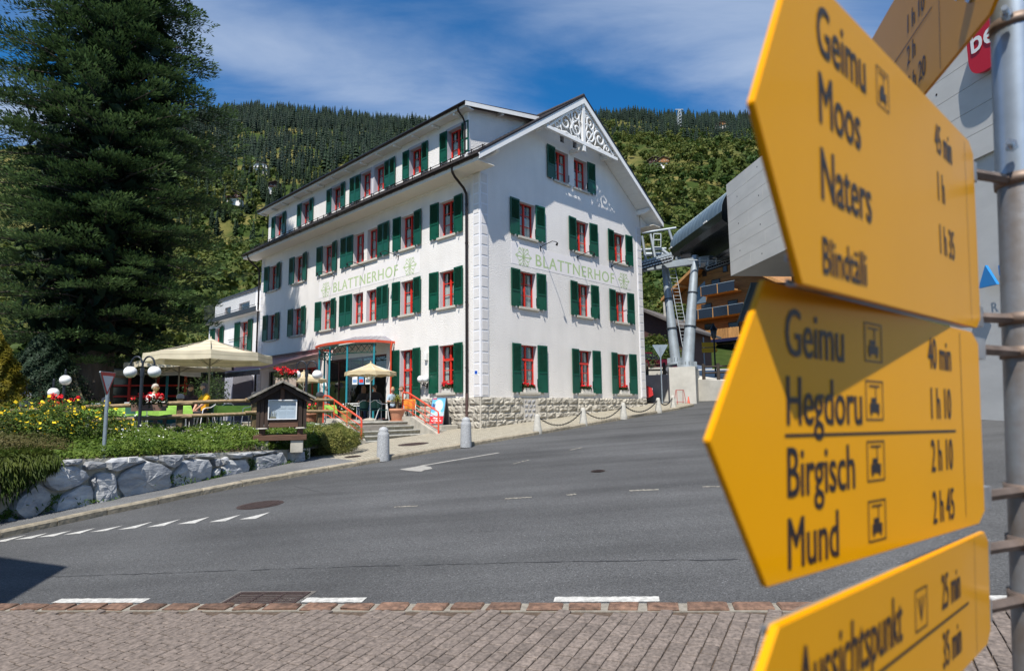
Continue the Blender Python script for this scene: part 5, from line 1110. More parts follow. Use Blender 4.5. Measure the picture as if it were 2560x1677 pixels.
# three notices stuck on the porch glass
for k, (cA, cB) in enumerate((((.75, .74, .72), (.12, .16, .2)), ((.10, .30, .55), (.65, .03, .03)), ((.78, .78, .80), (.2, .35, .6)))):
    t = .12 + k * .24; p = Vector(ps[0]).lerp(Vector(ps[1]), t); q = Vector(ps[0]).lerp(Vector(ps[1]), t + .19); nrm = Vector((-.01, -.006))
    nt_ = thing('paper_notice', ('white paper notice with dark picture, rightmost of the three on the porch glass', 'blue and red paper notice in the middle of the porch glass', 'white and blue paper notice, leftmost of the three on the porch glass')[k], 'notice', C0, YAW)
    f = lambda s, z, o: tuple(p.lerp(q, s) + nrm * o) + (z,)
    MB().quad(f(0, 1.12, 1), f(1, 1.12, 1), f(1, 1.52, 1), f(0, 1.52, 1)).build('paper', mat(f'notice_paper_{k}', cA, .8), nt_)
    MB().quad(f(.12, 1.2, 1.4), f(.88, 1.2, 1.4), f(.88, 1.34, 1.4), f(.12, 1.34, 1.4)).build('print', mat(f'notice_print_{k}', cB, .8), nt_)
# ---- awning
def stripemat(name, c1, c2, axis, freq, duty=.5, rough=.85, wob=0):
    m = bpy.data.materials.new(name); m.use_nodes = True; t = m.node_tree; L = t.links.new; b = t.nodes['Principled BSDF']; b.inputs['Roughness'].default_value = rough; b.inputs['Specular IOR Level'].default_value = .15
    tc = N(t, 'ShaderNodeTexCoord'); sp = N(t, 'ShaderNodeSeparateXYZ'); L(tc.outputs['Object'], sp.inputs[0])
    mu = N(t, 'ShaderNodeMath', operation='MULTIPLY'); L(sp.outputs[axis], mu.inputs[0]); mu.inputs[1].default_value = freq
    fr = N(t, 'ShaderNodeMath', operation='FRACT'); L(mu.outputs[0], fr.inputs[0]); gt = N(t, 'ShaderNodeMath', operation='GREATER_THAN'); L(fr.outputs[0], gt.inputs[0]); gt.inputs[1].default_value = duty
    n = N(t, 'ShaderNodeTexNoise'); n.inputs['Scale'].default_value = 3; L(tc.outputs['Object'], n.inputs['Vector'])
    mx = N(t, 'ShaderNodeMix', data_type='RGBA'); L(gt.outputs[0], mx.inputs[0]); mx.inputs[6].default_value = (*c1, 1); mx.inputs[7].default_value = (*c2, 1)
    hs = N(t, 'ShaderNodeHueSaturation'); r = N(t, 'ShaderNodeMapRange'); L(n.outputs[0], r.inputs[0]); r.inputs[3].default_value = .8; r.inputs[4].default_value = 1.2; L(r.outputs[0], hs.inputs['Value']); L(mx.outputs[2], hs.inputs['Color']); L(hs.outputs[0], b.inputs['Base Color'])
    tr = N(t, 'ShaderNodeBsdfTranslucent'); L(hs.outputs[0], tr.inputs[0]); ms = N(t, 'ShaderNodeMixShader'); ms.inputs[0].default_value = .22; out = t.nodes['Material Output']; L(b.outputs[0], ms.inputs[1]); L(tr.outputs[0], ms.inputs[2]); L(ms.outputs[0], out.inputs[0]); return m
M_awn = stripemat('maroon_awning', (.42, .22, .22), (.5, .33, .32), 1, 9.0); M_val = stripemat('awning_valance', (.14, .12, .12), (.40, .37, .36), 1, 13.0); M_val2 = stripemat('awning_scallops', (.38, .03, .035), (.62, .55, .52), 1, 9.0)
aw = thing('awning', 'long dusty maroon striped awning with grey striped valance over the terrace', 'awning', C0, YAW)
n = 40; y0, y1 = 12.15, 20.6
b = MB(); rows_ = [(-.05, 3.0), (-1.1, 2.72), (-2.2, 2.38), (-3.35, 2.0)]
b.add([(a, y0 + (y1 - y0) * i / n, z) for a, z in rows_ for i in range(n + 1)], [(r_ * (n + 1) + i, r_ * (n + 1) + i + 1, (r_ + 1) * (n + 1) + i + 1, (r_ + 1) * (n + 1) + i) for r_ in range(3) for i in range(n)], True); b.build('canvas', M_awn, aw)
b = MB(); m_ = 150
b.add([(-3.35 - .012 * (i % 3), y0 + (y1 - y0) * i / m_, z if z > 1.9 else z + .03 * abs(math.sin(i * math.pi / 6))) for z in (2.0, 1.74) for i in range(m_ + 1)], [(i, i + 1, m_ + 2 + i, m_ + 1 + i) for i in range(m_)]); b.build('valance', M_val, aw)
b = MB(); b.add([(-.12, y0 + (y1 - y0) * i / m_, z if z > 2.95 else z + .025 * abs(math.sin(i * math.pi / 4))) for z in (3.1, 3.0) for i in range(m_ + 1)], [(i, i + 1, m_ + 2 + i, m_ + 1 + i) for i in range(m_)]); b.build('scalloped_pelmet', M_val2, aw)
MB().box(-.16, 0, y0, y1, 3.1, 3.22).build('awning_casing', mat('dark_red_casing', (.10, .02, .02), .5), aw); MB().tube([(-3.36, y0, 2.02), (-3.36, y1, 2.02)], .035, 8).build('front_bar', M_trim, aw)
for y in (12.6, 16.3, 20.2): MB().tube([(-.1, y, 2.75), (-1.7, y + .5, 2.3), (-3.3, y, 1.98)], .03, 6).build('folding_arm', mat('cream_arm', (.55, .5, .42), .5), aw)

# ---- parasols
M_cream = stripemat('cream_canvas', (.68, .61, .46), (.53, .47, .34), 2, 7.0, .78); M_cream2 = stripemat('plain_cream_canvas', (.62, .52, .34), (.57, .47, .30), 2, 5.0, .5); M_bpole = mat('bronze_pole', (.22, .2, .16), .4, metal=.5); M_wpole = mat('white_pole', (.7, .7, .68), .4)
def parasol(name, label, loc, Rr, zt, ze, val, n, m, pole, base=True, scal=False, rot=.2, ribs=True):
    r = thing(name, label, 'parasol', loc, rot, 'open cream parasols'); z0 = loc[2]; zt -= z0; ze -= z0
    MB().cyl((0, 0, 0), (0, 0, zt - .02), .03 if Rr > 1.5 else .02, n=10).build('pole', pole, r)
    if base: MB().lathe([(.001, .0), (.28, 0), (.28, .05), (.2, .09), (.05, .12), (.001, .12)], 18).build('base', mat('concrete_foot', (.36, .33, .28), .9, (10, .2)), r)
    MB().lathe([(.001, zt + .07), (.03, zt + .05), (.02, zt), (.05, zt - .03)], 10).build('finial', m, r)
    for k in range(n):
        a0, a1 = 6.2832 * k / n, 6.2832 * (k + 1) / n; b = MB(); s, q = 8, 7; vs = []
        for i in range(q + 1):
            f = i / q
            for j in range(s + 1):
                a = a0 + (a1 - a0) * j / s; chord = math.cos(math.pi / n) / math.cos((j / s - .5) * (a1 - a0)); rr = Rr * f * chord; sag = -.05 * Rr * math.sin(math.pi * f) - .02 * Rr * math.sin(math.pi * j / s) * f; vs.append((rr * math.cos(a), rr * math.sin(a), zt + (ze - zt) * f + sag))
        b.add(vs, [(i * (s + 1) + j, i * (s + 1) + j + 1, (i + 1) * (s + 1) + j + 1, (i + 1) * (s + 1) + j) for i in range(q) for j in range(s)], True); b.build('canopy_panel', m, r)
        v = MB(); e = vs[-(s + 1):]; lo = [(x * 1.012, y * 1.012, z - val * (1 - (.35 * abs(math.sin(j * math.pi / (s if scal else s))) if scal else (.0 if 0 < j < s else .0)))) for j, (x, y, z) in enumerate(e)]
        g = .018; e2 = [Vector(p) for p in e]; v.add([tuple(p) for p in e2] + lo, [(j, j + 1, s + 2 + j, s + 1 + j) for j in range(s)], True); v.build('valance', m, r)
        if ribs: MB().tube([(.03 * math.cos(a0), .03 * math.sin(a0), zt - .06), (Rr * .98 * math.cos(a0), Rr * .98 * math.sin(a0), ze - .03)], .012, 5).tube([(Rr * .5 * math.cos(a0), Rr * .5 * math.sin(a0), (zt + ze) / 2 - .07), (.03 * math.cos(a0), .03 * math.sin(a0), ze - .35)], .009, 5).build('rib', pole, r)
    return r
parasol('large_parasol', 'large octagonal cream parasol in front, nearest to the double lamp post', spot(519, 20.5), 1.92, 2.4, 1.86, .26, 8, M_cream, M_bpole, rot=R(22.5 + 4))
parasol('large_parasol', 'large shaded parasol directly behind the nearest cream one', spot(443, 25.0), 1.9, 2.25, 1.92, .22, 8, M_cream, M_bpole, rot=R(30))
parasol('large_parasol', 'large shaded parasol farthest back beside the fir trunk', spot(386, 29.0), 1.9, 2.3, 1.85, .22, 8, M_cream, M_bpole, rot=R(12))
parasol('small_parasol', 'small round cream parasol over the table at the top of the steps', spot(925, 25.0, PZ), 1.02, 1.88, 1.5, .17, 10, M_cream2, M_wpole, scal=True, rot=.1)
parasol('small_parasol', 'small cream parasol under the awning behind the double lamp post', spot(757, 27.5), .98, 1.72, 1.36, .15, 8, M_cream2, M_wpole, scal=True)
fpz = spot(179, 22.0); fp = thing('folded_parasol', 'folded beige checked parasol standing left of the fir trunk', 'parasol', fpz)
b = MB(); n = 16; vs = []
for i in range(9):
    f = i / 8; rr = .03 + .36 * f ** 1.1
    for j in range(n * 2): a = math.pi * j / n; q = rr * (1 if j % 2 else .78); vs.append((q * math.cos(a), q * math.sin(a), 1.9 - f * 1.02))
b.add(vs, [(i * 2 * n + j, i * 2 * n + (j + 1) % (2 * n), (i + 1) * 2 * n + (j + 1) % (2 * n), (i + 1) * 2 * n + j) for i in range(8) for j in range(2 * n)]); b.build('folded_canopy', stripemat('checked_canvas', (.42, .35, .2), (.26, .23, .17), 2, 4.5, .6), fp); MB().cyl((0, 0, 0), (0, 0, 1.98), .02, n=8).build('pole', M_wpole, fp)

# ---- lamp posts with opal globes
M_lp = mat('anthracite_steel', (.028, .034, .045), .4, metal=.3)
def lamp_post(label, loc, zt, zg, sp, r, lows=0, twin=True):
    p = thing('lamp_post', label, 'lamp post', loc, 0, 'globe lamp posts'); z0 = loc[2]; H = zt - z0; g = zg - z0
    MB().cyl((0, 0, -.4), (0, 0, H - .3), .042, n=12).cyl((0, 0, H - .52), (0, 0, H - .3), .055, n=12).build('pole', M_lp, p)
    for s in ((-1, 1) if twin else (1,)):
        MB().tube([(0, 0, H - .34)] + [(s * sp * (.5 - .5 * math.cos(math.pi * k / 10)), 0, H - .26 + .26 * math.sin(math.pi * k / 10)) for k in range(11)] + [(s * sp, 0, g + r * .98)], .024, 8).build('arm', M_lp, p)
        MB().cyl((s * sp, 0, g + r * .82), (s * sp, 0, g + r * 1.1), .06, n=12).build('gallery', M_lp, p); MB().ball((s * sp, 0, g), r, 20, 12, .95).build('globe', M_globe, p)
    return p
lamp_post('dark double lamp post with two white globes in front of the big cream parasol', spot(350, 16.2, -.85), 1.44, 1.04, .315, .158)
lamp_post('dark double lamp post with two white globes behind the menu box', spot(764, 20.6), 1.62, 1.17, .35, .16)
lamp_post('shaded globe lamp nearest the folded parasol', spot(156, 19.5), 1.35, 1.02, .02, .165, twin=False); lamp_post('shaded globe lamp left of the folded parasol above red geraniums', spot(128, 18.5), 1.0, .6, .02, .15, twin=False); lamp_post('shaded globe lamp farthest left beside the yellow conifer', spot(59, 18.5), .95, .52, .02, .14, twin=False)

# ---- give way signs
def tri(s, r=.0): h = s * .866; return [(-s / 2, h * .5), (s / 2, h * .5), (0, -h * .5)]
def rounded(poly, r, n=5):
    o = []
    for i in range(len(poly)):
        p, a, b_ = Vector(poly[i]), Vector(poly[i - 1]), Vector(poly[(i + 1) % len(poly)]); u = (a - p).normalized(); w = (b_ - p).normalized(); p0, p1 = p + u * r, p + w * r
        for k in range(n + 1): t = k / n; o.append(tuple(p0 * (1 - t) ** 2 + p * 2 * t * (1 - t) + p1 * t * t))
    return o
def give_way(label, base, rot, H, s, topbent):
    g = thing('give_way_sign', label, 'road sign', base, rot); M = Matrix.Translation((0, -.05, H)) @ Matrix.Rotation(R(90), 4, 'X'); M_galv = mat('galvanised_steel', (.36, .42, .47), .45, (12, .15), metal=.6)
    if topbent: MB().tube([(.14, .02, -.25), (.14, .02, H - .14), (.13, .02, H - .06), (.08, .0, H - .02), (0, -.03, H - .02)], .034, 10).build('post', M_galv, g)
    else: MB().cyl((0, 0, -.25), (0, 0, H + s * .3), .034, n=10).build('post', M_galv, g)
    MB().prism(rounded(tri(s), s * .09), -.02, .0, M).build('back_plate', M_galv, g); MB().prism(rounded(tri(s * .95), s * .08), .0, .003, M).build('red_border', mat('sign_red', (.5, .01, .015), .35), g); MB().prism(rounded(tri(s * .66), s * .03), .003, .006, M).build('white_field', mat('sign_white', (.62, .64, .66), .4), g)
p, _ = wall_hit(268, 1139, -.2); give_way('give way sign with red border on a bent grey post at the boulder wall', Vector((p.x, p.y, wtop(p.y))), R(93), 1.42, .54, True)
p = sight(1656, 1011, 33.0); give_way('back of a give way sign on a straight post by the far corner', Vector((p.x, p.y, G(p.x, p.y) + .1)), R(176), 2.75, .85, False)

# ---- menu box: little timber barn with slate roof
M_old = mat('dark_old_timber', (.040, .024, .017), .8, (4, .45), (12, .6, .01), rnd=.2, stretch=(5, 5, .5)); M_old2 = mat('brown_old_timber', (.10, .05, .03), .8, (4, .4), (12, .6, .01), rnd=.15, stretch=(.5, 5, 5))
mbp = sight(702, 1119, 16.35); menu = thing('menu_box', 'small dark timber barn-shaped menu box with slate roof and glass front', 'menu box', mbp, R(20))
for x in (-.46, .38): MB().bbox(x - .15, x + .16, -.3, .3, -.12, .2, .012).build('stone_foot', M_conc, menu)
MB().bbox(-.66, .62, -.34, -.2, .2, .34, .01).build('sill_beam', M_old2, menu); MB().bbox(-.66, .62, .2, .34, .2, .34, .01).build('sill_beam', M_old2, menu)
for x in (-.46, .46):
    for y in (-.27, .27): MB().bbox(x - .07, x + .07, y - .07, y + .07, .34, .5, .008).build('stilt', M_old2, menu); MB().lathe([(.001, .49), (.15, .49), (.16, .505), (.14, .525), (.001, .525)], 11, Matrix.Translation((x, y, 0))).build('stone_disc', M_sill, menu)
for x in (-.6, .52): MB().bbox(x, x + .08, -.38, .38, .53, 1.22, .008).build('side_wall', M_old, menu)
for x in (-.52, -.41): MB().bbox(x, x + .1, -.36, -.3, .53, 1.24, .008).build('front_plank', M_old, menu)
MB().bbox(.4, .5, -.36, -.3, .53, 1.24, .008).build('front_plank', M_old, menu); MB().bbox(-.3, .4, -.37, -.3, .53, .7, .008).build('lower_rail', M_old2, menu)
MB().prism([(-.6, 1.2), (.6, 1.2), (0, 1.56)], .3, .34, Matrix.Rotation(R(90), 4, 'X')).build('gable_board', M_old, menu); MB().bbox(-.05, .05, -.4, -.34, 1.2, 1.55, .006).build('gable_post', M_old2, menu)
MB().box(-.56, .56, .28, .34, .6, 1.24).box(-.3, .42, -.3, .28, .6, .64).box(-.56, .56, -.3, .28, 1.2, 1.24).build('back_board', M_old, menu)
for s in (-1, 1):
    M = Matrix.Translation((0, 0, 1.56)) @ Matrix.Rotation(s * R(31), 4, 'Y'); MB().bbox(min(0, s * .84), max(0, s * .84), -.5, -.42, -.02, .08, .006, M).build('rafter', M_old, menu); MB().box(min(0, s * .84), max(0, s * .84), -.48, .48, .03, .06, M).build('roof_deck', M_old, menu)
    M_sl = mat('mossy_slate', (.22, .205, .175), .9, (8, .4), (14, .9, .01), rnd=.25)
    for r_ in range(7):
        y = -.56 - random.uniform(0, .06)
        while y < .52:
            w = random.uniform(.13, .24); x0 = .86 - r_ * .125; Mx = M @ Matrix.Rotation(-s * R(4), 4, 'Y'); q = MB().box(s * (x0 - .17) if s > 0 else -x0, s * x0 if s > 0 else -(x0 - .17), y, y + w - .012, .075 + r_ * .004 + random.uniform(-.012, .006), .108 + r_ * .004 + random.uniform(0, .022), Mx); q.build('slate', M_sl, menu); y += w
M_case = mat('white_case_frame', (.78, .79, .8), .4)
x0, x1, z0, z1 = -.33, .36, .73, 1.23
fr = MB().box(x0, x0 + .025, -.41, -.37, z0, z1).box(x1 - .025, x1, -.41, -.37, z0, z1).box(x0 + .025, x1 - .025, -.41, -.37, z0, z0 + .025).box(x0 + .025, x1 - .025, -.41, -.37, z1 - .025, z1); fr.build('display_frame', M_case, menu)
MB().box(x0 + .01, x1 - .01, -.34, -.33, z0, z1).build('display_back', mat('case_back', (.72, .76, .80), .8, (3, .1)), menu); MB().box(x0 + .02, x1 - .02, -.396, -.392, z0 + .02, z1 - .02).build('display_glass', glassmat('case_glass', (.9, .93, .95), base=.03), menu)
for k, (x, z) in enumerate(((-.26, 1.0), (-.07, 1.0), (.13, 1.0), (-.07, .78), (.13, .78))): MB().box(x, x + .17, -.345, -.342, z, z + .16).build('menu_sheet', mat('menu_paper', (.66, .70, .74), .8), menu)
b = MB(); 
for k in range(7): b.tube([(-.28 + k * .02, -.36, .78), (-.285 + k * .022 + random.uniform(-.02, .02), -.36, .92 + random.uniform(-.03, .05))], .004, 4)
b.box(-.29, -.14, -.37, -.345, .765, .8).build('dried_flowers', mat('dried_stalks', (.3, .25, .15), .9), menu)
# ---- planters with geraniums
M_ger = mat('geranium_red', (.75, .01, .02), .7, (30, .3)); M_gl = leafmat('geranium_leaf', (.03, .05, .015), (.07, .08, .03), .3, 6)
def geraniums(root, w, d, z, n=14, hh=.26, fs=.045):
    P = []
    for k in range(n):
        x, y = random.uniform(-w / 2, w / 2), random.uniform(-d / 2, d / 2); h = z + random.uniform(.35, 1) * hh; q = rng.standard_normal((26, 3)); q /= np.linalg.norm(q, axis=1)[:, None]; P.append(np.array([x, y, h]) + q * fs * np.array([1, 1, .75]))
    P = np.concatenate(P); obj('blooms', npmesh('blooms', *leaves(P, .04, None, .9)), M_ger, root)['kind'] = 'stuff'
    L_ = np.stack([rng.uniform(-w * .53, w * .53, 500), rng.uniform(-d * .6, d * .6, 500), z + rng.uniform(-.25, .6, 500) * hh], 1); obj('leaves', npmesh('leaves', *leaves(L_, .055, None, .9)), M_gl, root)
def planter(label, loc, rot, w, d, h, m, n=14, hh=.26, cat='flower box', name='geranium_box', fs=.045):
    r = thing(name, label, cat, loc, rot, 'geranium planters'); t = .02
    MB().box(-w / 2, w / 2, -d / 2, -d / 2 + t, 0, h).box(-w / 2, w / 2, d / 2 - t, d / 2, 0, h).box(-w / 2, -w / 2 + t, -d / 2 + t, d / 2 - t, 0, h).box(w / 2 - t, w / 2, -d / 2 + t, d / 2 - t, 0, h).box(-w / 2 + t, w / 2 - t, -d / 2 + t, d / 2 - t, .01, h - .03).build('box', m, r); geraniums(r, w, d, h, n, hh, fs); return r
M_pbr = mat('brown_planter', (.20, .115, .085), .7, (10, .2)); M_pst = mat('stone_planter', (.42, .33, .26), .9, (14, .3), (30, .5, .01)); M_pwh = mat('white_planter', (.62, .60, .55), .7, (10, .1))
d_ = (fpos[3][0] - fpos[2][0]); fa = math.atan2(d_.y, d_.x)
pp = fpos[2][0].lerp(fpos[3][0], .56); planter('brown box of red geraniums hung on the log fence', Vector((pp.x + .12, pp.y - .16, .03)), fa, .82, .2, .17, M_pbr, 20, .3)
pp = fpos[0][0].lerp(fpos[1][0], .55); planter('brown box of red geraniums on the fence at the far left', Vector((pp.x, pp.y - .12, -.12)), fa, .5, .2, .17, M_pbr, 14, .22); pp = fpos[0][0].lerp(fpos[1][0], .88); planter('red geraniums in a brown box beside the folded parasol', Vector((pp.x, pp.y - .12, .0)), fa, .7, .2, .17, M_pbr, 18, .3)
planter('stone trough of red geraniums standing on the menu box roof', mbp + Vector((-.05, .35, 1.6)), R(20), .52, .3, .22, M_pst, 14, .28, fs=.055)
wbx = ('white window box of geraniums at the nearest gable window', 'white window box of geraniums at the middle gable window', 'white window box of geraniums at the farthest gable window')
for k, a in enumerate(WR): planter(wbx[k], W(a + RW / 2, -.0, .66), YAW, .62 if k < 2 else .6, .17, .17, M_pwh, 11, .22)
planter('white window box of geraniums behind the folding sign', W(0, 2.0, .66), YAW - R(90), .6, .17, .17, M_pwh, 11, .24)
def pot(label, loc, r0, h, m, kind):
    r = thing('potted_plant', label, 'potted plant', loc); MB().lathe([(.001, 0), (r0 * .68, 0), (r0 * .7, .02), (r0 * .93, h * .72), (r0 * .95, h * .76), (r0 * 1.05, h * .78), (r0 * 1.05, h * .98), (r0 * .9, h), (r0 * .86, h * .9), (.001, h * .9)], 22).build('pot', m, r); MB().lathe([(.001, -.01), (r0 * .95, -.01), (r0 * 1.0, .03), (r0 * .8, .015)], 20).build('saucer', m, r)
    if kind == 'palm':
        MB().tube([(0, 0, h * .8), (.02, 0, h + .15), (.0, .02, h + .3)], [.07, .06, .05], 8).build('stem', mat('palm_stem', (.12, .085, .05), .9, (20, .4)), r); P, D = [], []
        for _ in range(80):
            a = random.uniform(0, 6.28); el = random.uniform(-.1, 1.2); d = Vector((math.cos(a) * math.cos(el), math.sin(a) * math.cos(el), math.sin(el))); l = random.uniform(.3, .5); c = Vector((0, 0, h + .3)); b = MB(); s = d.cross(Vector((0, 0, 1))).normalized() * .017; m1 = c + d * l * .55 + Vector((0, 0, .03)); e = c + d * l + Vector((0, 0, -.12)); P += [c - s * .5, c + s * .5, m1 - s, m1 + s, e, e]
        F = np.concatenate([np.array([[0, 1, 3, 2], [2, 3, 5, 4]]) + 6 * k for k in range(80)]); obj('fronds', npmesh('fronds', np.array([tuple(p) for p in P]), F), leafmat('palm_leaf', (.10, .17, .02), (.26, .27, .05), .35, 4), r)
    else:
        q = rng.standard_normal((900, 3)); q /= np.linalg.norm(q, axis=1)[:, None]; P = q * np.array([r0 * 1.25, r0 * 1.25, .2]) * rng.uniform(.5, 1, (900, 1)) + np.array([0, 0, h + .1]); obj('foliage', npmesh('foliage', *leaves(P, .05)), M_gl, r); F_ = P[rng.integers(0, 900, 70)] * np.array([1.1, 1.1, 1.05]); obj('blooms', npmesh('blooms', *leaves(F_, .055, None, 1)), M_wfl if kind == 'white' else M_ger, r)['kind'] = 'stuff'
M_terra = mat('terracotta', (.48, .22, .13), .8, (8, .15)); M_clay = mat('ochre_pot', (.42, .30, .10), .6, (8, .2))
pot('terracotta pot with a small palm at the top of the steps', spot(993, 24.4, PZ), .3, .48, M_terra, 'palm'); pot('ochre pot of white flowers beside the left stair railing', spot(866, 24.2, PZ), .22, .42, M_clay, 'white'); pot('terracotta pot of red flowers behind the fence by the menu box', spot(776, 20.4), .3, .5, M_terra, 'red')
# ---- bollards, chains
M_gran = mat('grey_granite', (.36, .37, .38), .85, (60, .5, 3), (70, .3, .004)); M_wcon = mat('pale_concrete', (.44, .425, .38), .9, (10, .15), (40, .3, .005))
def gbol(label, p): r = thing('granite_bollard', label, 'bollard', street(p.x, p.y, .11), 0, 'granite bollards'); MB().lathe([(.165, -.1), (.165, 0), (.15, .56), (.145, .6), (.12, .63), (.125, .66), (.115, .71), (.07, .755), (.001, .77)], 20).build('shaft', M_gran, r)
gbol('grey granite bollard at the foot of the steps', on(*z5p(265, 1292), .11)); gbol('grey granite bollard near the house corner downpipe', on(*z5p(1215, 1142), .11))
cb = [on(*z5p(2035, 995), .11), on(1000 + 1430 * .32064, 620 + 1365 * .32064, .11), on(1000 + 1743 * .32064, 620 + 1317 * .32064, .11), on(1600 + 150 * .308, 560 + 1515 * .308, .11)]; cb.append(cb[-1] + Vector((1.05, 1.6, .1)))
cl = ('pale conical bollard nearest the house corner', 'second pale conical bollard along the gable', 'third pale conical bollard along the gable', 'pale conical bollard beside the far give way sign', 'farthest pale conical bollard past the red car')
tops = []
for p, l in zip(cb, cl): r = thing('conical_bollard', l, 'bollard', street(p.x, p.y, .11), 0, 'conical bollards'); MB().lathe([(.15, -.1), (.15, .02), (.135, .08), (.085, .5), (.065, .55), (.001, .565)], 18).build('cone', M_wcon, r); tops.append(street(p.x, p.y, .11 + .49))
def chain(a, b, sag, lab):
    r = thing('chain', lab, 'chain', (0, 0, 0), 0, 'bollard chains'); l = (b - a).length; n = int(l * 1.08 / .085)
    for k in range(n):
        t = (k + .5) / n; c = a.lerp(b, t) - Vector((0, 0, sag * 4 * t * (1 - t))); d = (b - a).normalized() * 1.0 + Vector((0, 0, -sag * 4 * (1 - 2 * t) / l)); d.normalize(); s = Vector((0, 0, 1)) if k % 2 else d.cross(Vector((0, 0, 1))).normalized(); q = [c + d * .05 * math.cos(x) + s * .026 * math.sin(x) for x in [i * 6.2832 / 8 for i in range(9)]]; MB().tube(q, .011, 4, cap=False).build('link', M_black, r)
chain(tops[0], tops[1], .42, 'drooping black chain between the first two conical bollards'); chain(tops[1], tops[2], .42, 'drooping black chain between the second and third conical bollards'); chain(tops[2], tops[3], .4, 'drooping black chain between the third conical bollard and the far sign'); chain(tops[3], tops[4], .3, 'short black chain at the far corner bollards')
# ---- folding sign
fs = thing('folding_sign', 'folding pavement sign with a paraglider poster on blue sky beside the house wall', 'sign', W(-.62, 1.75, -.62), YAW - R(68))
M_fr = mat('dark_board', (.09, .09, .095), .6)
for s in (-1, 1): MB().box(-.32, .32, -.015, .015, 0, 1.1, Matrix.Translation((0, s * .3, 0)) @ Matrix.Rotation(s * R(15), 4, 'X')).build('board', M_fr, fs)
Mp = Matrix.Translation((0, -.3, 0)) @ Matrix.Rotation(R(-15), 4, 'X') @ Matrix.Translation((0, -.017, 0)) @ Matrix.Rotation(R(90), 4, 'X')
pz = lambda name, poly, h, m: MB().prism(poly, h, h + .002, Mp).build(name, m, fs)
pz('poster_sky', [(-.29, .36), (.29, .36), (.29, 1.08), (-.29, 1.08)], 0, mat('poster_blue', (.12, .42, .68), .5, (4, .25))); pz('poster_red', [(-.29, .06), (.29, .06), (.29, .358), (-.29, .358)], 0, mat('poster_red', (.62, .02, .03), .5))
pz('poster_mountains', [(-.29, .362), (.29, .362), (.29, .55), (.2, .5), (.12, .58), (.02, .5), (-.08, .56), (-.18, .48), (-.29, .53)], .003, mat('poster_snow', (.45, .62, .78), .5, (14, .4))); pz('poster_wing', [(.02 + .2 * math.cos(t * .2618), .78 + .24 * math.sin(t * .2618)) for t in range(24)], .003, mat('poster_ice', (.55, .78, .9), .5, (5, .2)))
pz('poster_tag', [(-.27, 1.03), (-.08, 1.03), (-.08, 1.07), (-.27, 1.07)], .003, MATS['poster_red']); pz('poster_stamp', [(-.26, .72), (-.12, .72), (-.12, .86), (-.26, .86)], .003, mat('poster_navy', (.02, .08, .25), .5)); pz('poster_stamp', [(-.26, .63), (-.1, .63), (-.1, .715), (-.26, .715)], .003, MATS['poster_red'])
M_wpr = mat('white_print', (.8, .8, .8), .6)
write('Hängillin', .1, M_wpr, fs, Mp @ Matrix.Translation((0, .25, .004)), align='CENTER', bold=.003, sx=.9); write('Teddy Ebelweiby', .085, M_wpr, fs, Mp @ Matrix.Translation((0, .15, .004)), align='CENTER', bold=.003, sx=.78); pz('poster_small_print', [(-.1, .088), (.1, .088), (.1, .1), (-.1, .1)], .003, M_wpr)

# ---- chairs and tables
M_wtube = mat('white_tube', (.74, .75, .76), .35, metal=.1); M_weave = mat('green_weave', (.025, .10, .075), .7, (40, .3)); M_cloth = mat('lime_tablecloth', (.34, .62, .10), .85, (3, .14), (25, .3, .01)); M_wood = mat('table_wood', (.32, .16, .06), .5, (4, .3), stretch=(1, 8, 1))
def chair_proto():
    c = thing('terrace_chair', 'x', 'chair', (0, 0, -50), 0, 'green and white terrace chairs')
    MB().bbox(-.22, .22, -.22, .2, .41, .45, .012).build('seat', M_weave, c)
    b = MB(); n = 8; b.add([(.23 * math.sin(R(-60 + 120 * k / n)), .03 + .21 * math.cos(R(-60 + 120 * k / n)), z) for z in (.5, .82) for k in range(n + 1)], [(k, k + 1, n + 2 + k, n + 1 + k) for k in range(n)], True); b.build('backrest', M_weave, c)
    for s in (-1, 1):
        MB().tube([(s * .24, -.26, 0), (s * .235, -.2, .45), (s * .25, -.18, .62), (s * .25, -.1, .66), (s * .25, .05, .67)], .013, 7).build('front_leg', M_wtube, c); MB().tube([(s * .2, .3, 0), (s * .21, .16, .44), (s * .22, .1, .5)], .013, 7).build('rear_leg', M_wtube, c)
    MB().tube([(-.25, .05, .67), (-.2, .2, .75), (-.1, .255, .82), (.1, .255, .82), (.2, .2, .75), (.25, .05, .67)], .013, 7).build('arm_rail', M_wtube, c); return c
CH = chair_proto(); used = [False]
def chair(loc, rz, label):
    if not used[0]: used[0] = True; CH.location = loc; CH.rotation_euler = (0, 0, rz); CH['label'] = label; return CH
    return dup(CH, loc, rz, label)
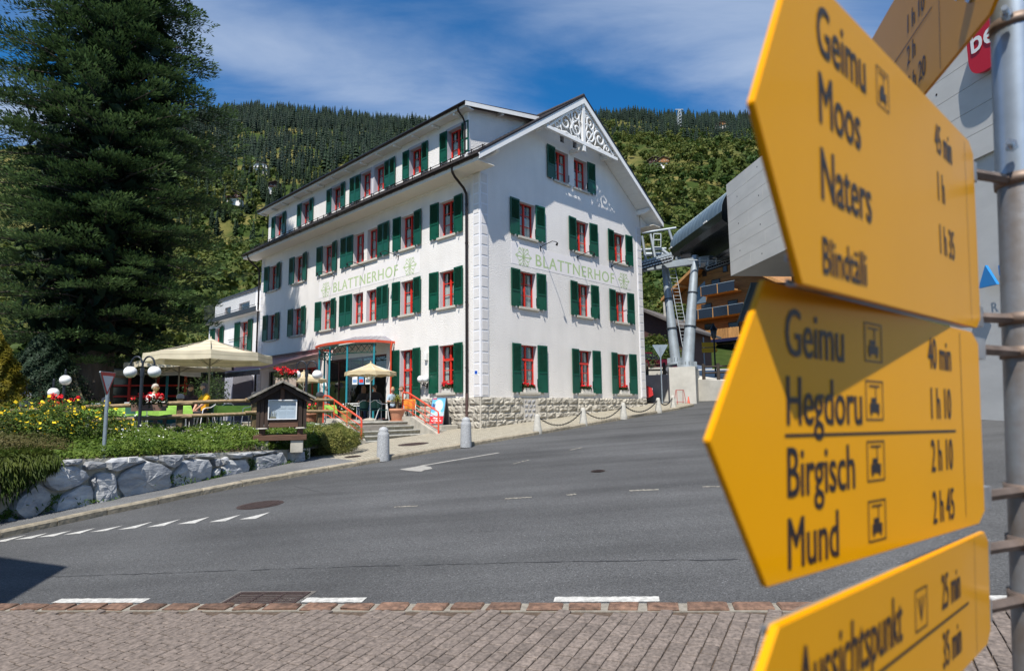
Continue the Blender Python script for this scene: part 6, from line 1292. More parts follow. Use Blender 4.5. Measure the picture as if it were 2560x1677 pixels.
def table(loc, rz, w, d, tlab, clab, round_=False):
    t = thing('terrace_table', tlab, 'table', loc, rz, 'terrace tables'); MB().bbox(-w / 2, w / 2, -d / 2, d / 2, .70, .725, .006).build('tabletop', M_wood, t)
    for x in (-1, 1):
        for y in (-1, 1): MB().tube([(x * (w / 2 - .06), y * (d / 2 - .06), 0), (x * (w / 2 - .1), y * (d / 2 - .1), .7)], .018, 7).build('leg', M_wtube, t)
    if clab:
        c = thing('tablecloth', clab, 'tablecloth', Vector(loc) + Vector((0, 0, .727)), rz, 'lime green tablecloths'); b = MB(); n = 9; vs = []; W2, D2 = w / 2 + .02, d / 2 + .02
        per = [(-W2 + 2 * W2 * k / n, -D2) for k in range(n)] + [(W2, -D2 + 2 * D2 * k / n) for k in range(n)] + [(W2 - 2 * W2 * k / n, D2) for k in range(n)] + [(-W2, D2 - 2 * D2 * k / n) for k in range(n)]; m = len(per)
        for s, (o, z) in enumerate(((0, .006), (.012, -.01), (.03, -.14), (.04, -.27))):
            for k, (x, y) in enumerate(per): corner = (k % n == 0); f = 1 + o / max(abs(x), abs(y), .1) * (1.6 if corner else 1); zz = z * (1.22 if corner and s > 1 else 1) + (.02 * math.sin(k * 1.7) if s > 1 else 0); vs.append((x * f + (.012 * math.sin(k * 2.3) if s > 1 else 0), y * f + (.012 * math.cos(k * 2.1) if s > 1 else 0), zz))
        b.add(vs, [(s * m + k, s * m + (k + 1) % m, (s + 1) * m + (k + 1) % m, (s + 1) * m + k) for s in range(3) for k in range(m)] + [tuple(range(m))]); b.build('cloth', M_cloth, c)
FA = R(40)
def row(u, Y, w, lab): p = spot(u, Y); table(p, FA + R(random.uniform(-4, 4)), w, .8, 'terrace table under a lime cloth ' + lab, 'lime green tablecloth on the table ' + lab); return p
t1 = row(272, 18.3, 1.2, 'behind the left fence post'); t2 = row(412, 18.9, 1.2, 'where the man in white sits'); t3 = row(588, 21.0, 1.25, 'left of the menu box'); t4 = row(790, 23.0, 1.1, 'right of the menu box behind the fence'); t5 = row(520, 23.2, 1.2, 'in the second row behind the woman in orange')
def near_t(p, dx, dy): return p + Vector((math.cos(FA) * dx - math.sin(FA) * dy, math.sin(FA) * dx + math.cos(FA) * dy, 0))
chair(spot(337, 18.0), FA + R(120), 'green and white terrace chair behind the lamp post'); chair(near_t(t3, -1.0, -.1), FA + R(90), 'green and white terrace chair left of the table by the menu box'); chair(near_t(t3, 1.0, .0), FA - R(90), 'green and white terrace chair right of the table by the menu box'); chair(near_t(t5, .4, -.85), FA + R(180), 'green and white terrace chair at the second row table'); chair(spot(633, 20.3), FA + R(-60), 'green and white terrace chair half hidden by the menu box'); chair(near_t(t1, -.2, .9), FA, 'green and white terrace chair at the leftmost table')
def round_table(loc, lab):
    t = thing('wooden_table', lab, 'table', loc, R(30)); MB().lathe([(.001, .7), (.55, .7), (.56, .71), (.56, .735), (.001, .74)], 26).build('tabletop', M_wood, t); MB().lathe([(.001, 0), (.26, 0), (.26, .03), (.06, .07), (.05, .7), (.001, .7)], 14).build('pedestal', M_black, t)
et = spot(972, 26.2, PZ); round_table(et, 'round wooden table at the top of the steps with people around it')

# ---- people
M_skin = mat('skin', (.55, .30, .21), .6, sub=.05)
def person(label, loc, rz, top, legs, hair, wide=1.0, hairkind='short', hairmat=None, arms='table', lean=0., shoes=(.05, .05, .05), head_turn=0., glasses=False, sc=1.0):
    root = thing('person', label, 'person', loc, rz, None)
    J = {'pel': (0, .02, .5), 'sp': (0, .04 - lean * .4, .74), 'ch': (0, .04 - lean, .96), 'nk': (0, .02 - lean * 1.2, 1.12), 'hd': (0, -.01 - lean * 1.4, 1.22)}
    E = [('pel', 'sp', 't'), ('sp', 'ch', 't'), ('ch', 'nk', 't'), ('nk', 'hd', 's')]; Rr = {'pel': .15 * wide, 'sp': .145 * wide, 'ch': .15 * wide, 'nk': .058, 'hd': .06}
    for s, n in ((-1, 'l'), (1, 'r')):
        w_ = .5 + .5 * wide
        J['sh' + n] = (s * .175 * w_, .04 - lean, 1.02); J['el' + n] = (s * .25 * w_, -.1 - lean, .8)
        J['wr' + n] = {'table': (s * .14, -.34 - lean, .79), 'lap': (s * .1, -.25, .62), 'chin': (s * .08, -.2 - lean, .98)}[arms]; a = Vector(J['el' + n]); b_ = Vector(J['wr' + n]); J['ha' + n] = tuple(b_ + (b_ - a).normalized() * .07)
        J['hp' + n] = (s * .095 * wide, -.02, .5); J['kn' + n] = (s * .13 * w_, -.43, .5); J['an' + n] = (s * .14, -.4, .09); J['to' + n] = (s * .15, -.55, .045)
        E += [('ch', 'sh' + n, 't'), ('sh' + n, 'el' + n, 't'), ('el' + n, 'wr' + n, 's'), ('wr' + n, 'ha' + n, 's'), ('pel', 'hp' + n, 'l'), ('hp' + n, 'kn' + n, 'l'), ('kn' + n, 'an' + n, 'l'), ('an' + n, 'to' + n, 'f')]
        Rr.update({'sh' + n: .075 * w_, 'el' + n: .05 * w_, 'wr' + n: .03, 'ha' + n: .034, 'hp' + n: .1 * wide, 'kn' + n: .068 * w_, 'an' + n: .045, 'to' + n: .035})
    ks = list(J); me = bpy.data.meshes.new('body'); me.from_pydata([J[k] for k in ks], [(ks.index(a), ks.index(b_)) for a, b_, _ in E], [])
    o = bpy.data.objects.new('body', me); COL.objects.link(o); m = o.modifiers.new('skin', 'SKIN'); m.use_smooth_shade = True
    for i, k in enumerate(ks): me.skin_vertices[0].data[i].radius = (Rr[k], Rr[k] * (.8 if k in ('pel', 'sp', 'ch') else 1))
    me.skin_vertices[0].data[0].use_root = True; s2 = o.modifiers.new('sub', 'SUBSURF'); s2.levels = s2.render_levels = 2
    dg = bpy.context.evaluated_depsgraph_get(); bm_ = bpy.data.meshes.new_from_object(o.evaluated_get(dg)); bpy.data.objects.remove(o)
    bm2 = bmesh.new(); bm2.from_mesh(bm_); hc = Vector(J['hd']) + Vector((0, -.012, .085)); HM = Matrix.Translation(hc) @ Matrix.Rotation(head_turn, 4, 'Z')
    r = bmesh.ops.create_uvsphere(bm2, u_segments=16, v_segments=12, radius=1.0)
    for v in r['verts']:
        x, y, z = v.co; t_ = 1 - .22 * max(0, -z) ** 1.5; v.co = HM @ Vector((x * .076 * t_, y * .096 * t_ + (-.012 if z < -.2 and y < 0 else 0), z * .118))
    for (sx, sy, sz), (dx, dy, dz), sm_ in (((.014, .022, .024), (0, -.098, -.012), 0), ((.012, .02, .032), (-.078, .005, -.01), 0), ((.012, .02, .032), (.078, .005, -.01), 0), ((.026, .012, .007), (0, -.088, -.055), 0)):
        q = bmesh.ops.create_uvsphere(bm2, u_segments=8, v_segments=6, radius=1.0)
        for v in q['verts']: v.co = HM @ Vector((v.co.x * sx + dx, v.co.y * sy + dy, v.co.z * sz + dz))
    for n, s in (('l', -1), ('r', 1)):          # fingers
        w0 = Vector(J['wr' + n]); h0 = Vector(J['ha' + n]); d = (h0 - w0).normalized(); sd = d.cross(Vector((0, 0, 1))).normalized()
        for k in range(5):
            off = (k - 1.5) * .018 if k < 4 else -s * .045; l = (.062, .07, .066, .052, .05)[k]; st = (h0 + sd * off) if k < 4 else (w0 + d * .03 + sd * off * .6); e = st + (d * l if k < 4 else (d * .7 - sd * s * .5).normalized() * l) + Vector((0, 0, -.02)); fm = MB().tube([st, st.lerp(e, .55) + Vector((0, 0, .006)), e], [.0095, .009, .006], 6)
            vs_ = [bm2.verts.new(v) for v in fm.v]
            for f in fm.f:
                try: bm2.faces.new([vs_[i] for i in f])
                except ValueError: pass
    nb = bpy.data.meshes.new('body')
    segs = [(Vector(J[a]), Vector(J[b_]), c) for a, b_, c in E]; mats = {'t': 0, 'l': 1, 's': 2, 'f': 3}
    for f in bm2.faces:
        c = f.calc_center_median(); f.smooth = True; best = None
        if c.z > J['nk'][2] + .02: f.material_index = 2; continue
        for a, b_, k in segs:
            t_ = max(0, min(1, (c - a).dot(b_ - a) / (b_ - a).length_squared)); d = (c - a.lerp(b_, t_)).length
            if best is None or d < best[0]: best = (d, k)
        f.material_index = mats[best[1]]
    bm2.to_mesh(nb); bm2.free()
    for nm, cc in (('top', top), ('legs', legs)): nb.materials.append(mat(f'cloth_{label[:28]}_{nm}', cc, .9, (9, .2), (30, .4, .01)))
    nb.materials.append(M_skin); nb.materials.append(mat(f'cloth_{label[:28]}_shoes', shoes, .7)); obj('body', nb, None, root)
    if hair:
        hm = mat(f'hair_{label[:28]}', hair, .6, (40, .4)); h = MB(); q = []
        for i in range(9):
            th = math.pi * (i / 8) * (.56 if hairkind == 'short' else .72)
            for j in range(18): ph = 2 * math.pi * j / 18; back = max(0, math.sin(ph)); lim = .62 + .38 * back if hairkind == 'short' else .5 + .5 * back; t_ = th * lim * 1.1; k = 1.09 if hairkind == 'short' else 1.25 + .06 * math.sin(j * 3 + i * 2); q.append(HM @ Vector((.078 * k * math.sin(t_) * math.cos(ph), .098 * k * math.sin(t_) * math.sin(ph) + .006, .119 * (k * .98) * math.cos(t_))))
        h.add(q, [(i * 18 + j, i * 18 + (j + 1) % 18, (i + 1) * 18 + (j + 1) % 18, (i + 1) * 18 + j) for i in range(8) for j in range(18)], True)
        if hairkind == 'long': h.lathe([(.001, .08), (.075, .05), (.095, -.05), (.09, -.16), (.07, -.26), (.02, -.33), (.001, -.33)], 12, HM @ Matrix.Translation((0, .035, 0)))
        h.build('hair', hm, root)
    if glasses: MB().tube([HM @ Vector((x, y, .015)) for x, y in ((-.078, .0), (-.06, -.085), (-.02, -.105), (.02, -.105), (.06, -.085), (.078, 0))], .005, 5).box(-.055, -.015, -.107, -.1, -.0, .03, HM).box(.015, .055, -.107, -.1, 0, .03, HM).build('glasses', M_black, root)
    root.scale = (sc, sc, sc); return root
pm_ = near_t(t2, -.15, .78); person('grey-haired man with glasses in a white t-shirt at the lime table', pm_, FA + R(15), (.78, .78, .78), (.10, .10, .14), (.42, .38, .34), 1.05, 'short', glasses=True, head_turn=R(55)); chair(pm_ + Vector((-.06, .06, 0)), FA + R(15), 'green and white terrace chair under the man in white')
pw_ = near_t(t2, 1.05, -.1); person('woman with grey curly hair in an orange top facing left', pw_, FA - R(80), (.75, .36, .01), (.03, .03, .035), (.10, .09, .09), .95, 'long', arms='lap', head_turn=R(-10)); chair(pw_ + Vector((.05, .02, 0)), FA - R(80), 'green and white terrace chair under the woman in orange')
pb_ = spot(474, 20.6); person('dark-haired person in dark clothes behind the woman in orange', pb_, FA - R(20), (.05, .03, .04), (.04, .04, .05), (.02, .015, .015), .95, 'long'); chair(pb_ + Vector((0, .04, 0)), FA - R(20), 'green and white terrace chair under the dark-haired person')
q = spot(936, 25.45, PZ); person('large man in black shirt and jeans seen from behind at the steps', q, R(195), (.012, .012, .014), (.02, .07, .18), (.03, .02, .015), 1.32, 'short', lean=.08, head_turn=R(30), sc=1.03); chair(q + Vector((.06, -.02, 0)), R(195), 'green and white terrace chair under the large man in black')
q = spot(909, 25.9, PZ); person('long-haired woman in black beside the large man', q, R(205), (.015, .014, .016), (.03, .06, .14), (.14, .075, .04), 1.1, 'long', lean=.05); chair(q, R(205), 'green and white terrace chair under the long-haired woman')
q = spot(981, 27.2, PZ); person('fair-haired person in pale blue facing the large man in black', q, R(20), (.35, .45, .55), (.1, .12, .18), (.40, .26, .12), .9, 'short', head_turn=R(-20)); chair(q, R(20), 'green and white terrace chair under the fair-haired person')
q = spot(1004, 26.6, PZ); person('brown-haired person turned left at the round table beside the palm', q, R(-40), (.45, .42, .40), (.1, .1, .12), (.20, .10, .05), .9, 'short', head_turn=R(-25)); chair(q, R(-40), 'green and white terrace chair under the brown-haired person')
chair(spot(957, 25.1, PZ), R(100), 'empty green and white terrace chair beside the terracotta pot')
ob = thing('orange_blanket', 'orange blanket draped over a chair back right of the palm', 'blanket', spot(1022, 25.8, PZ), R(20)); b = MB(); n = 10
b.add([(-.28 + .56 * k / n, .03 * math.sin(k * 1.4) + o, z) for o, z in ((-.04, .42), (-.05, .8), (.0, .86), (.05, .8), (.06, .5)) for k in range(n + 1)], [(r_ * (n + 1) + k, r_ * (n + 1) + k + 1, (r_ + 1) * (n + 1) + k + 1, (r_ + 1) * (n + 1) + k) for r_ in range(4) for k in range(n)], True); b.build('cloth', mat('orange_cloth', (.62, .20, .02), .9, (6, .2)), ob)
chair(spot(1022, 25.85, PZ), R(20), 'green and white terrace chair under the orange blanket')
# ---- shrubs and hedges at the back of the terrace
bush('rose_bush', 'leafy rose bush with small white flowers behind the woman in orange', spot(505, 23.8), (1.1, .9, 1.7), 5200, .075, leafmat('rose_leaf', (.02, .05, .014), (.06, .10, .03), .3, 4), shell=.3)
def conical(label, c, r, h, n, size, m):
    root = thing('conifer_bush', label, 'tree', c); q = rng.uniform(0, 1, n) ** .7; a = rng.uniform(0, 6.283, n); rr = r * (1 - q) ** .75 * (.75 + .3 * rng.random(n)) * (1 + .2 * np.sin(a * 4 + q * 9) + .14 * np.sin(a * 7 - q * 31)) + .05
    P = np.stack([rr * np.cos(a), rr * np.sin(a), q * h], 1); up = np.stack([np.cos(a), np.sin(a), np.full(n, 1.2)], 1); obj('crown', npmesh('crown', *leaves(P, size, up, .35, .2)), m, root); MB().cyl((0, 0, -.3), (0, 0, h * .8), .08, .02, 8).build('trunk', mat('twig_bark', (.09, .065, .045), .9), root)
conical('yellow-green cypress at the left picture edge', spot(-30, 17.5), 1.0, 2.9, 26000, .1, leafmat('golden_cypress', (.10, .12, .01), (.32, .30, .02), .35, 3)); conical('dark green yew beside the yellow cypress', spot(95, 21.5), 1.7, 3.3, 24000, .1, leafmat('dark_yew', (.008, .022, .012), (.03, .06, .03), .2, 3)); conical('dark green yew at the far left behind the globe lamps', spot(150, 25), 2.0, 3.4, 20000, .12, leafmat('dark_yew', (.008, .022, .012), (.03, .06, .03), .2, 3))
# ================================================================== annex, back of the terrace
an = thing('hotel_annex', 'lower white annex with roof terrace and green shutters left of the hotel', 'building', C0, YAW)
holes = [(26.62, 27.5, 4.0, 5.75), (21.95, 23.2, 3.5, 5.75)]
pierced('wall', 20.13, 28.75, -1.2, 6.12, holes, (lambda s, z, o: (.05 - o, s, z)), mat('annex_render', (.76, .74, .73), .9, (2, .05), (30, .5, .01)), an)
MB().quad((.05, 28.75, -1.2), (9, 28.75, -1.2), (9, 28.75, 6.12), (.05, 28.75, 6.12)).build('end_wall', M_wall, an)
for h in holes: place(an, .05, (h[0] + h[1]) / 2, h[2], R(-90), h[1] - h[0], h[3] - h[2], 'std', f'an{h[0]}', sill=False, shutters=('l', 'r'), shw=(.75, .7), stay=False)
M_steel = mat('dark_grey_steel', (.06, .065, .075), .45, metal=.4)
MB().box(-.25, 9, 20.2, 28.9, 6.12, 6.2).build('roof_slab', M_smooth, an); MB().box(-.3, -.25, 20.2, 28.95, 6.14, 6.44).build('edge_beam', M_steel, an)
r = MB().tube([(-.27, 20.3, 7.42), (-.27, 28.9, 7.42)], .025, 6).tube([(-.27, 20.3, 6.55), (-.27, 28.9, 6.55)], .018, 6); r.build('rail', M_steel, an)
for k in range(60): y = 20.35 + k * .145; MB().box(-.278, -.262, y - .008, y + .008, 6.44, 7.42).build('rail_bar', M_steel, an)
pierced('upper_wall', 20.2, 31.5, 6.2, 8.25, [(25.2, 27.0, 6.3, 7.6), (28.5, 29.6, 6.3, 7.6), (22, 23.4, 6.3, 7.6)], (lambda s, z, o: (1.4 - o, s, z)), mat('bright_white_render', (.82, .82, .82), .85), an)
MB().box(1.3, 9, 20.2, 31.6, 8.25, 8.37).build('flat_roof', M_steel, an)
for s0, s1 in ((25.2, 27.0), (28.5, 29.6), (22, 23.4)): MB().box(1.5, 1.52, s0, s1, 6.3, 7.6).build('pane', M_glass, an); MB().box(2.2, 2.24, s0 - .2, s1 + .2, 6.2, 7.7).build('interior', M_dark, an)
for k in range(12): y = 23.0 + k * .16 - 1.2; MB().box(-.02, -.005, y, y + .015, 3.8, 4.7).build('balconet_bar', M_black, an)
MB().tube([(-.02, 21.75, 4.72), (-.02, 25.0, 4.72)], .018, 6).build('balconet_rail', M_black, an)
# ground floor of the annex under the awning
MB().box(-1.2, .0, 20.9, 23.4, T, 2.2).build('grey_brick_pier', mat('painted_brick', (.30, .30, .34), .9, (2, .1), (30, .4, .01)), an); MB().box(-1.24, -1.2, 23.5, 25.3, .1, 2.0).build('frosted_pane', mat('frosted_turquoise_glass', (.30, .52, .48), .3), an)
MB().box(-1.1, -.6, 25.4, 28.4, T, 2.5).build('white_pier', M_smooth, an)
# shed with slab roof and blue shutters; red and teal pavilion behind the trunk
sh = thing('stone_roofed_shed', 'low dark shed with pale stone slab roof and blue shutters behind the parasols', 'shed', spot(415, 40.0), R(8)); sh.location.z = T
MB().box(-3.2, 3.2, 0, 4, 0, 1.75).build('wall', mat('dark_shed_wood', (.03, .025, .025), .8, (4, .3)), sh); M_bsh = mat('blue_shutter', (.01, .12, .38), .5)
for x in (-1.9, -.2, 2.2): MB().box(x - .42, x + .42, -.05, 0, .55, 1.5).build('blue_shutter', M_bsh, sh)
M_sr = mat('pale_stone_slab', (.46, .46, .38), .9, (5, .3), (14, .6, .02), rnd=.2)
for r_ in range(6):
    x = -3.6
    while x < 3.5: w = random.uniform(.35, .7); Mx = Matrix.Translation((0, -.5 + r_ * .42, 1.78 + r_ * .2)) @ Matrix.Rotation(R(20), 4, 'X'); MB().box(x, x + w - .02, 0, .55, random.uniform(0, .02), random.uniform(.04, .07), Mx).build('roof_slab', M_sr, sh); x += w
pv = thing('pavilion', 'dark pavilion with red window frames and teal panels behind the fir trunk', 'building', spot(275, 29.0), R(12))
MB().box(-4.2, 4.2, 0, 3, 0, .75).build('teal_panel', mat('teal_panel', (.02, .16, .17), .5), pv); MB().box(-4.2, 4.2, .6, 3, .75, 2.7).build('dark_glazing', mat('dark_pane', (.02, .022, .024), .1), pv)
for x in (-4.1, -2.9, -1.7, -.5, .7, 1.9, 3.1): MB().box(x, x + .1, -.05, .05, .75, 2.4).build('red_post', M_red, pv)
for z in (.8, 1.25, 1.75, 2.3): MB().box(-4.1, 3.3, -.03, .03, z, z + .08).build('red_bar', M_red, pv)
MB().box(-4.6, 4.6, -.7, 3.2, 2.7, 2.85).build('roof', mat('pavilion_roof', (.05, .03, .03), .7), pv)
for x in (-2.3, 2.5): MB().cyl((x, -.5, 0), (x, -.5, 2.7), .06, n=8).build('teal_post', M_blue, pv)

# ================================================================== lift station, pylon, chalets on the right
M_con = mat('board_marked_concrete', (.55, .54, .51), .85, (.5, .1, 8), (30, .25, .006), stretch=(1, 1, 3)); M_zinc = mat('blue_grey_sheet_metal', (.12, .17, .21), .45, (1, .12), metal=.3); M_dsheet = mat('anthracite_fascia', (.022, .026, .03), .25, metal=.4)
S0 = sight(1827, 690, 30.0); ztop = sight(1821, 462, 30.0).z; zbot = S0.z
sd_ = Vector((.095, -.995, 0)); st_rot = math.atan2(sd_.y, sd_.x)            # local X runs along the wall towards the viewer, local Y to its right side
stn = thing('lift_station', 'grey board-marked concrete lift station cantilevered over the road with a metal canopy', 'station', Vector((S0.x, S0.y, 0)), st_rot)
# local Y positive = away from the street (world +X)
Ls = 29.0
MB().box(0, Ls, 0.06, 11, zbot, ztop + .0).build('body', M_con, stn)
def panel(x0, x1, z0, z1): MB().box(x0, x1, .0, .06, z0, z1).build('concrete_panel', M_con, stn)
nz = 7; hz = (ztop - zbot) / nz
for j in range(nz):
    x = -.0 if j % 2 else 0.
    xs_ = [0] + [q for q in (2.1 + (j % 3) * 1.4, 6.4, 11.2 - (j % 2) * 1.6, 16.0, 20.8, 25.6)] + [Ls]
    for a, b_ in zip(xs_, xs_[1:]): panel(a + .008, b_ - .008, zbot + j * hz + (.0 if j == 0 else .006), zbot + (j + 1) * hz - .006)
for j in range(0, nz):
    for k in range(14):
        if (j + k) % 2: x = 1.1 + k * 2.05; MB().cyl((x, -.004, zbot + (j + .5) * hz), (x, .0, zbot + (j + .5) * hz), .035, n=8).build('tie_hole', M_dark, stn)
# near part comes down to the ground
MB().box(13.0, Ls, .1, 11, -1.6, zbot).build('ground_floor_wall', M_con, stn)
MB().box(0, Ls, 2.0, 10.9, ztop, ztop + .35).build('roof', M_zinc, stn)
# logo disc and sign letters on the wall
lg = [(19.6 - 1.35 * math.cos(t), 8.1 + 1.9 * math.sin(t)) for t in [k * 6.2832 / 40 for k in range(40)]]
Mw = lambda x, z, h=0.: Matrix.Translation((x, -h, z)) @ Matrix.Rotation(R(90), 4, 'X')
zl = sight(2492, 160, 12.0).z; ul = sight(2478, 130, 1.0); kx = None
# station local x where the wall meets that direction
def wall_x(u, v):
    d = sight(u, v, 1.0); n = Vector((-sd_.y, sd_.x, 0)); k = Vector((S0.x, S0.y, 0)).dot(n) / Vector((d.x, d.y, 0)).dot(n); p = d * k; return (p - S0).dot(sd_), p.z
lx, lz = wall_x(2486, 105); MB().prism(rounded([(-.55, -.72), (.55, -.72), (.55, .72), (-.55, .72)], .5, 8), .0, .12, Mw(lx, lz, .12) @ Matrix.Translation((0, 0, 0))).build('red_logo_plate', mat('logo_red', (.50, .008, .02), .4), stn)
write('be', .8, M_trim, stn, Mw(lx - .45, lz - .1, .26), bold=.012)
lx, lz = wall_x(2484, 690); MB().prism([(-.28, -.26), (.26, -.26), (-.02, .28)], 0, .08, Mw(lx, lz, .1)).build('blue_triangle', mat('sign_blue', (.02, .22, .55), .4), stn)
lx, lz = wall_x(2502, 668); write('R', .34, MATS['sign_blue'], stn, Mw(lx, lz - .2, .08), bold=.01)
# metal canopy beyond the concrete end
zb = sight(1824.7, 562.9, 30.3).z; cl_ = 7.4
prof = [(-.0, zb), (-.28, zb + .2), (-.3, zb + .62)] + [(-.3 + 2.3 * (1 - math.cos(t)), zb + .62 + 1.75 * math.sin(t)) for t in [k * math.pi / 2 / 9 for k in range(1, 10)]] + [(9, zb + 2.5)]
b = MB(); n = len(prof); b.add([(x, y, z) for x in (-cl_, -.02) for y, z in prof], [(k, k + 1, n + k + 1, n + k) for k in range(2, n - 1)], True); b.build('canopy_roof', M_zinc, stn)
MB().add([(x, y, z) for x in (-cl_ - .01, -.02) for y, z in prof[:3]], [(0, 1, 4, 3), (1, 2, 5, 4)]).build('canopy_fascia', M_dsheet, stn)
MB().quad(*[(-cl_, y, z) for y, z in prof], (-cl_, 9, zb)).build('canopy_end', M_zinc, stn)
for k in range(15): x = -cl_ + .02 + k * (cl_ - .05) / 14; MB().tube([(x, y, z + .012) for y, z in prof[2:]], .02, 4).build('standing_seam', M_zinc, stn)
MB().box(-cl_ + .05, 0, .0, 3.0, zb - .02, zb + .02).build('dark_soffit', M_dsheet, stn); MB().box(-3.5, 0, 1.2, 8, zb - .75, zb - .68).build('ceiling', mat('grey_ceiling', (.30, .29, .28), .8), stn); MB().box(-cl_ + .5, 0, .8, 1.2, zb - .8, zb).build('dark_beam', M_dsheet, stn)
for x in (-cl_ + .3, -1.8): MB().box(x - .45, x + .0, -.33, -.27, zb + .62, zb + .7).build('light_fitting', M_trim, stn)
MB().box(-5, -4.4, 6, 7, -1, zb).build('column', M_steel, stn); MB().add([(-1.0, 1.5, zbot - .1), (-1.0, 5, zbot - .1), (-4.6, 2.4, zbot - 1.6), (-4.6, 5.5, zbot - 1.6), (-1.0, 1.5, zbot - .3), (-4.6, 2.4, zbot - 1.8)], [(0, 1, 3, 2), (0, 2, 5, 4)]).build('chute', M_zinc, stn)
b = MB()
for k in range(16): b.tube([(-1.5 - 2.2 * k / 15, 3.0, zbot - .8 - .9 * k / 15), (.6, 8.6, zbot - .9 - .6 * k / 15)], .016, 4)
for k in range(10): b.tube([(-1.5, 3 + .56 * k, zbot - .8), (-3.7, 3 + .56 * k, zbot - 1.7)], .016, 4)
b.build('safety_net', mat('net_wire', (.45, .46, .47), .5, metal=.5), stn)

# ---- pylon
M_gal = mat('galvanised_tube', (.34, .385, .42), .5, (2, .18), metal=.35); M_gal2 = mat('light_galvanised', (.48, .52, .54), .45, metal=.35); M_rub = mat('pulley_black', (.03, .03, .032), .6)
py = thing('lift_pylon', 'grey steel lift pylon with ladder and rows of pulleys beside the station canopy', 'pylon', (0, 0, 0))
PYY = 34.5
b1, t1_ = sight(1690, 912, PYY), sight(1662, 668, PYY + .5); b2, t2_ = sight(1718, 922, PYY - .6), sight(1738, 640, PYY)
MB().cyl(b1, t1_, .29, .18, 12).build('leg', M_gal, py); MB().cyl(b2, t2_, .35, .19, 12).build('leg', M_gal, py)
for b_, t_, r0 in ((b1, t1_, .34), (b2, t2_, .4)):
    d = (t_ - b_).normalized(); MB().cyl(b_, b_ + d * .12, r0 + .14, n=20).build('base_flange', M_gal, py)
    for k in range(14): a = k * 6.2832 / 14; MB().box(-.012, .012, r0 - .02, r0 + .12, .1, .38, Matrix.Translation(b_) @ Matrix.Rotation(a, 4, 'Z')).build('gusset', M_gal, py)
    for s in (.36, .66): MB().cyl(b_.lerp(t_, s), b_.lerp(t_, s) + d * .05, (r0 * (1 - s) + .2 * s) + .015, n=16).build('weld_ring', M_steel, py)
lt, lb = t1_ + Vector((.3, -.3, .0)), b1 + Vector((.62, -.4, .1)); dx = Vector((.2, .02, 0))
for s in (-1, 1): MB().tube([lb + dx * s, lt + dx * s], .022, 6).build('ladder_rail', M_gal2, py)
for k in range(27): p = lb.lerp(lt, (k + .5) / 27); MB().tube([p - dx, p + dx], .014, 5).build('ladder_rung', M_gal2, py)
# cross beam and pulley trains
cbm = MB(); A_, B_ = sight(1600, 672, PYY), sight(1830, 640, PYY)
MB().box(-.18, .18, -.18, .18, 0, (B_ - A_).length, Matrix.Translation(A_) @ (B_ - A_).to_track_quat('Z', 'Y').to_matrix().to_4x4()).build('cross_beam', M_gal, py)
def train(p, q, n, r):
    d = (q - p).normalized(); side = Vector((0, -1, 0))
    MB().box(-.07, .07, -.07, .07, 0, (q - p).length, Matrix.Translation(p + Vector((0, .1, .25))) @ d.to_track_quat('Z', 'Y').to_matrix().to_4x4()).build('pulley_beam', M_gal, py)
    for k in range(n):
        c = p.lerp(q, (k + .5) / n); MB().cyl(c + side * .06, c - side * .06, r, n=14).cyl(c + side * .09, c - side * .09, r * .35, n=8).build('pulley', M_rub, py); MB().cyl(c + side * .075, c + side * .06, r * .72, n=14).build('pulley_face', M_gal2, py); MB().box(-.03, .03, -.02, .02, 0, .35, Matrix.Translation(c)).build('hanger', M_gal, py)
    MB().tube([p + Vector((0, 0, -r)), q + Vector((0, 0, -r))], .03, 6).build('haul_rope', M_rub, py)
train(sight(1600, 668, PYY - 1), sight(1680, 645, PYY - 1), 11, .17); train(sight(1765, 672, PYY - .5), sight(1832, 650, PYY - .5), 11, .16); train(sight(1690, 655, PYY + 2), sight(1765, 668, PYY + 2), 10, .16)
for u0, v0, u1, v1 in ((1605, 590, 1616, 660), (1626, 585, 1640, 655), (1634, 585, 1652, 585), (1634, 600, 1652, 600), (1634, 618, 1652, 618), (1652, 585, 1652, 618), (1634, 585, 1634, 618), (1720, 650, 1800, 652), (1750, 645, 1750, 668), (1770, 645, 1770, 665), (1790, 645, 1790, 660)):
    MB().tube([sight(u0, v0, PYY - .6), sight(u1, v1, PYY - .6)], .035 if u0 > 1626 else .07, 6).build('frame_bar', M_gal2 if u0 > 1620 else M_gal, py)
for u0, v0, u1, v1, w in ((1600, 625, 1665, 622, .09), (1605, 583, 1690, 570, .08), (1608, 636, 1668, 636, .14), (1672, 575, 1680, 600, .09)): MB().tube([sight(u0, v0, PYY - .3), sight(u1, v1, PYY - .3)], w, 4).build('head_beam', M_gal, py)
MB().tube([sight(1655, 625, PYY - .7), sight(1682, 645, PYY - .7)], .1, 6).build('strut', M_gal2, py)
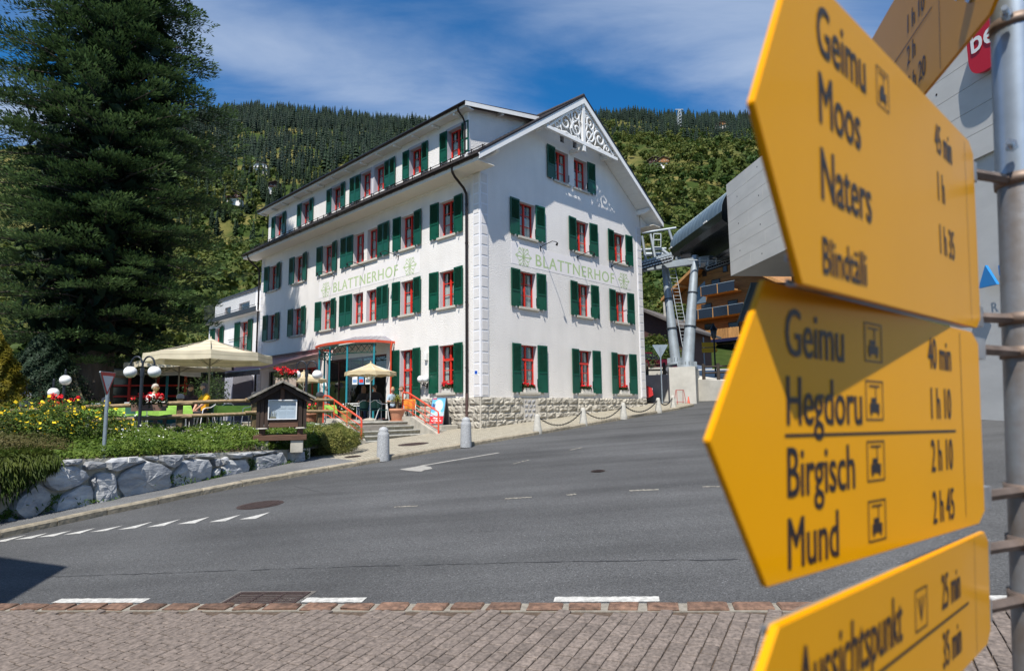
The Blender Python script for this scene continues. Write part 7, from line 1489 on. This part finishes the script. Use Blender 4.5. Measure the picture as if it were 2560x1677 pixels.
# concrete blocks and walls round the pylon
M_con2 = mat('pale_cast_concrete', (.50, .485, .44), .9, (1.4, .16, 8), (20, .3, .01))
def cblock(name, label, pts, zt, th=None):
    r_ = thing(name, label, 'wall', (0, 0, 0)); n = len(pts); zs = zt if isinstance(zt, (list, tuple)) else [zt] * n
    b = MB(); b.add([(p[0], p[1], -2.0) for p in pts] + [(p[0], p[1], z) for p, z in zip(pts, zs)], [tuple(range(n, 2 * n))] + [(k, (k + 1) % n, n + (k + 1) % n, n + k) for k in range(n)]); b.build('block', M_con2, r_); return r_
c_ = lambda u, Y: tuple(spot(u, Y))[:2]
zt = sight(1712, 920, 34).z
cblock('pylon_footing', 'tall concrete footing block carrying the steel pylon legs', [c_(1676, 33.2), c_(1742, 32.6), c_(1752, 36.5), c_(1672, 37)], zt); cblock('retaining_wall', 'pale concrete wall behind the red car left of the pylon footing', [c_(1560, 38), c_(1674, 37.2), c_(1674, 39.5), c_(1560, 40)], sight(1640, 937, 37.5).z); cblock('retaining_wall', 'sloping concrete wall right of the pylon footing', [c_(1747, 35), c_(1850, 33), c_(1960, 33), c_(1960, 44), c_(1750, 44)], [sight(1750, 948, 35).z, sight(1800, 955, 34).z, sight(1800, 955, 33).z, 2.6, 2.6])
cblock('parapet', 'concrete parapet blocks on the wall behind the red car', [c_(1625, 38.6), c_(1660, 38.5), c_(1660, 39.2), c_(1625, 39.3)], sight(1640, 918, 38.6).z)
upper = MB().quad((9, 39.3, 2.0), (40, 39.3, 2.4), (44, 78, 4.8), (6, 78, 4.2)).build('upper_yard', M_asph2); tag(upper, kind='structure')
# dark timber fences above the walls
def rail_fence(label, pts, z, h):
    f = thing('timber_fence', label, 'fence', (0, 0, 0)); M_ft = mat('dark_fence_timber', (.05, .038, .03), .85, (6, .3))
    for p in pts: MB().cyl((p[0], p[1], z - .1), (p[0], p[1], z + h), .1, .09, 8).build('post', M_ft, f)
    for p, q in zip(pts, pts[1:]):
        for k in (.4, .8): MB().tube([(p[0], p[1], z + h * k), (q[0], q[1], z + h * k)], .05, 6).build('rail', M_ft, f)
rail_fence('dark timber fence on the right retaining wall', [c_(1763, 34.8), c_(1800, 34.3), c_(1870, 34), c_(1930, 34)], sight(1765, 948, 35).z, .85); rail_fence('dark timber fence above the wall behind the red car', [c_(1590, 38.2), c_(1620, 38.2), c_(1664, 38)], sight(1640, 937, 38).z, .75)
# old style street lamp
slp = spot(1793, 36.5, 0); sl = thing('street_lamp', 'black old style street lamp with lantern in front of the wooden chalet', 'street lamp', (slp.x, slp.y, 1.2)); hh = sight(1790, 835, 36.5).z - 1.2
MB().lathe([(.09, 0), (.09, .5), (.05, .6), (.045, hh - .3), (.001, hh - .3)], 10).build('pole', M_black, sl); MB().lathe([(.06, hh - .3), (.14, hh - .22), (.2, hh + .25), (.001, hh + .25)], 6).build('lantern', mat('lantern_glass', (.08, .08, .08), .2), sl); MB().lathe([(.26, hh + .25), (.12, hh + .45), (.03, hh + .6), (.001, hh + .62)], 6).build('lantern_roof', M_black, sl)
fy = spot(1776, 40, 0); fg = thing('hiking_signpost', 'small yellow hiking signpost in the distance before the chalet', 'signpost', (fy.x, fy.y, 1.5)); zz_ = sight(1770, 862, 40).z - 1.5
MB().cyl((-.25, 0, 0), (-.25, 0, zz_ + .5), .04, n=8).build('pole', M_gal, fg)
for dz_ in (0, -.36): MB().prism([(-.4, -.15), (.5, -.15), (.62, 0), (.5, .15), (-.4, .15)], 0, .02, Matrix.Translation((0, -.08, zz_ + dz_)) @ Matrix.Rotation(R(90), 4, 'X')).build('arm', mat('far_sign_yellow', (.72, .40, .02), .5), fg)
# red trestle and traffic cone
tr_ = spot(1701, 31.5, 0); trs = thing('red_trestle', 'red metal trestle standing at the foot of the pylon footing', 'trestle', street(tr_.x, tr_.y), R(20)); trs.scale = (.6, .6, .6); M_rt = mat('faded_red_metal', (.40, .05, .04), .5)
for y in (-.25, .25): MB().tube([(-.45, y, 0), (-.35, y * .2, 1.35)], .025, 6).tube([(.45, y, 0), (.35, y * .2, 1.35)], .025, 6).build('leg_pair', M_rt, trs)
for z in (.35, 1.33): MB().tube([(-.43 + .1 * z / 1.35, 0, z), (.43 - .1 * z / 1.35, 0, z)], .025, 6).build('cross_bar', M_rt, trs)
tc_ = spot(1722, 31.8, 0); tcn = thing('traffic_cone', 'small orange traffic cone beside the red trestle', 'traffic cone', street(tc_.x, tc_.y)); tcn.scale = (.7, .7, .7); MB().lathe([(.12, .03), (.03, .62), (.001, .62)], 14).build('cone', mat('cone_orange', (.55, .09, .05), .6), tcn); MB().box(-.18, .18, -.18, .18, 0, .03).build('foot', MATS['cone_orange'], tcn); MB().lathe([(.088, .22), (.068, .36)], 14).build('white_band', M_trim, tcn)
# ---- cars
M_tyre = mat('tyre', (.015, .015, .015), .8); M_rim = mat('rim', (.4, .4, .42), .35, metal=.7); M_cgl = mat('car_glass', (.02, .022, .025), .08)
def car(label, loc, rz, colr, nm, open_top=False):
    c = thing('parked_car', label, 'car', loc, rz); mp_ = mat(nm, colr, .28, coat=.6)
    side = [(-2.0, .45), (-2.05, .75), (-1.95, .98), (-1.0, 1.05), (.55, 1.05), (.62, 1.0), (1.75, .92), (2.0, .8), (2.05, .45), (1.75, .3), (-1.75, .3)]
    W_ = .82; b = MB(); n = len(side); b.add([(x, y * (.94 if z > .95 else 1), z) for y in (-W_, W_) for x, z in side], [tuple(range(n)), tuple(range(2 * n - 1, n - 1, -1))] + [(k, (k + 1) % n, n + (k + 1) % n, n + k) for k in range(n)]); o = b.build('body', mp_, c); bv = o.modifiers.new('bevel', 'BEVEL'); bv.width = .05; bv.segments = 2
    if not open_top:
        cab = [(-1.7, 1.0), (-1.45, 1.42), (-.3, 1.5), (.25, 1.42), (.85, 1.0)]; n = len(cab); b = MB(); b.add([(x, y * (.98 if z < 1.2 else .8), z) for y in (-W_, W_) for x, z in cab], [tuple(range(n)), tuple(range(2 * n - 1, n - 1, -1))] + [(k, (k + 1) % n, n + (k + 1) % n, n + k) for k in range(n)]); b.build('windows', M_cgl, c)
        MB().box(-1.42, .22, -.66, .66, 1.44, 1.53).build('roof', mp_, c)
    else: MB().box(.42, .5, -.72, .72, 1.0, 1.5, Matrix.Translation((.46, 0, 1)) @ Matrix.Rotation(R(-22), 4, 'Y') @ Matrix.Translation((-.46, 0, -1))).build('windscreen', mp_, c)
    for x in (-1.3, 1.3):
        for s in (-1, 1): MB().cyl((x, s * .6, .32), (x, s * .84, .32), .34, n=18).build('tyre', M_tyre, c); MB().cyl((x, s * .8, .32), (x, s * .855, .32), .2, n=14).build('rim', M_rim, c)
    for s in (-1, 1): MB().lathe([(.001, 0), (.1, 0), (.1, .04), (.001, .05)], 12, Matrix.Translation((2.02, s * .58, .74)) @ Matrix.Rotation(R(90), 4, 'Y')).build('headlight', mat('headlight_glass', (.7, .7, .7), .1), c)
    MB().box(2.03, 2.1, -.78, .78, .38, .55).build('bumper', M_gut, c); return c
rp = sight(1628, 1005, 35.8); car('small red open car half hidden behind the hotel corner', Vector((rp.x - 1.75, rp.y + 1.2, G(rp.x, rp.y) + .05)), R(-12), (.55, .015, .012), 'red_car_paint', True)
cp_ = sight(1650, 905, 43); car('dark red estate car parked on the upper yard behind the wall', Vector((cp_.x - .6, 44.5, 2.3)), R(5), (.10, .008, .02), 'maroon_car_paint')

# ---- big new timber chalet
M_pine = mat('orange_pine_logs', (.27, .115, .03), .7, (2.2, .35), (8, .4, .01), rnd=.12, stretch=(.3, 3, 3)); M_pine2 = mat('bright_pine_boards', (.45, .22, .07), .65, (3, .3), rnd=.2, stretch=(3, 3, .3)); M_gp = mat('dark_solar_panel', (.015, .018, .026), .2); M_pink = mat('pinkish_render', (.56, .42, .36), .9, (2, .06))
ca = Vector(c_(1690, 89) + (0,)); chr_ = math.atan2(-.804, .595); CHL = thing('timber_chalet', 'large orange timber chalet with dark panelled balconies behind the pylon', 'chalet', Vector((ca.x, ca.y, sight(1700, 905, 89).z - .6)), chr_)
CW, CD = 17.0, 12.0; ap = CW / 2
MB().box(0, CW, 0, CD, -3, 3.0).build('ground_floor', M_pink, CHL)
def logs(z0, z1, x0, x1, y, h=.24):
    z = z0
    while z < z1 - .01:
        hh_ = min(h, z1 - z); lim = min(x1, CW - max(0, (z + hh_ - 9.2)) / .62) if z > 9.2 else x1; lo = max(x0, max(0, (z + hh_ - 9.2)) / .62) if z > 9.2 else x0
        if lim - lo > .2: MB().bbox(lo, lim, y - .05, y + .05, z, z + hh_ - .012, .02).build('log', M_pine, CHL)
        z += h
logs(3.0, 14.0, 0, CW, 0); MB().box(0, CW, .06, CD, 3, 9.2).build('side_walls', M_pine, CHL)
for s in (-1, 1):
    xe = ap + s * (ap + 1.6); zr_ = lambda x: 14.6 - abs(x - ap) * .62
    MB().add([(xe, y, zr_(xe) + k) for y in (-2.2, CD) for k in (0, .3)] + [(ap, y, zr_(ap) + k) for y in (-2.2, CD) for k in (0, .3)], [(0, 1, 5, 4), (2, 6, 7, 3), (0, 4, 6, 2), (1, 3, 7, 5), (0, 2, 3, 1)]).build('roof', mat('pine_underside', (.34, .16, .05), .75, (2, .3)), CHL)
    MB().add([(xe, -2.25, zr_(xe) - .1), (xe, -2.25, zr_(xe) + .34), (ap, -2.25, zr_(ap) + .34), (ap, -2.25, zr_(ap) - .1)], [(0, 1, 2, 3)]).build('barge_board', M_pine2, CHL)
    for f in (.12, .45, .8): x = xe + (ap - xe) * f; MB().box(x - .14, x + .14, -2.0, 0, zr_(x) - .42, zr_(x) - .05).build('purlin', M_pine2, CHL)
def balcony(z, x0, x1, d, m, solid, hh_=1.0):
    MB().box(x0, x1, -d, 0, z - .22, z).build('balcony_deck', M_pine2, CHL)
    if solid:
        k = max(1, round((x1 - x0) / 2.4))
        for i in range(k): a = x0 + (x1 - x0) * i / k; MB().box(a + .06, x0 + (x1 - x0) * (i + 1) / k - .06, -d - .03, -d + .02, z - .2, z + hh_).build('balcony_panel', M_gp, CHL); MB().box(a - .05, a + .05, -d - .05, -d + .04, z - .3, z + hh_ + .05).build('balcony_post', M_pine2, CHL)
        MB().box(x0, x1, -d - .05, -d + .05, z + hh_, z + hh_ + .06).build('balcony_rail', M_gal, CHL)
    else:
        for i in range(int((x1 - x0) / .22)): a = x0 + i * .22; MB().box(a, a + .19, -d - .03, -d, z - .35, z + hh_ + random.uniform(-.03, .03)).build('balcony_board', M_pine2, CHL)
balcony(3.3, 0, 12.0, 1.8, M_pine2, False); balcony(6.2, -1.2, 15, 1.7, M_gp, True); balcony(9.3, 6.2, 11.4, 1.5, M_gp, True)
for x, z, w, h in ((2.5, 3.4, 1.3, 1.9), (5.6, 3.4, 1.3, 1.9), (9.3, 3.5, 1.4, 1.6), (5.2, 6.3, 1.5, 1.8), (9.4, 6.3, 1.3, 1.7), (5.6, 12.1, .5, .7), (8.9, 12.1, .5, .7), (7.0, 9.4, 1.2, 1.8), (1.5, .6, 2.4, 1.6), (6.5, .3, 3.2, 2.0), (11, .5, 1.5, 1.7)):
    o = MB().box(x - .1, x + w + .1, -.12, -.06, z - .1, z + h + .1).build('window', M_old, CHL); MB().box(x, x + w, -.15, -.12, z, z + h).build('pane', M_cgl, o)
MB().add([(4.0, -.1, 8.4), (5.9, -.1, 8.4), (5.9, -.1, 11.4), (4.0, -.1, 10.2)], [(0, 1, 2, 3)]).build('gable_glazing', mat('blue_grey_glass', (.12, .17, .22), .1), CHL)
MB().box(5, 13, -2.2, -.1, 2.55, 2.95).build('shop_fascia', mat('dark_blue_fascia', (.015, .015, .05), .4), CHL)
# ---- older dark chalets
M_dw = mat('dark_red_timber', (.055, .022, .016), .8, (3, .35), stretch=(1, 1, 4)); M_gr = mat('grey_brown_roof', (.10, .085, .075), .9, (4, .3))
def chalet(label, loc, rz, w, d, h, wallm, roofm, base=None, pitch=.5, nw=3, chim=True, floors=1):
    c = thing('chalet', label, 'chalet', loc, rz); hb = h * .38
    MB().box(-w / 2, w / 2, -d / 2, d / 2, -3, hb).build('base_wall', base or M_smooth, c); MB().prism([(-w / 2, hb), (w / 2, hb), (w / 2, h), (0, h + w / 2 * pitch), (-w / 2, h)], -d / 2, d / 2, Matrix.Rotation(R(90), 4, 'X')).build('timber_wall', wallm, c)
    for s in (-1, 1):
        x = s * (w / 2 + .8); zz2 = h + w / 2 * pitch - abs(x) * pitch; MB().add([(x, y, zz2 + k) for y in (-d / 2 - 1, d / 2 + 1) for k in (0, .22)] + [(0, y, h + w / 2 * pitch + k) for y in (-d / 2 - 1, d / 2 + 1) for k in (0, .22)], [(0, 1, 5, 4), (2, 6, 7, 3), (0, 4, 6, 2), (1, 3, 7, 5), (0, 2, 3, 1)]).build('roof', roofm, c)
    for k in range(nw): x = -w / 2 + w * (k + .5) / nw; MB().box(x - .4, x + .4, -d / 2 - .05, -d / 2, hb + .6, hb + 1.6).build('window', M_cgl, c); MB().box(x - .5, x + .5, -d / 2 - .03, -d / 2 + .01, hb + .5, hb + 1.7).build('window_frame', M_trim, c)
    MB().box(-w / 2 - .1, w / 2 + .1, -d / 2 - .9, -d / 2, hb - .1, hb + .1).box(-w / 2 - .1, w / 2 + .1, -d / 2 - .95, -d / 2 - .88, hb + .1, hb + .85).build('balcony', wallm, c)
    if chim: MB().box(w * .15, w * .15 + .7, -.4, .4, h, h + w / 2 * pitch + .9).build('chimney', M_conc, c)
    return c
q = sight(1634, 880, 62); chalet('dark red timber chalet with grey roof left of the pylon', Vector((q.x, q.y, q.z - 3.5)), R(-35), 9, 8, 5.2, M_dw, M_gr)
def hillspot(u, v):
    """walk along a line of sight until it meets the hillside"""
    d = sight(u, v, 1.0); y = 70.0
    while y < 1100 and d.z * y > float(hill(d.x * y, y)): y += 1.0
    return Vector((d.x * y, y, float(hill(d.x * y, y))))
for u, v, lab, w, wm in ((651, 440, 'tiny pale farmhouse high among the dark conifers left of the hotel', 9, M_smooth), (587, 518, 'small dark chalet above the meadow left of the hotel', 8, M_dw), (683, 490, 'tiny dark barn on the bright clearing above the hotel dormer', 7, M_dw), (1808, 325, 'small orange chalet on the upper slope beside the yellow sign', 11, M_pine), (1795, 328, 'small dark chalet on the upper slope left of the orange one', 8, M_dw), (1640, 425, 'small brown chalet with grey roof halfway up the right slope', 10, M_dw), (1660, 424, 'small red-brown chalet beside the grey-roofed one on the right slope', 8, M_pine)):
    p = hillspot(u, v); p.z += 2.5; chalet(lab, p, R(random.uniform(-20, 20)) + math.atan2(p.x, p.y) * -1, w, w * .9, 4.5, wm, M_gr, chim=False)
p = hillspot(1700, 322); mt = thing('lift_mast', 'thin lattice lift mast on the ridge line right of the gable', 'mast', p); H_ = 25.0
for sx in (-1, 1):
    for sy in (-1, 1): MB().tube([(sx * 4, sy * 4, 0), (sx * 1.3, sy * 1.3, H_)], .32, 5).build('leg', M_gal, mt)
for k in range(6): z = H_ * k / 6; w = 4 - 2.7 * k / 6; w2 = 4 - 2.7 * (k + 1) / 6; MB().tube([(-w, -w, z), (w2, -w2, z + H_ / 6)], .3, 4).tube([(w, -w, z), (-w2, -w2, z + H_ / 6)], .3, 4).build('brace', M_gal, mt)
MB().box(-5, 5, -.6, .6, H_, H_ + .9).build('cross_arm', M_gal, mt)
p = hillspot(1669, 288); ts = thing('top_station', 'small dark lift station with antenna on the right ridge', 'building', p + Vector((0, 0, 6))); MB().box(-9, 9, -6, 6, -8, 12).build('hall', M_steel, ts); MB().box(-11, 11, -7, 7, 12, 13.5).build('roof', M_gr, ts); MB().tube([(0, 0, 13), (0, 0, 24)], .6, 5).build('antenna', M_gal, ts)
# ---- single trees near the buildings
def tree(label, loc, h, m, seed_n=2600, size=.28):
    t = thing('broadleaf_tree', label, 'tree', loc, 0); V, F = broad_proto(seed_n, size / h); obj('crown', npmesh('crown', V * np.array([h * 1.15, h * 1.15, h]), F), m, t); set_tint(t.children[0].data, np.repeat(rng.uniform(0, 1, len(V) // 4), 4)); b = MB().tube([(0, 0, -1), (.1, 0, h * .25), (0, .1, h * .55)], [h * .03, h * .022, h * .01], 7)
    for k in range(5): a = k * 1.26; b.tube([(.05, .05, h * (.25 + k * .04)), (math.cos(a) * h * .14, math.sin(a) * h * .14, h * .5), (math.cos(a) * h * .22, math.sin(a) * h * .22, h * .68)], [h * .012, h * .008, h * .003], 5)
    b.build('trunk', mat('grey_bark', (.085, .068, .055), .95), t)
for u, Y, h, lab in ((1640, 50, 5.5, 'leafy green tree between hotel gable and pylon'), (1615, 66, 9, 'tall green tree beyond the dark chalet by the gable'), (1668, 76, 10, 'tall green tree between the pylon legs'), (1585, 60, 8, 'green tree half hidden by the gable corner'), (1710, 96, 10, 'green tree left of the orange chalet eave'), (500, 62, 8, 'green tree above the annex roof terrace'), (560, 70, 10, 'green tree behind the annex rail'), (610, 66, 9, 'green tree behind the annex beside the hotel downpipe'), (455, 56, 8, 'green tree behind the parasols'), (528, 84, 9, 'light green tree up the slope behind the annex')):
    p = spot(u, Y); z = float(hill(p.x, p.y)); tree(lab, Vector((p.x, p.y, z)), h, M_bl)
for u, Y, lab in ((1622, 47, 'round green shrub beside the gable corner'), (1660, 46, 'round green shrub before the pylon'), (1640, 45, 'low green shrub above the wall behind the red car')): p = spot(u, Y); bush('garden_shrub', lab, Vector((p.x, p.y, 1.6)), (2.2, 1.8, 2.6), 5000, .16, leafmat('garden_leaf', (.02, .05, .012), (.06, .10, .02), .3, 1), stems=False)
# ---- neighbour's house behind the viewer, whose gable end shades the near road
nh = thing('neighbour_house', 'neighbouring house outside the picture whose roof shades the near road at the left', 'house', (0, 0, 0)); hc_ = 6.2; cr = Vector((-5.29, 7.66)) - Vector((.153, .607)) * hc_; zc = -1.81 + hc_; ev = Vector((.226, -.974)); rk = Vector((-.974, -.226))
e0 = cr; e1 = cr + ev * 13; r0_ = cr + rk * 4.5; r1_ = r0_ + ev * 13; r2_ = cr + rk * 9; r3_ = r2_ + ev * 13; up_ = 4.5 * 1.06
MB().add([(*e0, zc), (*e1, zc), (*r1_, zc + up_), (*r0_, zc + up_), (*r2_, zc), (*r3_, zc)], [(0, 1, 2, 3), (3, 2, 5, 4)]).build('roof', M_roof, nh)
i0 = cr + rk * .7 + ev * .9; i1 = i0 + ev * 11; i2 = i1 + rk * 7.6; i3 = i0 + rk * 7.6
MB().prism([i0, i1, i2, i3], -2.5, zc + .1).add([(*i0, zc + .1), (*i3, zc + .1), (*((i0 + i3) / 2), zc + 4.2)], [(0, 1, 2)]).build('wall', M_smooth, nh)
# ================================================================== the near hiking signpost
M_yel = mat('yellow_sign_enamel', (.78, .35, .0), .3, (1.5, .05), coat=.12, spec=.2); M_blk = mat('black_sign_print', (.012, .012, .018), .35); M_alu = mat('aluminium_channel', (.50, .52, .54), .4, (30, .2), metal=.75); M_band = mat('rusty_band', (.20, .15, .12), .55, (20, .35), metal=.5)
def polemat():
    m = mat('weathered_galvanised_pole', (.34, .36, .38), .45, (14, .35), (60, .3, .002), metal=.5, col2=(.24, .20, .17)); return m
sp_ = thing('signpost_pole', 'weathered galvanised pole carrying the yellow hiking signs at the right edge', 'pole', (0, 0, 0)); ax = lambda z: Vector((.797 + .0689 * z, .97, z))
MB().tube([ax(-1.75), ax(.55)], .0305, 28).build('lower_tube', polemat(), sp_); MB().tube([ax(.36), ax(1.35)], .0325, 28).build('upper_tube', mat('bright_galvanised_pole', (.36, .42, .48), .35, (8, .2), metal=.6), sp_)
def band(z, name='clamp_band'):
    c = ax(z); MB().lathe([(.031, -.009), (.0345, -.009), (.0345, .009), (.031, .009)], 28, Matrix.Translation(c)).build('clamp_band', M_band, sp_)
def bolt(p, d, r=.009): MB().cyl(p, Vector(p) + Vector(d) * .012, r, n=6).cyl(Vector(p) + Vector(d) * .012, Vector(p) + Vector(d) * .03, r * .5, n=8).build('bolt', mat('bright_bolt', (.55, .62, .7), .25, metal=.9), sp_)
LEAN = R(4)
def hsign(label, root, ang, y0, y1, x1, Ln, tip, tilt=0., zchan=(.7, .3), th=.006, tipy=0., chan=True):
    """yellow arrow plate: root is a point by the pole, ang the plan direction it points to; local x runs from tip to pole end"""
    s = thing('hiking_sign', label, 'sign', root, 0, 'yellow hiking signs at the near signpost'); s.rotation_euler = (0, LEAN, 0); d = Vector((math.cos(ang), math.sin(ang), 0)); X = -d; Y = Vector((0, 0, 1)); Z = X.cross(Y); H = y1 - y0
    M = Matrix((X, Y, Z)).transposed().to_4x4() @ Matrix.Rotation(tilt, 4, 'Z')
    c = .012; poly = [(x1 - c * 2, y0), (x1, y0 + c * 1.2), (x1, y1 - c * 1.2), (x1 - c * 2, y1), (-Ln, y1), (-Ln - tip, tipy), (-Ln, y0)]
    bm = bmesh.new(); vs = [bm.verts.new((x, y, -th / 2)) for x, y in poly]; f = bm.faces.new(vs); r = bmesh.ops.extrude_face_region(bm, geom=[f]); bmesh.ops.translate(bm, verts=[v for v in r['geom'] if isinstance(v, bmesh.types.BMVert)], vec=(0, 0, th)); bmesh.ops.recalc_face_normals(bm, faces=bm.faces[:]); bmesh.ops.bevel(bm, geom=list(bm.edges), offset=.0009, segments=2, affect='EDGES'); MB().bm(bm, M).build('plate', M_yel, s)
    def T_(txt, x, y, size, sx=.86, bold=.0): write(txt, size, M_blk, s, M @ Matrix.Translation((x, y, th / 2 + .0006)), sx=sx, fat=size * .028)
    def line(x0, x1, y0, y1): b = MB(); z = th / 2 + .0006; b.add([M @ Vector(p) for p in ((x0, y0, z), (x1, y0, z), (x1, y1, z), (x0, y1, z))], [(0, 1, 2, 3)]); b.build('rule', M_blk, s)
    def icon(x, y, w=.026, h=.036, kind='bus'):
        b = MB(); z = th / 2 + .0006; q = lambda x0, x1, y0, y1: b.add([M @ Vector(p) for p in ((x + x0 * w, y + y0 * h, z), (x + x1 * w, y + y0 * h, z), (x + x1 * w, y + y1 * h, z), (x + x0 * w, y + y1 * h, z))], [(0, 1, 2, 3)])
        q(0, 1, 0, .035); q(0, 1, .965, 1); q(0, .05, .035, .965); q(.95, 1, .035, .965)
        if kind == 'bus': q(.22, .78, .2, .42); q(.3, .62, .43, .56); q(.25, .35, .12, .2); q(.65, .75, .12, .2); q(.55, .6, .56, .86); q(.2, .8, .84, .88)
        else:
            for k in range(4): b.add([M @ Vector((x + w * a, y + h * c_, z)) for a, c_ in ((.48, .2), (.52, .2), (.2 + .2 * k + .05, .8), (.2 + .2 * k, .8))], [(0, 1, 2, 3)])
        b.build('pictogram', M_blk, s)
    if chan:
        for zc_ in zchan:
            y = y0 + H * zc_; b = MB(); w = .03; z1 = -th / 2 - .0006
            xa, xb = -Ln * .92, x1 + .055
            b.box(xa, xb, y - w / 2, y + w / 2, z1 - .003, z1, M).box(xa, xb, y + w / 2 - .0025, y + w / 2, z1 - .03, z1 - .003, M).box(xa, xb, y - w / 2, y - w / 2 + .0025, z1 - .03, z1 - .003, M).box(xa, xb, y - w / 2 + .0025, y - w / 2 + .007, z1 - .03, z1 - .0275, M).box(xa, xb, y + w / 2 - .007, y + w / 2 - .0025, z1 - .03, z1 - .0275, M); b.build('channel', M_alu, s)
            p = Matrix.Rotation(LEAN, 3, 'Y') @ (M @ Vector((xb - .002, y, z1 - .01))) + Vector(root); band(p.z)
            b2 = MB(); c0 = ax(p.z); dd = (Vector((c0.x, c0.y, 0)) - Vector((p.x, p.y, 0))); MB().tube([p - Vector((.004, .004, 0)), c0 - dd.normalized() * .03], .0075, 6, flat=((0, 0, 1), 1.1)).build('strap', M_band, sp_)
    return s, T_, line, icon
s, T_, line, icon = hsign('yellow hiking sign second from the top reading Geimu, Hegdoru, Birgisch and Mund', (.659, .88, -.027), R(-142), -.132, .123, -.025, .57, .08, R(2), (.93, .11), tipy=-.012)
for (n, t, y) in (('Geimu', '40 min', .06), ('Hegdoru', '1 h 10', 0.), ('Birgisch', '2 h 10', -.062), ('Mund', '2 h 45', -.122)):
    T_(n, -.541, y, .062, .68, .0003); T_(t, -.212, y + .006, .054, .52, .0002); icon(-.382, y + .004, .042, .041)
line(-.541, -.126, -.0105, -.008); line(-.1005, -.0992, -.118, .118)
s, T_, line, icon = hsign('yellow hiking sign at the top left reading Geimu, Moos, Naters and Blindtälli', (.71, .92, .2525), R(-137.5), -.145, .128, -.04, .647, .076, R(4), (.90, .08), tipy=-.019)
for (n, t, y) in (('Geimu', '45 min', .062), ('Moos', '1 h', 0.), ('Naters', '1 h 35', -.067), ('Blindtälli', '', -.131)):
    T_(n, -.609, y, .066 if n[0] != 'B' else .046, .68, .0003)
    if t: T_(t, -.247, y + .005, .054, .54, .0002)
icon(-.457, .062, .038, .042); line(-.0946, -.0934, -.135, .12)
s, T_, line, icon = hsign('lowest yellow hiking sign reading Aussichtspunkt', (.661, .9, -.2485), R(-136), -.068, .076, -.03, .70, .07, 0., (.76, .2))
T_('Aussichtspunkt', -.672, .015, .06, .64, .0003); T_('25 min', -.292, .016, .052, .62); T_('35 min', -.292, -.044, .052, .62); icon(-.393, .012, .044, .039, 'view'); line(-.64, -.161, .0015, .004); line(-.1215, -.1203, -.064, .072); icon(-.5, -.05, .044, .039)
s, T_, line, icon = hsign('shaded yellow hiking sign at the top right pointing away from the viewer', (.79, .955, .79), R(77), -.172, .136, .045, .6, .09, 0., (.5,), chan=False)
for t, y in (('1 h 10', .003), ('2 h', -.068), ('2 h 20', -.136)): T_(t, -.315, y, .062, .6)
line(-.52, -.187, -.019, -.016); line(-.155, -.1535, -.164, .12); icon(-.43, -.07, .036, .046)
for z in (.62, .70): band(z)
bolt((.79 + .004, .985, .69), (-.97, .24, 0), .013); bolt(tuple(ax(.62) + Vector((-.036, -.03, 0))), (-.7, -.7, 0)); bolt(tuple(ax(.40) + Vector((-.036, -.03, 0))), (-.7, -.7, 0))
MB().box(-.03, .03, -.004, .004, -.012, .012, Matrix.Translation(ax(.69) + Vector((-.035, .01, 0))) @ Matrix.Rotation(R(10), 4, 'Z')).build('bracket', M_alu, sp_)
